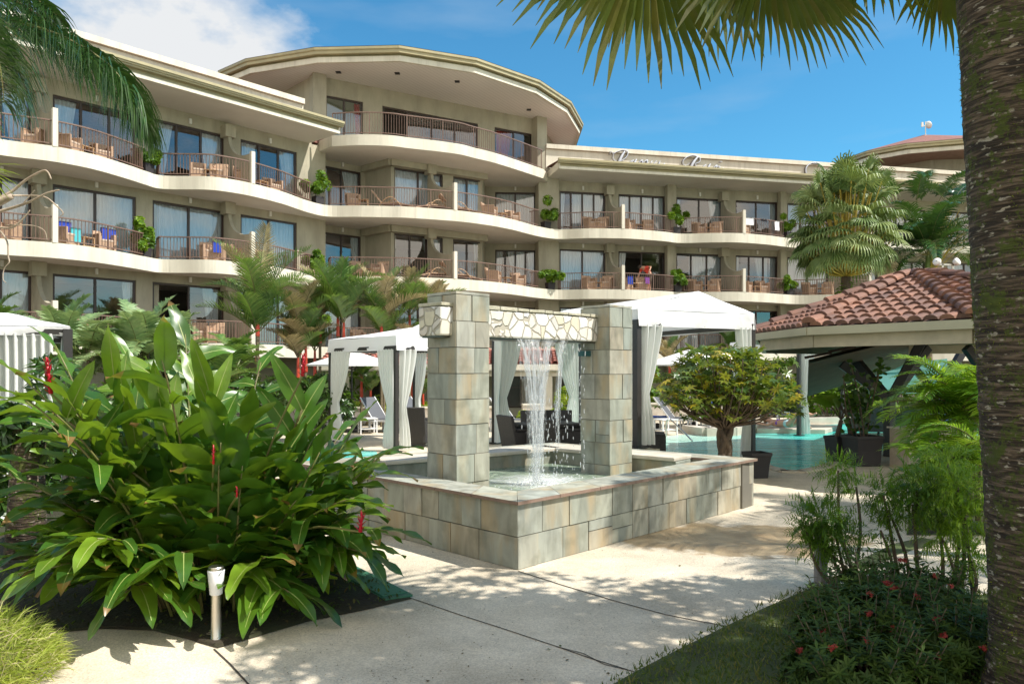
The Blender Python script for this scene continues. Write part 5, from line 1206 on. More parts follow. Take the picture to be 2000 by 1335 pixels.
for px, py, D, az in ((225, 760, 5.3, 1.7), (410, 770, 5.6, 1.3), (590, 800, 5.7, .8), (130, 820, 5.2, 2.6), (320, 830, 5.2, 1.6)):   # the tall shoots that stand above the rest
    tip = W(px, D, ZY(py, D)); b0 = gc + Vector((vr.uniform(-.3, .3), vr.uniform(-.3, .2), 0)); mid_ = (b0 + tip) / 2 + Vector((0, 0, .15))
    pts = [b0, b0.lerp(mid_, .5) + UP * .05, mid_, mid_.lerp(tip, .5), tip]; st.tube(crom(pts, 3), .010, 5)
    for k in range(8):
        q = b0.lerp(tip, .5 + .5 * k / 7); an = (k % 2) * math.pi + az; up_ = .5 + k * .14
        d = Vector((math.cos(an) * .8, math.sin(an) * .45, up_)); LL = vr.uniform(.42, .56)
        lance(lv, q, d, Vector((0, -1, .35)), LL, LL * .29, vr.uniform(.3, .85), .35, 8, .2, .07, rib=1)
lv.build('leaves', [ginger_m, rib_m], gp, world=True, smooth=True); st.build('stems', gstem_m, gp, world=True, smooth=True)
def spike(px, py, D, h=.2, r=.035):
    top = W(px, D, ZY(py, D)); base = gc + (top - gc) * .3; base.z = .3
    mb = MB(); n = int(h / .009)
    ax = (UP + (top - Vector((gc.x, gc.y, top.z - .9))).normalized() * .15).normalized(); a = ax.cross(Vector((0, 1, 0))).normalized(); b = ax.cross(a)
    for i in range(n):
        f = i / n; an = i * 2.4; q = top - ax * h * (1 - f); rr = r * (1.0 if f < .75 else (1 - f) / .25 * .8 + .2)
        d = (a * math.cos(an) + b * math.sin(an)) + ax * (.45 + f * 1.1)
        lance(mb, q, d, ax, rr * 1.25, rr * .42, .5, -.5, 3, .5, 0)
    mb.tube([top - ax * h, top], [r * .3, r * .12], 6)
    fo = mb.build('flower_spike', bract_m, gp, world=True, smooth=True)
    m2 = MB(); m2.tube(crom([base, (base + top) / 2 + UP * .1, top - ax * h], 4), .008, 5); m2.build('flower_stalk', gstem_m, fo, world=True)
spike(91, 698, 5.15, .25, .050); spike(594, 690, 5.3, .16, .040); spike(417, 868, 4.95, .13, .026); spike(707, 1004, 5.1, .12, .050); spike(463, 950, 5.0, .07, .022)
# fallen leaves, moss and litter on the bed
mb = MB()
for i in range(2600):
    p = Vector((vr.uniform(-5.6, -.75), vr.uniform(4.85, 7.0), .05)); 
    if not inpoly(p.x, p.y, BED): continue
    lance(mb, p, rv() + UP * .3, UP, vr.uniform(.02, .06), vr.uniform(.01, .025), vr.random(), .5, 2, .2, 0)
o = mb.build('bed_litter', leafmat('litter_leaf', (.03, .05, .012), (.07, .10, .02), (.2, .3, .04), .2, .7, .2, cc=(.10, .06, .035))); setp(o, 'tiny moss tufts and fallen leaves covering the dark bed below the ginger', 'ground cover', kind='stuff')
# ---- turf on the lawn at the right
mb = MB(); k = 0
while k < 15000:
    x, y = vr.uniform(.2, 4.6), vr.uniform(3.4, 6.4)
    if not inpoly(x, y, LAWN): continue
    k += 1; h = vr.uniform(.02, .06); p = Vector((x, y, .04)); d = (UP + rv(.9)).normalized(); s = rv().cross(d).normalized() * .005
    mb.add([p - s, p + s, p + d * h], [(0, 1, 2)], 0, vr.random())
setp(mb.build('turf', turf_m), 'short shaded turf on the lawn beside the flowering bushes', 'grass', kind='stuff')

# ---- fine tufted grass at the lower left corner
og = thing('ornamental_grass', 'mound of fine yellow green grass with straw tips in the lower left corner of the garden', 'grass clump', (-3.2, 4.3, 0))
mb = MB()
for i in range(9000):
    a = vr.uniform(0, 6.28); r = vr.random() ** .5; c = Vector((-3.25 + math.cos(a) * r * .62, 4.25 + math.sin(a) * r * .55, 0)); hh = .42 * (1 - r * r * .8) + .04
    p = c + UP * vr.uniform(.3, 1) * hh; d = (Vector((math.cos(a) * r, math.sin(a) * r, .45)) + rv(.75)).normalized(); L = vr.uniform(.05, .15); s = rv().cross(d).normalized() * .0028
    q1 = p + d * L * .5; d2 = (d - UP * .35 + rv(.3)).normalized(); mb.add([p - s, p + s, q1 + s * .8, q1 - s * .8, q1 + d2 * L * .5], [(0, 1, 2, 3), (3, 2, 4)], 0, min(1, max(0, vr.gauss(.45, .28))))
mb.build('grass_blades', grass_m, og, world=True)
mb = MB(); mb.ball((-3.25, 4.25, 0), 1, 12, sc_=(.52, .46, .33)); mb.build('root_mound', simple('grass_thatch', (.13, .16, .03), .95, c2=(.10, .09, .03), scale=30, bump=1, bscale=90), og, world=True, smooth=True)

# ---- tall palm at the right edge: trunk in front, fan leaves hanging into the top of the picture
def trunk_mat():
    m, N, L, b, o = newmat('mossy_palm_bark')
    tc = N.new('ShaderNodeTexCoord')
    mp = N.new('ShaderNodeMapping'); mp.inputs['Scale'].default_value = (2.6, 2.6, 24); L.new(tc.outputs['Object'], mp.inputs[0])
    n1 = N.new('ShaderNodeTexNoise'); n1.inputs['Scale'].default_value = 2.2; n1.inputs['Detail'].default_value = 6; n1.inputs['Distortion'].default_value = .8; L.new(mp.outputs[0], n1.inputs[0])
    rp = N.new('ShaderNodeValToRGB'); e = rp.color_ramp.elements; e[0].position = .38; e[0].color = (.022, .014, .008, 1); e[1].position = .62; e[1].color = (.15, .105, .07, 1); q = e.new(.5); q.color = (.055, .036, .022, 1); L.new(n1.outputs[0], rp.inputs[0])
    mp2 = N.new('ShaderNodeMapping'); mp2.inputs['Scale'].default_value = (16, 16, 42); L.new(tc.outputs['Object'], mp2.inputs[0])
    nl = N.new('ShaderNodeTexNoise'); nl.inputs['Scale'].default_value = 1; nl.inputs['Detail'].default_value = 4; L.new(mp2.outputs[0], nl.inputs[0])
    rl = N.new('ShaderNodeMapRange'); rl.inputs[1].default_value = .60; rl.inputs[2].default_value = .66; L.new(nl.outputs[0], rl.inputs[0])
    mx = N.new('ShaderNodeMix'); mx.data_type = 'RGBA'; mx.inputs['B'].default_value = (.36, .31, .24, 1); L.new(rl.outputs[0], mx.inputs['Factor']); L.new(rp.outputs[0], mx.inputs['A'])
    n2 = N.new('ShaderNodeTexNoise'); n2.inputs['Scale'].default_value = 5.5; n2.inputs['Detail'].default_value = 8; n2.inputs['Roughness'].default_value = .7; L.new(tc.outputs['Object'], n2.inputs[0])
    n4 = N.new('ShaderNodeTexNoise'); n4.inputs['Scale'].default_value = 60; n4.inputs['Detail'].default_value = 4; L.new(tc.outputs['Object'], n4.inputs[0]); am_ = N.new('ShaderNodeMath'); am_.operation = 'MULTIPLY_ADD'; am_.inputs[1].default_value = .5; L.new(n4.outputs[0], am_.inputs[0]); L.new(n2.outputs[0], am_.inputs[2])
    r2 = N.new('ShaderNodeMapRange'); r2.inputs[1].default_value = .76; r2.inputs[2].default_value = .84; L.new(am_.outputs[0], r2.inputs[0])
    mo = N.new('ShaderNodeMix'); mo.data_type = 'RGBA'; mo.inputs['A'].default_value = (.018, .026, .004, 1); mo.inputs['B'].default_value = (.10, .12, .012, 1); L.new(nl.outputs[0], mo.inputs['Factor'])
    m2 = N.new('ShaderNodeMix'); m2.data_type = 'RGBA'; L.new(r2.outputs[0], m2.inputs['Factor']); L.new(mx.outputs['Result'], m2.inputs['A']); L.new(mo.outputs['Result'], m2.inputs['B'])
    L.new(m2.outputs['Result'], b.inputs['Base Color']); b.inputs['Roughness'].default_value = .9
    hm = N.new('ShaderNodeMath'); hm.operation = 'ADD'; L.new(n1.outputs[0], hm.inputs[0]); L.new(n2.outputs[0], hm.inputs[1])
    bp = N.new('ShaderNodeBump'); bp.inputs['Strength'].default_value = 1; bp.inputs['Distance'].default_value = .03; L.new(hm.outputs[0], bp.inputs['Height']); L.new(bp.outputs[0], b.inputs['Normal'])
    return m
fp = thing('tall_fan_palm', 'tall palm with thick mossy trunk at the right edge and fan leaves hanging overhead', 'palm tree', (2.74, 4.0, 0))
mb = MB(); n = 72; seg = 230; Ht = 5.3; vs = []; fs = []; trn = random.Random(4); rings_ = [0]
while rings_[-1] < 5.4: rings_.append(rings_[-1] + trn.uniform(.07, .14))
for j in range(seg + 1):
    f = j / seg; z = f * Ht; cx = 2.865 - .063 * z; r = .25 - .025 * min(1, z / 3.8) + .12 * math.exp(-z * 6)
    kk = max(q for q in range(len(rings_)) if rings_[q] <= z); ring = (z - rings_[kk]) / .14; r *= 1 + .03 * (1 - ring) - .02 * (1 if ring < .15 else 0)
    for i in range(n):
        a = 2 * math.pi * i / n; k = 1 + .02 * noise.noise(Vector((math.cos(a) * 2, math.sin(a) * 2, z * 3))) + .022 * noise.noise(Vector((math.cos(a) * 9, math.sin(a) * 9, z * 18))) + .014 * noise.noise(Vector((math.cos(a) * 22, math.sin(a) * 22, z * 40)))
        vs.append(Vector((cx + r * k * math.cos(a), 4.0 + r * k * math.sin(a), z)))
fs = [(j * n + i, j * n + (i + 1) % n, (j + 1) * n + (i + 1) % n, (j + 1) * n + i) for j in range(seg) for i in range(n)]
mb.add(vs, fs); mb.build('trunk', trunk_mat(), fp, world=True, smooth=True)
mb = MB()
for i in range(5200):       # fuzzy moss tufts on the bark
    z = vr.uniform(.05, 4.2); a = vr.uniform(2.2, 5.2)
    if noise.noise(Vector((math.cos(a) * 1.6, math.sin(a) * 1.6, z * 1.3))) < .02 + vr.uniform(-.1, .15): continue
    r = .252 - .025 * min(1, z / 3.8) + .12 * math.exp(-z * 6); o_ = Vector((math.cos(a), math.sin(a), 0)); p = Vector((2.865 - .063 * z, 4.0, z)) + o_ * r; d = (o_ + rv(.9)).normalized(); s_ = rv().cross(d).normalized() * .003; mb.add([p - s_, p + s_, p + d * vr.uniform(.008, .022)], [(0, 1, 2)], 0, vr.random())
mb.build('moss', leafmat('moss_tuft', (.05, .07, .01), (.12, .15, .015), (.3, .35, .04), .3, .7, .2, cc=(.22, .24, .03)), fp, world=True)
mb = MB(); pe = MB()
cc = Vector((2.56, 4.0, 5.3))
def hang(px, py, D, a0, a1, r, nseg, depth=.25, t=.45):
    """fan leaf with its blade facing the path; a0..a1 are directions of its fingers in degrees"""
    hub = W(px, D, ZY(py, D)); am = R((a0 + a1) / 2); out = Vector((math.cos(am), -depth, math.sin(am))); fanleaf(mb, hub, out, Vector((.15, -1, .25)), r, nseg, R(a1 - a0), t, .3, .66, tv=.25, seglen=lambda a: 1.0)
    pe.tube(crom([cc, (cc + hub) / 2 + UP * .35, hub], 4), .014, 5)
    # thin brown split tips
    return hub
hang(1265, -150, 4.6, 205, 300, 1.13, 22); hang(1260, -190, 4.9, 180, 262, 1.02, 16, .1, .6)
hang(1500, -130, 4.5, 222, 322, .93, 26); hang(1400, -120, 5.0, 230, 292, .86, 14, .2, .6)
hang(1845, -80, 4.9, 228, 310, .68, 18); hang(1700, -170, 4.6, 225, 300, .72, 14); hang(1650, -150, 5.3, 240, 320, .7, 12)
for i in range(30):       # the rest of the crown, above the picture
    az = vr.uniform(0, 6.28); e = R(vr.uniform(-35, 70)); d = Vector((math.cos(az) * math.cos(e), math.sin(az) * math.cos(e), math.sin(e))); hub = cc + d * vr.uniform(.8, 1.4) + UP * .25
    if hub.z < 4.75: hub.z = 4.85 + vr.random() * .4
    if hub.x < 2.75: continue
    fanleaf(mb, hub, d + UP * vr.uniform(-.6, .2), UP + rv(.5), vr.uniform(.85, 1.15), 24, R(230), vr.uniform(.2, .6), .5)
    pe.tube([cc, (cc + hub) / 2 + UP * .1, hub], .014, 4)
mb.build('fan_leaves', hang_m, fp, world=True); pe.build('leaf_stalks', gstem_m, fp, world=True)

# ---- palms outside the frame on the right whose shade falls on the path, and one at the left whose leaf hangs in
def featherpalm(name, label, base, h, nf, L, mat_, lean=(0, 0), droop=1.7, ll=.55, lw=.035, t=.4, el0=75, el1=-10, r=.13, azs=None, group=None, nl=40, ld=.8, trunk_m=bark_m, shaft=None, skirt=0, parts=True):
    tt = thing(name, label, 'palm tree', base, 0, group)
    top = Vector((base[0] + lean[0], base[1] + lean[1], h)); b = Vector(base)
    mb = MB(); mb.tube(crom([b, b.lerp(top, .5) - Vector((lean[0], lean[1], 0)) * .12, top], 6), [r * (1.25 - .5 * i / 12) for i in range(13)], 10); mb.build('trunk', trunk_m, tt, world=True, smooth=True)
    if shaft: mb = MB(); mb.tube([top, top + UP * shaft[0]], [shaft[1], shaft[1] * .6], 8); mb.build('crownshaft', shaft_m, tt, world=True, smooth=True); top = top + UP * shaft[0] * .9
    mb = MB()
    for i in range(nf):
        az = (azs[i] if azs else i * 2.4 + vr.uniform(-.3, .3)); el = R(el0 + (el1 - el0) * (i / max(1, nf - 1)) + vr.uniform(-8, 8)); frond(mb, top, az, el, L * vr.uniform(.85, 1.1), droop * vr.uniform(.8, 1.2), nl, ll, lw, t, ld=ld)
    mb.build('fronds', [mat_, gstem_m], tt, world=True); return tt
tt = thing('royal_palm', 'palm at the left edge whose long feathery leaf arches over the top balconies', 'palm tree', (-7.4, 8.6, 0))
mb = MB(); mb.tube([(-7.4, 8.6, 0), (-7.2, 8.5, 3), (-6.75, 8.3, 5.3)], [.22, .18, .14], 12); mb.build('trunk', cane_m, tt, world=True, smooth=True)
mb = MB(); c = Vector((-6.75, 8.3, 5.3))
def arch(pts, nl, ll, lw, t, ld=1.6, lift=-.1):
    P_ = crom([Vector(p) for p in pts], 6); n = len(P_) - 1; mb.tube(P_, [.02 * (1 - .85 * i / n) for i in range(n + 1)], 4, 1)
    for k in range(nl):
        f = .08 + .92 * (k + .5) / nl; x = f * n; i = min(int(x), n - 1); q = P_[i].lerp(P_[i + 1], x - i); T = (P_[i + 1] - P_[i]).normalized(); S = T.cross(UP); S = S.normalized() if S.length > .1 else Vector((0, 1, 0)); N_ = S.cross(T).normalized()
        for sg in (1, -1):
            for rep in range(3):
                lf = ll * vr.uniform(.7, 1.15) * (1 - .55 * max(0, f - .7) / .3); d = (S * sg * vr.uniform(.5, 1) + T * vr.uniform(.3, .8) + N_ * (lift + vr.uniform(-.3, .5))).normalized(); w0 = T.cross(d).normalized() * lw * .5; z = q.copy(); vs = []
                for s, wk in ((0, .6), (.25, 1), (.5, .9), (.75, .6), (1, .05)):
                    if s: z = z + d * lf * .25; d = (d - UP * ld * .34).normalized()
                    vs += [z + w0 * wk, z - w0 * wk]
                mb.add(vs, [(0, 1, 3, 2), (2, 3, 5, 4), (4, 5, 7, 6), (6, 7, 9, 8)], 0, min(1, max(0, vr.gauss(.35, .2))))
def wp(px, py, D): q = W(px, D, ZY(py, D)); return (q.x, q.y, q.z)
arch([tuple(c), wp(-20, 40, 8.0), wp(60, 50, 7.8), wp(140, 80, 7.7), wp(210, 125, 7.6), wp(255, 180, 7.6), wp(280, 235, 7.6)], 110, .85, .015, .35, ld=2.3)
arch([tuple(c), wp(-80, 0, 8.4), wp(10, -5, 8.3), wp(90, 40, 8.2), wp(150, 90, 8.1), wp(180, 130, 8.0)], 70, .8, .015, .35, ld=2.3)
arch([tuple(c), wp(-120, 10, 7.4), wp(-60, 20, 7.0), wp(-20, 70, 6.8), wp(0, 130, 6.7), wp(8, 200, 6.6)], 60, .7, .015, .3, ld=2.2)
arch([tuple(c), wp(-90, -60, 8.4), wp(0, -40, 8.2), wp(60, -10, 8.0), wp(110, 30, 7.9)], 50, .55, .022, .3)
for i in range(9): frond(mb, c, R(90 + i * 30), R(40 - i * 6), 2.3, 1.6, 40, .6, .025, .35, ld=1.2)
mb.build('fronds', [dkpalm_m, gstem_m], tt, world=True)
featherpalm('shade_palm', 'feather palm standing beyond the right edge of the path', (7.1, 6.5, 0), 5.6, 10, 2.5, palm_m, droop=1.5)
featherpalm('shade_palm', 'second feather palm beyond the right edge, nearer the pool', (10.4, 8.4, 0), 6.2, 7, 2.5, palm_m, droop=1.5)
sh = thing('shade_tree', 'leafy tree beyond the right edge that throws dappled shade on the path', 'tree', (6.6, 2.9, 0))
mb = MB(); mb.tube([(6.6, 2.9, 0), (6.5, 3.0, 2), (6.0, 3.6, 4.2)], [.2, .17, .1], 8)
for i in range(9): a = i * .7; mb.tube([(6.3, 3.3, 3.0 + .1 * i), (5.8 + 1.6 * math.cos(a), 4.0 + 1.5 * math.sin(a), 5.0)], [.06, .02], 5)
mb.build('trunk', bark_m, sh, world=True)
mb = MB(); vr2 = vr.getstate()
leafball(mb, Vector((5.7, 4.1, 5.1)), (2.2, 1.6, .6), 1450, .17, .07, clumps=24, surf=.1, nn=5); leafball(mb, Vector((3.9, 4.0, 5.4)), (1.5, 1.4, .5), 520, .17, .07, clumps=12, surf=.1)
pass
mb.build('crown', dark_m, sh, world=True)

# ---- red-stemmed sealing wax palms before the building
def waxpalm(px, D, ycrown, L, n, label, dry=0, stems=2):
    b = W(px, D); h = ZY(ycrown, D); tt = thing('sealing_wax_palm', label, 'palm tree', b, 0, 'red stemmed palms in front of the hotel')
    mt, ms = MB(), MB(); mf, md = MB(), MB()
    for s in range(stems):
        o = Vector((vr.uniform(-.35, .35), vr.uniform(-.3, .3), 0)) if s else Vector(); hh = h * (1 if s == 0 else vr.uniform(.55, .9)); top = b + o + UP * hh
        mt = MB(); mt.tube([b + o * .5, top - UP * .75], .045, 6); mt.build('cane', cane_m, tt, world=True); ms = MB(); ms.tube([top - UP * .8, top], [.06, .035], 7); ms.build('crownshaft', shaft_m, tt, world=True)
        for i in range(n if s == 0 else n - 2):
            az = i * 2.4 + vr.random(); el = R(84 - 52 * i / n)
            (frond)(md if vr.random() < dry else mf, top - UP * .03, az, el, L * vr.uniform(.85, 1.15) * (1 if s == 0 else .8), vr.uniform(.6, 1.3), 34, L * .30, .036, vr.uniform(.2, .8), ld=.5, lift=.5, start=.14, sweep=1.0)
    mf.build('fronds', [palm_m, gstem_m], tt, world=True)
    if md.v: md.build('dry_fronds', [dryp_m, cane_m], tt, world=True)
waxpalm(503, 21, 600, 2.1, 12, 'red stemmed palm farthest to the left, rising from behind the ginger leaves', .1)
waxpalm(585, 22.5, 640, 1.6, 10, 'shorter red stemmed palm with many straw coloured leaves, second from the left', .5, 3)
waxpalm(660, 23, 605, 1.85, 12, 'red stemmed palm rising behind the left end of the white cabana roof', .15, 2)
waxpalm(625, 23.5, 620, 1.6, 10, 'red stemmed palm just left of the white cabana corner', .15, 2)
waxpalm(745, 23.4, 618, 1.75, 11, 'red stemmed palm above the middle of the white cabana roof', .3, 2)
waxpalm(800, 24.2, 615, 1.6, 10, 'dry leaved red stemmed palm next to the stone beam end', .55, 2)
waxpalm(846, 24.6, 605, 1.3, 8, 'red stemmed palm half hidden by the left fountain pillar', .5, 1)
waxpalm(706, 24.0, 735, .95, 8, 'small red stemmed palm behind the grey loungers', .3, 2)
waxpalm(805, 24.6, 745, .95, 8, 'small dry palm under the cabana roof by the pillar', .7, 2)
waxpalm(1308, 25.6, 705, 1.0, 8, 'dry leaved palm under the second parasol', .7, 2)
waxpalm(1362, 26.5, 715, 1.0, 8, 'red stemmed palm behind the bushy tree', .5, 2)
# ---- feathery palms left of them
def clumppalm(px, D, ybase, L, n, label, mat_=pale_m, el=(85, 15), name='areca_palm', group='feathery palms behind the ginger plant', lw=.05, ll=.36, ld=.45, stems=4, spread=.5, zb=None, azr=None, t=.5, droop=(.9, 1.6)):
    b = W(px, D); tt = thing(name, label, 'palm tree', b, 0, group); mf = MB(); mc = MB(); h = ZY(ybase, D) if zb is None else zb
    for s in range(stems):
        o = Vector((vr.uniform(-spread, spread), vr.uniform(-spread, spread), 0)); top = b + o + UP * h * vr.uniform(.65, 1.0); mc.tube([b + o * .4, top], .035, 6)
        for i in range(n):
            az = vr.uniform(*azr) if azr else i * 2.4 + vr.random() * .8; e = R(el[0] + (el[1] - el[0]) * i / max(1, n - 1)); frond(mf, top, az, e, L * vr.uniform(.8, 1.15), vr.uniform(*droop), 30, ll, lw, vr.uniform(t - .2, t + .25), ld=ld, lift=.3)
    mc.build('canes', cane_m, tt, world=True); mf.build('fronds', [mat_, gstem_m], tt, world=True); return tt
clumppalm(262, 16.5, 665, 1.45, 9, 'pale feathery palm above the middle of the ginger plant')
clumppalm(150, 16.5, 680, 1.4, 8, 'pale feathery palm beside the corner of the left cabana')
clumppalm(330, 18, 690, 1.45, 9, 'pale feathery palm in front of the lowest balcony railing')
clumppalm(20, 17, 640, 1.3, 6, 'green feathery palm standing behind the left cabana roof', mat_=palm_m)
clumppalm(420, 18, 700, 1.3, 8, 'low feathery palm right of the taller pale ones', mat_=palm_m)
clumppalm(1745, 30, 600, 1.2, 5, 'small palm tops behind the white cabana roof', stems=2, mat_=palm_m, group=None) if False else None
clumppalm(1450, 32, 650, 1.3, 6, 'feathery palm behind the right end of the long cabana roof', stems=2, mat_=palm_m, group=None)
# ---- fan palm and royal palm before the right wing
tp = thing('fan_palm', 'round headed pale green fan palm in front of the right wing balconies', 'palm tree', W(1650, 30)); fc = W(1652, 30, 0)
zc = ZY(560, 30); mb = MB(); mb.tube([fc, fc + UP * (zc + .4)], [.24, .17], 12); mb.build('trunk', bark_m, tp, world=True, smooth=True)
mb = MB(); pe = MB(); hb = fc + UP * (zc + .6)
for i in range(150):
    az = i * 2.399; f = (i + .5) / 150; e = R(88 - 118 * f); ln = vr.uniform(1.3, 2.0) + (.5 if f < .4 else 0); d = Vector((math.cos(az) * math.cos(e) * 1.05, math.sin(az) * math.cos(e), math.sin(e) * 1.25 + .45)); hub = hb + d * ln * .85 + UP * .55
    fanleaf(mb, hub, (d * .8 - UP * (.2 + .6 * f) + rv(.25)), (d + UP * .8 + rv(.3)), vr.uniform(.85, 1.05), 20, R(220), vr.uniform(.3, .95), 1.6, .42, tv=.2); pe.tube([hb - UP * .2, hb + d * ln * .45, hub], .022, 4)
mb.build('fan_leaves', fan_m, tp, world=True); pe.build('leaf_stalks', yel_m, tp, world=True)
mb = MB()
for i in range(3): fanleaf(mb, W(1722 + i * 3, 29.6, ZY(505 + i * 3, 29.6)), Vector((.2, -.3, -1)), Vector((.1, -1, 0)), .8, 14, R(150), .6, .6, .5, tv=.3)
mb.build('dead_leaf', dryp_m, tp, world=True)
leafy = MB(); leafball(leafy, fc + UP * (zc - 1.0), (.45, .45, 1.2), 160, .22, .09, .6); leafy.build('climbing_leaves', fern_m, tp, world=True)
tp = thing('royal_palm', 'dark glossy feather palm with an orange flower stalk beside the tall mossy trunk', 'palm tree', W(1812, 31)); pc = W(1812, 31, 0)
mb = MB(); zt_ = ZY(545, 31); mb.tube([pc, pc + UP * zt_], [.2, .15], 10); mb.build('trunk', cane_m, tp, world=True, smooth=True)
mb = MB(); mb.tube([pc + UP * zt_, pc + UP * (zt_ + 1.0)], [.16, .07], 8); mb.build('crownshaft', simple('green_crownshaft', (.13, .18, .04), .5), tp, world=True, smooth=True)
mb = MB(); top = pc + UP * (zt_ + .95)
for i in range(26): frond(mb, top, i * 2.4 + .3, R(84 - 76 * i / 26), 3.3 * vr.uniform(.85, 1.1), 1.7, 52, .75, .055, .3, ld=.9)
for px_, az in ((1740, 2.6), (1760, 3.4), (1860, .4), (1850, 1.6), (1830, 5.2), (1790, 4.4), (1880, 2.2), (1850, 3.0)): q = W(px_, 33, ZY(400, 33)); frond(mb, q, az, R(60), 2.6, 2.0, 46, .7, .055, .3, ld=.9)
mb.build('fronds', [dkpalm_m, gstem_m], tp, world=True)
mb = MB(); q0 = pc + UP * zt_
for i in range(26): e = q0 + Vector((vr.uniform(.6, 1.9), -.3 + vr.uniform(-.4, .4), vr.uniform(1.4, 3.0))); mb.tube(crom([q0, (q0 + e) / 2 + Vector((-.05, 0, .1)), e], 3), [.03] + [.012] * 6, 4)
mb.build('flower_stalk', yel_m, tp, world=True)
# ---- bushy tree with a braided trunk
ixl_m = leafmat('ixora_leaf', (.018, .042, .006), (.05, .088, .010), (.12, .22, .02), .2, .6, .25, cc=(.07, .12, .02))
bt_ = thing('umbrella_tree', 'bushy umbrella tree with a braided trunk between the fountain and the pool', 'tree', (3.42, 12.1, 0)); tb = Vector((3.42, 12.1, 0))
mb = MB(); br = MB()
for s in range(6):
    pts = []
    for i in range(26):
        f = i / 25; a = s * math.pi / 3 + f * 5.2 * (1 if s % 2 else -1); r = .080 - .02 * math.sin(math.pi * f) + .03 * f; pts.append(tb + Vector((r * math.cos(a), r * math.sin(a), f * .93)))
    mb.tube(pts, [.052 * (1 - .2 * i / 25) for i in range(26)], 7)
mb.tube([tb, tb + UP * .95], .08, 8); mb.build('trunk', bark_m, bt_, world=True, smooth=True)
lf = MB(); heads = []
for i in range(120):
    az = vr.uniform(0, 6.28); e = vr.uniform(0, 1) ** .7; out = vr.uniform(.25, 1.14) * (1.02 if e < .7 else .8); tip = tb + Vector((math.cos(az) * out, math.sin(az) * out, 1.0 + (.05 + .98 * e) * (1 - .18 * (out / 1.2) ** 2) + (.04 if e < .3 else 0)))
    s_ = tb + Vector((math.cos(az) * .08, math.sin(az) * .08, vr.uniform(.82, .98))); m_ = s_.lerp(tip, .5) + Vector((math.cos(az) * .12, math.sin(az) * .12, -.06)) + rv(.05); br.tube(crom([s_, m_, tip], 4), [.018 * (1 - .07 * k) for k in range(9)], 4)
    for k in range(vr.randint(6, 9)): heads.append((tip + rv(.20), az))
for (h_, az) in heads:
    whorl(lf, h_, UP + rv(.7), vr.randint(6, 8), vr.uniform(.10, .14), .042, min(1, max(0, vr.gauss(.42, .2)) if vr.random() > .07 else 1), .25, .5, seg=2)
br.build('branches', bark_m, bt_, world=True, smooth=True); lf.build('crown', shef_m, bt_, world=True)
# ---- shrubs and hedges
def shrub(name, label, c, rad, n, L, wd, mat_, t=.5, group=None, cat='shrub', clumps=9, nn=5, stem=True):
    tt = thing(name, label, cat, (c[0], c[1], 0), 0, group); mb = MB(); leafball(mb, Vector(c), rad, n, L, wd, t, .4, nn, clumps); mb.build('foliage', mat_, tt, world=True)
    if stem:
        mb = MB()
        for i in range(5): mb.tube([(c[0] + vr.uniform(-.1, .1), c[1] + vr.uniform(-.1, .1), 0), (c[0] + vr.uniform(-.6, .6) * rad[0], c[1] + vr.uniform(-.6, .6) * rad[1], c[2])], .015, 4)
        mb.build('stems', bark_m, tt, world=True)
    return tt
q = W(1112, 23.0); shrub('bush', 'bright yellow green bush behind the dining table, seen through the waterfall frame', (q.x, q.y, .62), (.62, .5, .52), 420, .12, .06, yg_m, .6)
for px, D, s, lab in ((620, 24.8, .8, 'yellow green bush left of the cabana pole, under the parasol'), (745, 24.9, .55, 'low bright green bush between two grey loungers'), (800, 24.9, .6, 'low bright green bush beside the left fountain pillar'), (690, 25.0, .5, 'tiny leafy bush behind the white garden side table'), (1300, 26.2, .55, 'low yellow green hedge bush right of the long cabana'), (1370, 26.4, .5, 'low yellow green hedge bush behind the braided trunk tree')):
    q = W(px, D); shrub('bush', lab, (q.x, q.y, .45 * s + .35), (.9 * s, .5, .55 * s), 220, .13, .06, yg_m, .5, 'yellow green bushes behind the loungers')
for i, (px, D, r, z, lab) in enumerate(((60, 13.5, .9, .9, 'dark leafy shrub beside the left cabana, low behind the ginger'), (180, 14.5, 1.1, .95, 'dark green shrub right of the left cabana curtains'), (330, 17, 1.3, 1.0, 'dark shrub below the pale feathery palms'), (480, 19, 1.3, 1.0, 'dense dark shrub below the first red stemmed palm'), (590, 21, 1.1, .9, 'leafy shrub behind the right side of the ginger'), (20, 9.0, .7, .5, 'low dark shrub at the left edge behind the mossy trunk'), (250, 11.5, .8, .55, 'low dark shrub hidden behind the middle of the ginger'))):
    q = W(px, D); shrub('shrub', lab, (q.x, q.y, z), (r, r * .7, z * .9), 420, .17, .07, dark_m, .45, 'dark shrubs behind the ginger plant')
for i, (px, D, r, z, lab) in enumerate(((640, 26.5, 1.6, 1.2, 'green shrub below the lower balcony behind the parasol'), (900, 30, 2, 1.2, 'green shrub behind the left fountain pillar'), (1130, 33, 2.2, 1.2, 'green shrub before the right wing behind the stone beam'), (1400, 33, 2.2, 1.2, 'green shrub behind the long cabana ridge'), (1540, 32, 2.2, 1.2, 'green shrub beside the pavilion roof'), (1760, 31, 2.2, 1.3, 'green shrub below the round fan palm'), (1330, 29, 1.8, .9, 'green shrub behind the second parasol'), (1620, 28, 1.8, .9, 'green shrub behind the far cabana'))):
    q = W(px, D); shrub('shrub', lab, (q.x, q.y, z), (r, r * .5, z * .9), 300, .26, .11, fern_m, .5, 'green shrubs along the foot of the hotel')
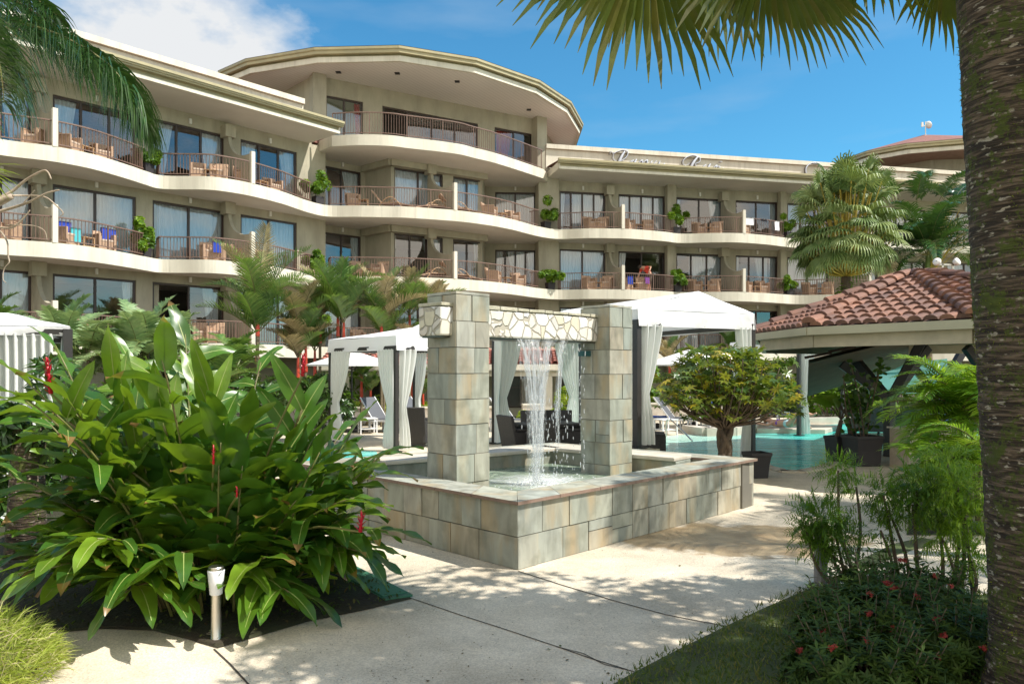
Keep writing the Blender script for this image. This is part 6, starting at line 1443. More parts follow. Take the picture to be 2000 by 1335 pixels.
# ---- potted plants by the pool
def pot(c, s0, s1, h, label, rz=.3, grp='square dark planters by the pool'):
    t = thing('square_planter', label, 'planter', c, rz, grp); mb = MB(); n = 6; rs = [(s0, 0), (s0 * 1.02, .02), ((s0 + s1) / 2 * .98, h * .5), (s1, h - .06), (s1 * 1.06, h - .05), (s1 * 1.06, h), (s1 * .95, h), (s1 * .93, h - .05)]
    for (a, z0), (b, z1_) in zip(rs, rs[1:]):
        k = [Vector((x * a / 2, y * a / 2, z0)) for x, y in ((-1, -1), (1, -1), (1, 1), (-1, 1))]; l = [Vector((x * b / 2, y * b / 2, z1_)) for x, y in ((-1, -1), (1, -1), (1, 1), (-1, 1))]
        for i in range(4): j = (i + 1) % 4; mb.add([k[i], k[j], l[j], l[i]], [(0, 1, 2, 3)])
    mb.build('pot', simple('charcoal_planter', (.035, .03, .032), .6, var=.1), t); mb = MB(); mb.box((0, 0, h - .06), (s1 * .93, s1 * .93, .02)); mb.build('soil', soil_m, t); return t
pa = W(1637, 14.6); pb = W(1684, 14.1)
pot(pa, .30, .36, .50, 'smaller dark square planter with broad paddle leaves, on the left of the pair'); pot(pb, .44, .52, .56, 'larger black square planter, on the right of the pair by the pool', .15)
pot(W(1478, 12.5), .26, .34, .42, 'dark planter half hidden behind the far corner of the fountain', .2)
bp_ = thing('paddle_plant', 'potted plant with broad paddle leaves on short thick stems by the pool', 'plant', pa)
mb = MB(); st = MB()
for (dx, dz, sgn_) in ((-.02, .35, -1), (.26, .42, 1)):
    b0 = pa + Vector((dx, 0, .46)); t0 = b0 + Vector((-.08 * sgn_ * -1 * (-1), 0, dz)); st.tube([b0, t0], [.06, .04], 8)
    for k in range(8):
        a = k * 2.4 + dx; d = Vector((math.cos(a) * .75, math.sin(a) * .5, .9)); q = t0 + d * .28; st.tube([t0, q], .012, 5); lance(mb, q, d + Vector((0, 0, -.25)), UP * .3 + Vector((0, -1, .2)), .44, .17, vr.uniform(.3, .9), .9, 7, .3, .04)
mb.build('leaves', ginger_m, bp_, world=True, smooth=True); st.build('stems', bark_m, bp_, world=True)
sg_ = thing('sea_grape', 'tall potted shrub with round dark leaves in the larger black planter', 'shrub', pb)
mb = MB(); st = MB()
for i in range(9):
    b0 = pb + Vector((vr.uniform(-.15, .15), vr.uniform(-.15, .15), .5)); e = pb + Vector((vr.uniform(-.45, .35), vr.uniform(-.3, .3), vr.uniform(1.2, 1.95))); P_ = crom([b0, (b0 + e) / 2 + rv(.08), e], 4); st.tube(P_, .012, 4)
    for k in range(20):
        q = P_[vr.randint(2, len(P_) - 1)] + rv(.13); lance(mb, q, rv(), Vector((0, -.6, .6)) + rv(.5), .10, .115, vr.uniform(.1, .7), .2, 4, .05, 0)
mb.build('leaves', dark_m, sg_, world=True); st.build('stems', bark_m, sg_, world=True)
# ---- feathery palm on the right, lit from behind
clumppalm(1900, 9.2, 0, 1.12, 10, 'bright green feathery palm arching over the stone counter beside the mossy trunk', mat_=areca_m, zb=1.35, el=(80, 5), azr=(1.9, 4.6), ll=.36, lw=.024, stems=4, spread=.22, group=None, name='areca_palm', ld=.7, t=.45, droop=(1.3, 2.2))
clumppalm(1915, 8.2, 0, .85, 8, 'lower feathery palm with some golden leaves near the foot of the mossy trunk', mat_=areca_m, zb=.75, el=(70, 0), azr=(1.7, 4.8), ll=.30, lw=.020, stems=3, spread=.25, group=None, name='areca_palm', ld=.7, t=.6, droop=(1.2, 2.0))
# ---- ferny aralia shrubs
def aralia(heads_, base, label, t=.4, mat_=fern_m):
    tt = thing('ferny_shrub', label, 'shrub', base, 0, 'ferny shrubs along the lawn'); st = MB(); lf = MB(); b0 = Vector(base)
    for (px, py, D, r) in heads_:
        h_ = W(px, D, ZY(py, D)); s0 = b0 + Vector((vr.uniform(-.12, .12), vr.uniform(-.1, .1), 0)); m_ = s0.lerp(h_, .5) + rv(.07); P_ = crom([s0, m_, h_], 4); st.tube(P_, [.019 * (1 - .07 * k) for k in range(len(P_))], 5)
        r *= .86
        for k in range(int(190 * (r / .15) ** 2)):
            d = rv().normalized(); q = h_ + Vector((d.x * r, d.y * r, d.z * r * .9)) * vr.random() ** .6; e = (d * .9 + UP * vr.uniform(-.3, .6)).normalized(); L = vr.uniform(.08, .13); s_ = rv().cross(e).normalized()
            z = q
            for j in range(5):      # a compound leaf: thin leaflets along a stalk
                z = z + e * L * .2; e = (e - UP * .12).normalized()
                for sg in (1, -1):
                    f_ = (s_ * sg + e * .9 + rv(.25)).normalized(); w_ = f_.cross(UP + rv(.2)).normalized() * .0055; lf.add([z - w_, z + w_, z + f_ * L * .5], [(0, 1, 2)], 0, min(1, max(0, t + vr.uniform(-.3, .3))))
    st.build('stems', bark_m, tt, world=True); lf.build('foliage', mat_, tt, world=True)
aralia([(1637, 918, 6.1, .125), (1672, 950, 6.1, .07)], G(1700, 1155), 'tallest ferny shrub head, standing before the pool planters', .5)
aralia([(1602, 1010, 6.0, .18), (1632, 1045, 6.0, .17), (1598, 1065, 6.0, .12), (1575, 1035, 6, .09)], G(1660, 1158), 'dense round ferny shrub beside the grey post', .3)
aralia([(1725, 965, 5.9, .12), (1735, 995, 5.9, .10), (1720, 1035, 5.9, .08)], G(1762, 1160), 'slender ferny shrub with one head in the middle of the row', .4)
aralia([(1792, 945, 5.8, .14), (1782, 985, 5.8, .13), (1828, 990, 5.8, .09)], G(1810, 1165), 'dense ferny shrub right of the slender one', .35)
aralia([(1870, 950, 5.6, .17), (1885, 1010, 5.6, .17), (1850, 905, 5.9, .13), (1840, 1050, 5.7, .12), (1895, 1090, 5.8, .13)], G(1880, 1175), 'sunlit yellow green ferny shrub against the mossy trunk', .85)
# ---- ixora bushes with red flower heads
ix_f = simple('coral_red_petal', (.40, .035, .022), .7, var=.3)
def ixora(c, rad, n, nf, label):
    tt = thing('ixora_bush', label, 'bush', (c[0], c[1], 0), 0, 'low red flowering bushes on the lawn'); mb = MB(); st = MB()
    for i in range(n):
        d = rv().normalized(); d.z = abs(d.z); p = Vector((c[0] + d.x * rad[0], c[1] + d.y * rad[1], .04 + d.z * rad[2])) if vr.random() < .7 else Vector((c[0] + d.x * rad[0] * .7, c[1] + d.y * rad[1] * .7, .04 + d.z * rad[2] * .75)); p += rv(.04)
        whorl(mb, p, d + UP * .6, vr.randint(5, 7), vr.uniform(.045, .075), .017, vr.betavariate(2, 3), .6, .25)
    for i in range(46):      # upright leafy shoots
        a_ = vr.uniform(0, 6.28); rr_ = vr.random() ** .5; s0 = Vector((c[0] + math.cos(a_) * rr_ * rad[0] * .8, c[1] + math.sin(a_) * rr_ * rad[1] * .8, .1)); s1 = s0 + Vector((math.cos(a_) * .1, math.sin(a_) * .1, 0)) + rv(.05) + UP * (rad[2] * (1.25 - .5 * rr_) * vr.uniform(.8, 1.25)); st.tube([s0, s1], .003, 3)
        for q_ in (.55, .7, .85, 1): whorl(mb, s0.lerp(s1, q_), UP + rv(.3), 4, vr.uniform(.05, .08), .019, vr.betavariate(2, 2), .5, .3)
    for i in range(60): d = rv().normalized(); st.tube([(c[0] + d.x * .1, c[1] + d.y * .1, 0), (c[0] + d.x * rad[0] * .9, c[1] + d.y * rad[1] * .9, abs(d.z) * rad[2] * .9)], .004, 3)
    mb.build('foliage', ixl_m, tt, world=True); st.build('stems', bark_m, tt, world=True)
    for i in range(nf):
        a = vr.uniform(3.4, 6.1) if vr.random() < .75 else vr.uniform(0, 6.28); k = vr.random() ** .6; d = Vector((math.cos(a) * k, math.sin(a) * k, math.sqrt(1 - k * k) + .05)); p = Vector((c[0] + d.x * rad[0], c[1] + d.y * rad[1], .06 + d.z * rad[2])) + Vector((0, 0, .02)); f_ = MB()
        for j in range(16):
            e = (d + rv(.75)).normalized(); q = p + e * vr.uniform(.02, .035); f_.tube([p, q], .0015, 3)
            for k2 in range(4): g = (e.cross(UP) * math.cos(k2 * 1.57) + e.cross(e.cross(UP)) * math.sin(k2 * 1.57)).normalized(); lance(f_, q, g + e * .3, e, .011, .006, .5, 0, 2, 0, 0)
        f_.build('flower_head', ix_f, tt, world=True)
for c, r_, n_, nf, lab in (((2.28, 4.75), (.46, .42, .34), 900, 8, 'ixora bush with the most red flowers, left front on the lawn'), ((2.75, 5.35), (.5, .42, .34), 650, 4, 'ixora bush at the foot of the ferny shrubs'), ((1.95, 4.15), (.42, .36, .24), 750, 5, 'lowest ixora bush at the bottom edge of the lawn'), ((2.62, 4.45), (.36, .34, .28), 550, 4, 'ixora bush pressed against the mossy trunk')):
    ixora(c, r_, n_, nf, lab)
# ---- bare twisting branch and dracaena at the left
bb = thing('bare_branch', 'pale bare twisting branches reaching in from the left edge before the balconies', 'branch', W(-60, 9.2, ZY(420, 9.2)))
mb = MB(); Db = 9.2
def tw(pts, r): mb.tube(crom([W(x, Db + dz, ZY(y, Db + dz)) for x, y, dz in pts], 4), [r * (1 - .6 * i / (4 * (len(pts) - 1))) for i in range(4 * (len(pts) - 1) + 1)], 6)
tw([(-120, 470, 0), (-60, 415, 0), (-10, 398, 0), (24, 383, 0)], .085); tw([(-20, 395, 0), (20, 376, .1), (50, 352, .1), (82, 334, .1), (93, 336, .1), (100, 350, .1)], .022); tw([(-10, 415, 0), (30, 404, 0), (60, 393, -.1), (92, 377, -.1), (116, 371, -.1)], .02)
tw([(24, 382, 0), (45, 382, .1), (85, 384, .1), (105, 397, .1), (123, 415, .1), (118, 422, .1)], .014); tw([(-20, 440, 0), (20, 445, 0), (40, 432, 0), (56, 414, 0), (58, 410, 0)], .014); tw([(10, 440, 0), (60, 440, 0), (86, 450, 0), (92, 470, 0)], .009)
tw([(0, 450, 0), (14, 472, 0), (16, 500, 0), (18, 512, 0), (8, 525, 0), (6, 545, 0), (12, 552, 0)], .011); tw([(45, 398, 0), (60, 380, 0), (68, 372, 0)], .008)
mb.build('twigs', simple('pale_bark', (.50, .40, .30), .8, c2=(.32, .24, .17), scale=8), bb, world=True, smooth=True)
dr = thing('dracaena', 'spiky yellow green leaf rosette poking in at the left edge below the palm leaf', 'plant', W(-45, 8.5, 0)); mb = MB(); hub = W(-40, 8.5, ZY(330, 8.5)); s2 = MB(); s2.tube([W(-60, 8.5, 0), hub], .04, 7); s2.build('stem', bark_m, dr, world=True)
for i in range(60): d = rv().normalized(); lance(mb, hub, d, UP, vr.uniform(.32, .48), .035, vr.uniform(.3, .9), .6, 4, .3, 0)
mb.build('leaves', yg_m, dr, world=True)
ts = thing('mossy_stump', 'dark mossy trunk standing in the shade behind the left side of the ginger', 'trunk', G(52, 1092)); b0 = G(52, 1092); mb = MB(); mb.tube([b0, b0 + UP * .6, b0 + Vector((.03, 0, 1.25))], [.19, .15, .14], 12); mb.build('trunk', MT['mossy_palm_bark'], ts, world=True, smooth=True)
mb = MB(); leafball(mb, b0 + UP * 1.2, (.4, .4, .5), 160, .16, .05, .4, clumps=6); mb.build('clinging_leaves', dark_m, ts, world=True)

# ---- grit, twigs and fallen leaves on the paving
mb = MB()
for i in range(900):
    px, py = vr.uniform(430, 1640), 1330 - 380 * vr.random() ** 1.3
    p = G(px, py, .006)
    if inpoly(p.x, p.y, BED) or inpoly(p.x, p.y, LAWN) or inpoly(p.x, p.y, [C0, FR, FB, FL]): continue
    L_ = vr.uniform(.005, .014) if vr.random() < .93 else vr.uniform(.02, .035); a = vr.uniform(0, 6.28); d = Vector((math.cos(a), math.sin(a), .1)); s_ = Vector((-d.y, d.x, 0)) * L_ * vr.uniform(.15, .45)
    mb.add([p - d * L_ * .5, p + s_ + UP * .003, p + d * L_ * .5, p - s_ + UP * .002], [(0, 1, 2, 3)], 0, vr.random())
setp(mb.build('leaf_litter', leafmat('path_litter', (.06, .04, .02), (.13, .08, .035), (.2, .15, .05), .1, .8, .2, cc=(.10, .12, .03))), 'small dry leaves, twigs and grit scattered over the pale paving', 'litter', kind='stuff')
# ------------------------------------------------------------------ furniture, balcony planters, towels, people
wick_m = simple('tan_wicker', (.50, .34, .23), .75, c2=(.40, .26, .17), scale=14, bump=.5, bscale=90)
wick2_m = simple('cream_cushion', (.58, .45, .35), .85, var=.06)
cane2_m = simple('honey_cane', (.50, .31, .16), .5, var=.1)
bwick_m = simple('black_wicker', (.022, .020, .020), .55, c2=(.05, .047, .045), scale=60, bump=.8, bscale=120)
alu_m = simple('white_aluminium', (.72, .72, .72), .4, var=.04)
sling_m = simple('grey_sling', (.10, .105, .12), .7, c2=(.075, .08, .09), scale=50)
blue_m = cloth('blue_towel', (.04, .08, .45), .1); cyan_m = cloth('turquoise_towel', (.10, .50, .55), .1); whtw_m = cloth('white_towel', (.82, .82, .84), .15); blk_m = cloth('black_cloth', (.02, .02, .025), .05); pur_m = cloth('purple_cloth', (.25, .08, .35), .1)
def armchair(mw, mc, tall=.86, wd=.60):
    t = thing('wicker_armchair', 'x', 'armchair'); h = wd / 2
    mb = MB(); mb.box((0, 0, .22), (wd - .14, .50, .34), taper=.94); mb.build('seat_base', mw, t, bevel=.01)
    mb = MB(); mb.box((0, -.02, .43), (wd - .16, .48, .08)); mb.build('cushion', mc, t, bevel=.02)
    mb = MB(); mb.box((0, .30, .50), (wd, .07, tall - .16), M=Matrix.Rotation(R(-12), 3, 'X')); mb.build('backrest', mw, t, bevel=.015)
    for s in (-1, 1): mb = MB(); mb.box((s * (h - .04), 0, .36), (.075, .58, .52)); mb.bar((s * (h - .04), -.28, .63), (s * (h - .04), .28, .66), .1, .04); mb.build('armrest', mw, t, bevel=.01)
    for sx in (-1, 1):
        for sy in (-.24, .24): mb = MB(); mb.box((sx * (h - .06), sy, .05), (.05, .05, .10)); mb.build('leg', mw, t)
    return t
def smalltable(m, s=.45, h=.42):
    t = thing('side_table', 'x', 'side table'); mb = MB(); mb.box((0, 0, h), (s, s, .03)); mb.build('table_top', m, t, bevel=.005)
    for sx in (-1, 1):
        for sy in (-1, 1): mb = MB(); mb.box((sx * (s / 2 - .03), sy * (s / 2 - .03), h / 2 - .01), (.035, .035, h - .03)); mb.build('leg', m, t)
    mb = MB(); mb.box((0, 0, .14), (s - .06, s - .06, .02)); mb.build('shelf', m, t); return t
def hooplounger():
    t = thing('cane_lounger', 'x', 'lounger'); mb = MB(); mb.box((0, 0, .30), (.55, .75, .05)); mb.build('seat', wick_m, t)
    mb = MB(); mb.box((0, .62, .58), (.52, .72, .05), M=Matrix.Rotation(R(52), 3, 'X')); mb.build('backrest', wick_m, t)
    mb = MB(); mb.box((0, -.72, .20), (.5, .7, .045), M=Matrix.Rotation(R(14), 3, 'X')); mb.build('leg_rest', wick_m, t)
    for s in (-1, 1):
        mb = MB(); mb.tube([(s * .3, -.55 + 1.1 * k / 12, .06 + .48 * math.sin(math.pi * k / 12)) for k in range(13)], .02, 6); mb.tube([(s * .3, -1.0, .05), (s * .3, .6, .05)], .018, 5); mb.build('hooped_arm', cane2_m, t)
    return t
protoA = armchair(wick_m, wick2_m, tall=.80, wd=.56); protoT = smalltable(cane2_m); protoL = hooplounger()
used = set()
def put(proto, loc, rz, label, group=None):
    global used
    o = proto if proto.name not in used else copy_tree(proto)
    used.add(proto.name); o.location = loc; o.rotation_euler = (0, 0, rz); o['label'] = label
    if group: o['group'] = group
    return o
ROOMS = [30, 185, 368, 525, 667, 817, 922, 1006, 1138, 1254, 1366, 1478, 1578, 1682, 1770]
ORD = ['first', 'second', 'third', 'fourth', 'fifth', 'sixth', 'seventh', 'eighth', 'ninth', 'tenth', 'eleventh', 'twelfth', 'thirteenth', 'fourteenth', 'fifteenth']
ROW = {8.75: 'top row', 5.75: 'middle row', 2.75: 'bottom row'}
def inward(px):
    a, b = fpoint(px - 8), fpoint(px + 8); t = (b - a).normalized(); return Vector((-t.y, t.x, 0)), math.atan2(t.y, t.x)
def spot(px, z, off):
    f = fpoint(px); n, an = inward(px); q = f + n * off; return Vector((q.x, q.y, z - .02)), an
def room(px): i = min(range(len(ROOMS)), key=lambda k: abs(ROOMS[k] - px)); return ORD[i]
seen_l = {}
def furn(kind, px, z, side=0, off=.92, extra=''):
    loc, an = spot(px, z, off); rm = room(px)
    if kind == 'c':
        w_ = 'left' if side < 0 else 'right'; lab = f'tan wicker armchair {w_} of the table, {ROW[z]}, {rm} room from the left'
        o = put(protoA, loc, an + side * -.45 + R(0), lab, 'tan wicker armchairs on the hotel balconies')
    elif kind == 't': lab = f'small cane table, {ROW[z]}, {rm} room from the left'; o = put(protoT, loc, an, lab, 'small cane tables on the hotel balconies')
    else:
        w_ = 'leaning left' if side > 0 else 'leaning right'; lab = f'hooped cane lounger {w_}, {ROW[z]}, {rm} room from the left'; o = put(protoL, loc, an + side * R(80), lab, 'hooped cane loungers on the hotel balconies')
    seen_l[lab] = seen_l.get(lab, 0) + 1
    return o
T8, T5, T2 = 8.75, 5.75, 2.75
chairs8 = [(62, 1), (160, -1), (240, 1), (366, -1), (443, 1), (510, -1), (572, 1), (678, -1), (985, -1), (1032, 1), (1158, -1), (1182, 1), (1243, -1), (1286, 1), (1369, -1), (1408, 1), (1474, -1)]
chairs5 = [(18, 1), (152, -1), (246, 1), (396, -1), (438, 1), (506, -1), (552, 1), (686, -1), (738, 1), (994, -1), (1042, 1), (1153, -1), (1192, 1), (1237, -1), (1272, 1), (1361, -1), (1403, 1), (1480, -1), (1518, 1), (1588, -1), (1628, 1)]
chairs2 = [(190, 1), (372, -1), (434, 1), (690, -1), (742, 1), (790, -1)]
for z, L_ in ((T8, chairs8), (T5, chairs5), (T2, chairs2)):
    for px, s in L_: furn('c', px, z, s)
for z, L_ in ((T8, (203, 407, 543, 705, 1009, 1170, 1265, 1389)), (T5, (205, 418, 530, 712, 1018, 1172, 1255, 1381, 1500, 1608)), (T2, (404, 716))):
    for px in L_: furn('t', px, z)
for px, z, s in ((762, T8, 1), (862, T8, -1), (912, T8, 1), (862, T5, -1), (915, T5, 1)): furn('l', px, z, s, off=.95)
# towels over rails and chair backs
def hangcloth(px, z, m, wd, drop, label, off=.10, ztop=.80, tilt=0):
    f = fpoint(px); n, an = inward(px); q = f + n * off; mb = MB(); u = Vector((math.cos(an), math.sin(an), 0)); nu, nv = 6, 6; vs = []
    for side, s in ((-1, -.03), (1, .03)):
        for j in range(nv + 1):
            for i in range(nu + 1):
                a = (i / nu - .5) * wd; dz = -(j / nv) * drop * (1 if side < 0 else .7) + tilt * a; p = u * a + n * (s + .012 * math.sin(i * 2 + j)) ; vs.append(Vector((p.x, p.y, ztop + .02 + dz)))
    fs = [(b + j * (nu + 1) + i, b + j * (nu + 1) + i + 1, b + (j + 1) * (nu + 1) + i + 1, b + (j + 1) * (nu + 1) + i) for b in (0, (nu + 1) * (nv + 1)) for j in range(nv) for i in range(nu)]
    fs += [(i, i + 1, (nu + 1) * (nv + 1) + i + 1, (nu + 1) * (nv + 1) + i) for i in range(nu)]
    mb.add(vs, fs); o = mb.build('towel', m, smooth=True); o.location = (q.x, q.y, z); return setp(o, label, 'towel')
hangcloth(1466, T8, whtw_m, .50, .38, 'white towel hung over the rail next to the post, far right of the top row')
hangcloth(1520, T8, whtw_m, .35, .50, 'white towel hung over the rail farthest right on the top row')
hangcloth(1494, T8, blk_m, .40, .12, 'small black garment hung over the rail between two white towels')
hangcloth(141, T5, blue_m, .50, .45, 'blue towel draped over the left armchair of the second room, middle row', off=.85, ztop=.80)
hangcloth(172, T5, cyan_m, .30, .45, 'turquoise towel on the arm of an armchair in the middle row', off=.75, ztop=.62)
hangcloth(250, T5, blue_m, .60, .40, 'blue towel over the right armchair of the second room, middle row', off=.85, ztop=.84)
hangcloth(432, T5, blue_m, .30, .40, 'blue towel on the right armchair of the third room, middle row', off=.6, ztop=.72)
hangcloth(1240, T5, blue_m, .28, .42, 'dark blue towel on the armchair beside the person in red', off=.5, ztop=.70)
hangcloth(1275, T5, pur_m, .28, .35, 'purple cloth on the armchair in front of the person in red', off=.5, ztop=.70)
# planters on the balconies, one at every dip of the wavy edge
def balcplant(px, z, r, h, label, tall=False):
    f = fpoint(px); n, an = inward(px); q = f + n * .28; t = thing('potted_plant', label, 'potted plant', (q.x, q.y, z), an, 'leafy potted plants at the dips of the balconies')
    mb = MB(); mb.box((0, 0, .17), (.42, .36, .34), taper=.85); mb.build('pot', MT['charcoal_planter'], t, bevel=.01)
    mb = MB(); leafball(mb, Vector((0, 0, .34 + h * .5)), (r, r * .8, h * .55), 230, .15, .085, .55, clumps=7, surf=.3); mb.build('foliage', fern_m, t); return t
for px, z, r, h, lab in ((298, T8, .28, .55, 'small leafy pot plant at the top row dip, farthest left'), (628, T8, .52, .85, 'big bushy pot plant at the top row dip beside the central bay'), (1073, T8, .58, 1.0, 'biggest bushy pot plant, top row dip left of the far wing'), (1325, T8, .42, .85, 'pot plant at the top row dip in the middle of the far wing'), (1546, T8, .4, .8, 'pot plant at the top row dip beside the round fan palm'),
                         (294, T5, .36, .85, 'leafy pot plant at the middle row dip, farthest left'), (622, T5, .42, .7, 'leafy pot plant at the middle row dip above the red stemmed palms'), (1080, T5, .5, .75, 'bushy pot plant at the middle row dip left of the far wing'), (1327, T5, .36, .75, 'pot plant at the middle row dip right of the person in red'), (1546, T5, .36, .6, 'pot plant at the middle row dip beside the fan palm trunk'),
                         (625, T2, .5, .8, 'pot plant on the bottom row behind the red stemmed palms')):
    balcplant(px, z, r, h, lab)
# ---- black wicker dining set under the long cabana and chairs nearby
protoB = armchair(bwick_m, bwick_m, tall=1.02, wd=.58); protoB.name = 'black_wicker_armchair'
for (px, D, rz, lab) in ((815, 17.6, R(170), 'black wicker armchair seen from behind under the square cabana'), (1020, 14.4, R(120), 'black wicker armchair at the left end of the dining table behind the waterfall'), (1050, 15.6, R(10), 'black wicker armchair on the far side of the dining table'), (1088, 15.7, R(-8), 'second black wicker armchair on the far side of the dining table, nearer the bush'), (1122, 14.5, R(-100), 'black wicker armchair at the right end of the dining table'), (1060, 13.5, R(180), 'black wicker armchair on the near side of the dining table'), (1145, 15.2, R(-70), 'black wicker armchair beside the right fountain pillar'), (1268, 13.6, R(80), 'black wicker armchair by the curtain right of the right fountain pillar')):
    put(protoB, W(px, D), rz, lab, 'black wicker armchairs under the cabanas')
q = W(1070, 14.6); dt = thing('dining_table', 'black wicker dining table with a dark top behind the waterfall', 'table', q, R(20))
mb = MB(); mb.box((0, 0, .73), (1.2, .8, .05)); mb.build('table_top', bwick_m, dt, bevel=.01); mb = MB(); mb.box((0, 0, .64), (1.1, .7, .12)); mb.build('apron', bwick_m, dt)
for sx in (-1, 1):
    for sy in (-1, 1): mb = MB(); mb.box((sx * .52, sy * .34, .36), (.08, .08, .70)); mb.build('leg', bwick_m, dt)
mb = MB(); mb.lathe([(0, 0), (.04, 0), (.045, .12), (.03, .2), (0, .2)], n=10); o = mb.build('candle_lantern', simple('lantern_glass', (.05, .06, .06), .1)); o.location = q + Vector((-.25, -.1, .757)); setp(o, 'dark lantern standing on the black dining table', 'lantern')
# dark sofas under the far cabana
for (px, D, wd, lab) in ((1790, 20.5, 1.1, 'dark sofa behind the forked column across the pool'), (1855, 20.8, 1.1, 'dark sofa behind the feathery palm across the pool'), (1700, 20.6, .8, 'dark armchair behind the sea grape across the pool')):
    t = thing('sofa', lab, 'sofa', W(px, D), R(175), 'dark wicker sofas across the pool'); mb = MB(); mb.box((0, 0, .27), (wd, .7, .34)); mb.build('seat', bwick_m, t, bevel=.02); mb = MB(); mb.box((0, .32, .52), (wd, .12, .55)); mb.build('backrest', bwick_m, t, bevel=.02)
    for s in (-1, 1): mb = MB(); mb.box((s * (wd / 2 - .05), 0, .38), (.12, .72, .42)); mb.build('armrest', bwick_m, t, bevel=.02)
    for s in (-1, 1):
        for sy in (-.28, .28): mb = MB(); mb.box((s * (wd / 2 - .08), sy, .05), (.05, .05, .1)); mb.build('leg', bwick_m, t)
# ---- sun loungers and white tables round the pool
def lounger():
    t = thing('sun_lounger', 'x', 'sun lounger'); mb = MB()
    for s in (-1, 1): mb.bar((s * .31, -1.0, .33), (s * .31, .95, .33), .04, .05)
    for y in (-1.0, .95): mb.bar((-.31, y, .33), (.31, y, .33), .04, .05)
    mb.build('frame', alu_m, t)
    for s in (-1, 1):
        for y in (-.85, .7): mb = MB(); mb.box((s * .31, y, .15), (.045, .045, .31)); mb.build('leg', alu_m, t)
    mb = MB(); mb.box((0, -.38, .365), (.58, 1.22, .015)); mb.build('seat_sling', sling_m, t)
    bk = Matrix.Rotation(R(52), 3, 'X'); mb = MB(); mb.box((0, .50, .66), (.58, .78, .02), M=bk); f_ = mb.build('back_sling', sling_m, t)
    mb = MB()
    for s in (-1, 1): mb.box((s * .30, .50, .66), (.03, .80, .035), M=bk)
    mb.build('back_frame', alu_m, f_)
    for s in (-1, 1): mb = MB(); mb.tube([(s * .34, .8, .09), (s * .37, .8, .09)], .09, 12); mb.build('wheel', black_m, t)
    return t
pl = lounger()
for px, D, rz, lab in ((690, 22.0, R(62), 'grey sun lounger partly behind the cabana curtain, left of the white table'), (755, 21.6, R(58), 'grey sun lounger with its back raised, right of the white table'), (828, 21.8, R(58), 'grey sun lounger just left of the left fountain pillar'), (1275, 22.5, R(70), 'grey sun lounger right of the long cabana curtain'), (1330, 22.0, R(64), 'grey sun lounger across the pool left of the blue towel'), (1400, 22.6, R(60), 'grey sun lounger across the pool behind the braided trunk'), (1500, 24.6, R(65), 'grey sun lounger behind the sunbathing person'), (1010, 21.5, R(62), 'grey sun lounger seen between the fountain pillars')):
    put(pl, W(px, D), rz, lab, 'grey sun loungers round the pool')
pt = smalltable(alu_m, .5, .42); pt.name = 'white_side_table'
for px, D, lab in ((718, 21.0, 'white side table between two grey sun loungers left of the cabana pole'), (1300, 20.6, 'white side table right of the long cabana curtain'), (1365, 21.3, 'white side table behind the bushy tree'), (1520, 24.0, 'white side table behind the sunbathing person')):
    put(pt, W(px, D), R(20), lab, 'white side tables round the pool')
def towel_on(px, D, zz, m, label, dx=.5, rz=R(60), rx=R(50)):
    mb = MB(); n = 6; vs = [Vector(((i / n - .5) * dx, (j / n - .5) * .75, .015 * math.sin(i * 2.1 + j))) for j in range(n + 1) for i in range(n + 1)]
    mb.add(vs, [(j * (n + 1) + i, j * (n + 1) + i + 1, (j + 1) * (n + 1) + i + 1, (j + 1) * (n + 1) + i) for j in range(n) for i in range(n)]); o = mb.build('towel', m, smooth=True); q = W(px, D, zz); o.location = q; o.rotation_euler = (rx, 0, rz); setp(o, label, 'towel')
lb_m = cloth('sky_blue_towel', (.12, .22, .62), .1)
towel_on(1398, 22.3, .72, lb_m, 'blue towel over the raised back of a lounger behind the braided tree'); towel_on(1376, 21.6, .40, lb_m, 'blue towel lying on a lounger seat behind the braided tree', .55, R(60), 0); towel_on(1285, 22.2, .40, lb_m, 'pale blue towel on the lounger beside the long cabana', .5, R(70), 0); towel_on(1858, 20.2, .62, lb_m, 'blue cushion cloth behind the feathery palm', .6, R(0), R(70))
# pool handrail
hr = thing('pool_handrail', 'curved steel handrail going down into the shallow end of the pool', 'handrail', W(1303, 19.5)); mb = MB()
a = W(1301, 19.8); b = W(1352, 18.4)
mb.tube(crom([a + UP * 0, a + UP * .38, a + Vector((.06, -.03, .47)), a + Vector((.12, -.06, .46)), b.lerp(a, .35) + UP * .24, b + UP * .04], 5), .02, 8); mb.build('rail', metal_m, hr, world=True, smooth=True)
# path lamp
bl = thing('bollard_lamp', 'steel path lamp with a tapered white shade beside the ginger plant', 'path lamp', G(422, 1252))
mb = MB(); mb.lathe([(.045, .0), (.033, .02), (.033, .31), (.036, .315)], n=24); mb.build('post', metal_m, bl, smooth=True)
mb = MB(); mb.lathe([(.036, .312), (.040, .315), (.055, .47), (.053, .475), (.0, .475)], n=24); mb.build('shade', simple('opal_shade', (.80, .79, .84), .35, var=.02), bl, smooth=True)
mb = MB(); mb.lathe([(.050, .476), (.050, .492), (.046, .498), (0, .499)], n=24); mb.build('cap', metal_m, bl)
# grey post by the lawn
gp_ = thing('grey_post', 'short grey fluted post standing at the tip of the lawn below the ferny shrub', 'post', G(1603, 1146)); mb = MB(); mb.lathe([(.055, 0), (.055, .5), (.05, .52), (0, .52)], n=10); mb.build('post', simple('grey_paint', (.25, .24, .24), .6), gp_)
mb = MB(); mb.lathe([(.07, 0), (.07, .03), (.055, .04)], n=10); mb.build('base', MT['grey_paint'], gp_)

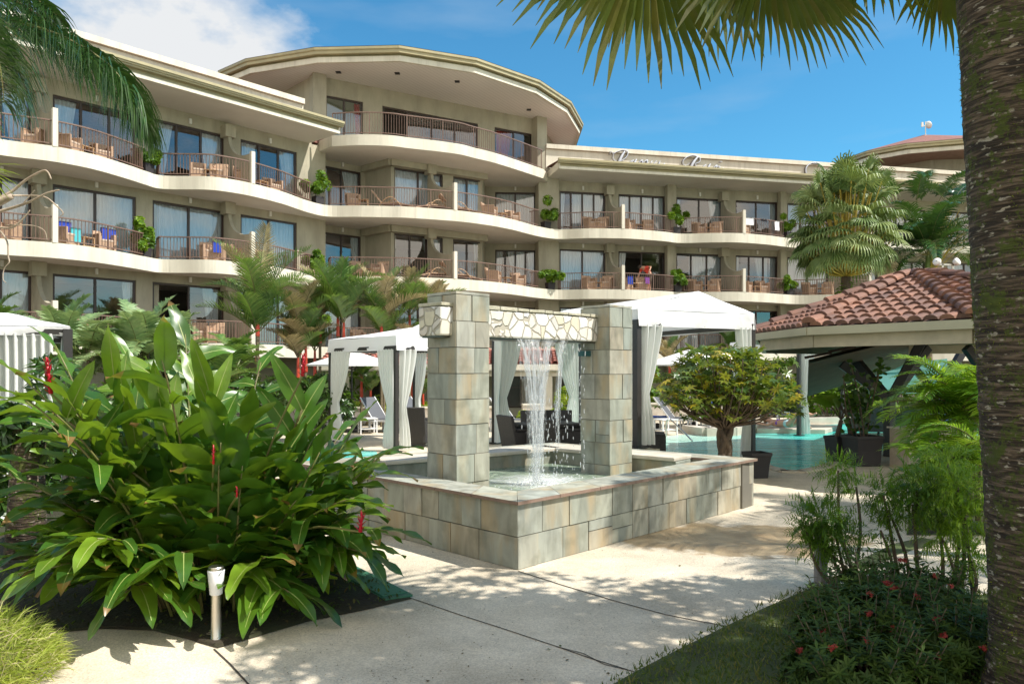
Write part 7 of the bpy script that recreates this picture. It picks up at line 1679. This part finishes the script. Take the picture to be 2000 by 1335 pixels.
# ---- people
skin_m = simple('skin', (.55, .31, .21), .5, var=.06); skin_m.node_tree.nodes['Principled BSDF'].inputs['Subsurface Weight'].default_value = .08
hair_m = simple('dark_hair', (.03, .02, .015), .6); hairb_m = simple('light_brown_hair', (.32, .18, .08), .6)
def figure(name, J, E, mat_, parent, sub=2, root=0):
    me = bpy.data.meshes.new(name); me.from_pydata([tuple(p) for p, r in J], E, []); o = bpy.data.objects.new(name, me); COL.objects.link(o); o.parent = parent
    sk = o.modifiers.new('skin', 'SKIN'); sk.use_smooth_shade = True; sv = me.skin_vertices[0] if len(me.skin_vertices) else None
    if sv is None:
        import bmesh
        bm = bmesh.new(); bm.from_mesh(me); bm.verts.layers.skin.verify(); bm.to_mesh(me); bm.free(); sv = me.skin_vertices[0]
    for i, (p, r) in enumerate(J): sv.data[i].radius = (r, r)
    for i in range(len(J)): sv.data[i].use_root = False
    sv.data[root].use_root = True
    ss = o.modifiers.new('subsurf', 'SUBSURF'); ss.levels = sub; ss.render_levels = sub; me.materials.append(mat_); return o
def hand(J, E, wi, d, side, up):
    """palm and five fingers grown from wrist joint wi along d"""
    w0 = J[wi][0]; d = d.normalized(); side = side.normalized(); up = up.normalized(); J.append((w0 + d * .05, .026)); p = len(J) - 1; E.append((wi, p)); J.append((w0 + d * .085, .024)); k = len(J) - 1; E.append((p, k))
    for s, L in ((-.030, .058), (-.011, .072), (.009, .068), (.028, .054)):
        a = J[k][0] + side * s + d * .008; J.append((a, .0095)); ia = len(J) - 1; E.append((k, ia)); J.append((a + d * L * .55 - up * .006, .0085)); E.append((ia, ia + 1)); J.append((a + d * L * .95 - up * .022, .007)); E.append((ia + 1, ia + 2))
    a = w0 + d * .045 - side * .034; J.append((a, .012)); ia = len(J) - 1; E.append((p, ia)); J.append((a - side * .022 + d * .03, .010)); E.append((ia, ia + 1)); J.append((a - side * .028 + d * .052, .008)); E.append((ia + 1, ia + 2))
def V(*a): return Vector(a)
# sunbather: lies on her back at the water's edge, one knee up, the other leg crossed over it.  local x runs head -> feet
sb = thing('person', 'person in a blue and purple swimsuit lying at the far edge of the pool with one leg crossed over a raised knee', 'person', W(1494, 21.6, .15), R(-60))
sb['label'] = 'person in a blue and purple swimsuit lying by the pool with legs crossed'
J = [(V(.92, 0, .13), .115), (V(.70, 0, .12), .10), (V(.50, 0, .125), .115), (V(.34, 0, .13), .105), (V(.24, 0, .16), .052), (V(.12, 0, .20), .085), (V(.05, 0, .22), .08),
     (V(.94, .10, .13), .085), (V(1.24, .12, .42), .062), (V(1.30, .12, .38), .056), (V(1.36, .11, .08), .038), (V(1.50, .11, .05), .028),
     (V(.94, -.10, .13), .085), (V(1.20, -.08, .46), .062), (V(1.27, -.06, .50), .056), (V(1.58, .06, .40), .04), (V(1.70, .07, .47), .026),
     (V(.36, .17, .12), .05), (V(.42, .36, .08), .038), (V(.30, .52, .06), .027), (V(.36, -.17, .12), .05), (V(.40, -.34, .08), .038), (V(.20, -.44, .10), .027)]
E = [(0, 1), (1, 2), (2, 3), (3, 4), (4, 5), (5, 6), (0, 7), (7, 8), (8, 9), (9, 10), (10, 11), (0, 12), (12, 13), (13, 14), (14, 15), (15, 16), (3, 17), (17, 18), (18, 19), (3, 20), (20, 21), (21, 22)]
hand(J, E, 19, V(-.6, .6, 0), V(.6, .6, 0), V(0, 0, 1)); hand(J, E, 22, V(-.8, -.4, .1), V(.4, -.8, 0), V(0, 0, 1))
body = figure('body', J, E, skin_m, sb)
figure('swimsuit', [(V(.90, 0, .13), .126), (V(.78, 0, .125), .112), (V(.66, 0, .125), .108)], [(0, 1), (1, 2)], cloth('white_turquoise_suit', (.45, .65, .68), .05), sb); figure('swimsuit_top', [(V(.56, 0, .13), .112), (V(.48, 0, .13), .126), (V(.42, 0, .135), .112)], [(0, 1), (1, 2)], cloth('purple_suit', (.22, .10, .50), .05), sb)
mb = MB(); mb.ball((.03, 0, .20), .098, 12, sc_=(.95, .95, .9)); mb.box((-.08, .0, .08), (.16, .14, .05)); mb.build('hair', hairb_m, sb, smooth=True)
mb = MB(); mb.tube([(.10, 0, .29), (.12, 0, .315)], [.014, .012], 6); mb.ball((.07, .03, .287), .012, 6); mb.ball((.07, -.03, .287), .012, 6); mb.box((.15, 0, .275), (.008, .04, .01)); mb.build('face', simple('face_marks', (.30, .13, .10), .5), sb)
ledge = thing('pool_ledge', 'pale stone ledge at the far pool edge under the sunbathing person', 'ledge', W(1535, 21.5)); mb = MB(); mb.prism([(p.x, p.y) for p in (W(1478, 21.0), W(1612, 20.7), W(1640, 22.3), W(1478, 22.6))], 0, .14); mb.build('slab', copg, ledge, world=True, bevel=.02)
# guest on the balcony: red shirt, bends forward over the chair
loc, an = spot(1286, T5, .95)
bp2 = thing('person', 'person in a red shirt bending over on the middle row balcony', 'person', loc, an)
J = [(V(.12, 0, .93), .13), (V(.04, 0, 1.06), .125), (V(-.12, 0, 1.20), .135), (V(-.26, 0, 1.27), .12), (V(-.36, 0, 1.29), .055), (V(-.46, -.02, 1.27), .088), (V(-.52, -.02, 1.24), .085),
     (V(.12, .1, .90), .095), (V(.06, .11, .50), .065), (V(.10, .11, .09), .042), (V(-.06, .11, .04), .035), (V(.12, -.1, .90), .095), (V(.0, -.11, .50), .065), (V(.08, -.11, .09), .042), (V(-.08, -.11, .04), .035),
     (V(-.26, .19, 1.22), .055), (V(-.36, .24, .95), .042), (V(-.46, .20, .72), .03), (V(-.24, -.19, 1.26), .055), (V(.02, -.28, 1.30), .042), (V(-.10, -.34, 1.12), .03)]
E = [(0, 1), (1, 2), (2, 3), (3, 4), (4, 5), (5, 6), (0, 7), (7, 8), (8, 9), (9, 10), (0, 11), (11, 12), (12, 13), (13, 14), (3, 15), (15, 16), (16, 17), (3, 18), (18, 19), (19, 20)]
hand(J, E, 17, V(-.3, 0, -.9), V(0, 1, 0), V(-1, 0, 0)); hand(J, E, 20, V(-.6, -.2, -.7), V(0, 1, 0), V(-1, 0, 0))
figure('body', J, E, skin_m, bp2)
rsh = cloth('red_shirt', (.75, .10, .07), .08)
figure('shirt', [(V(.12, 0, .96), .142), (V(.04, 0, 1.08), .14), (V(-.12, 0, 1.20), .15), (V(-.26, 0, 1.265), .132), (V(-.26, .17, 1.22), .07), (V(-.32, .22, 1.06), .06), (V(-.24, -.17, 1.26), .07), (V(-.08, -.25, 1.29), .06)], [(0, 1), (1, 2), (2, 3), (3, 4), (4, 5), (3, 6), (6, 7)], rsh, bp2)
figure('trousers', [(V(.12, 0, .90), .145), (V(.12, .1, .84), .108), (V(.06, .11, .50), .078), (V(.12, -.1, .84), .108), (V(.0, -.11, .50), .078)], [(0, 1), (1, 2), (0, 3), (3, 4)], simple('brown_trousers', (.10, .07, .05), .9), bp2)
mb = MB(); mb.ball((-.50, -.02, 1.30), .10, 10); mb.build('hair', hair_m, bp2, smooth=True)
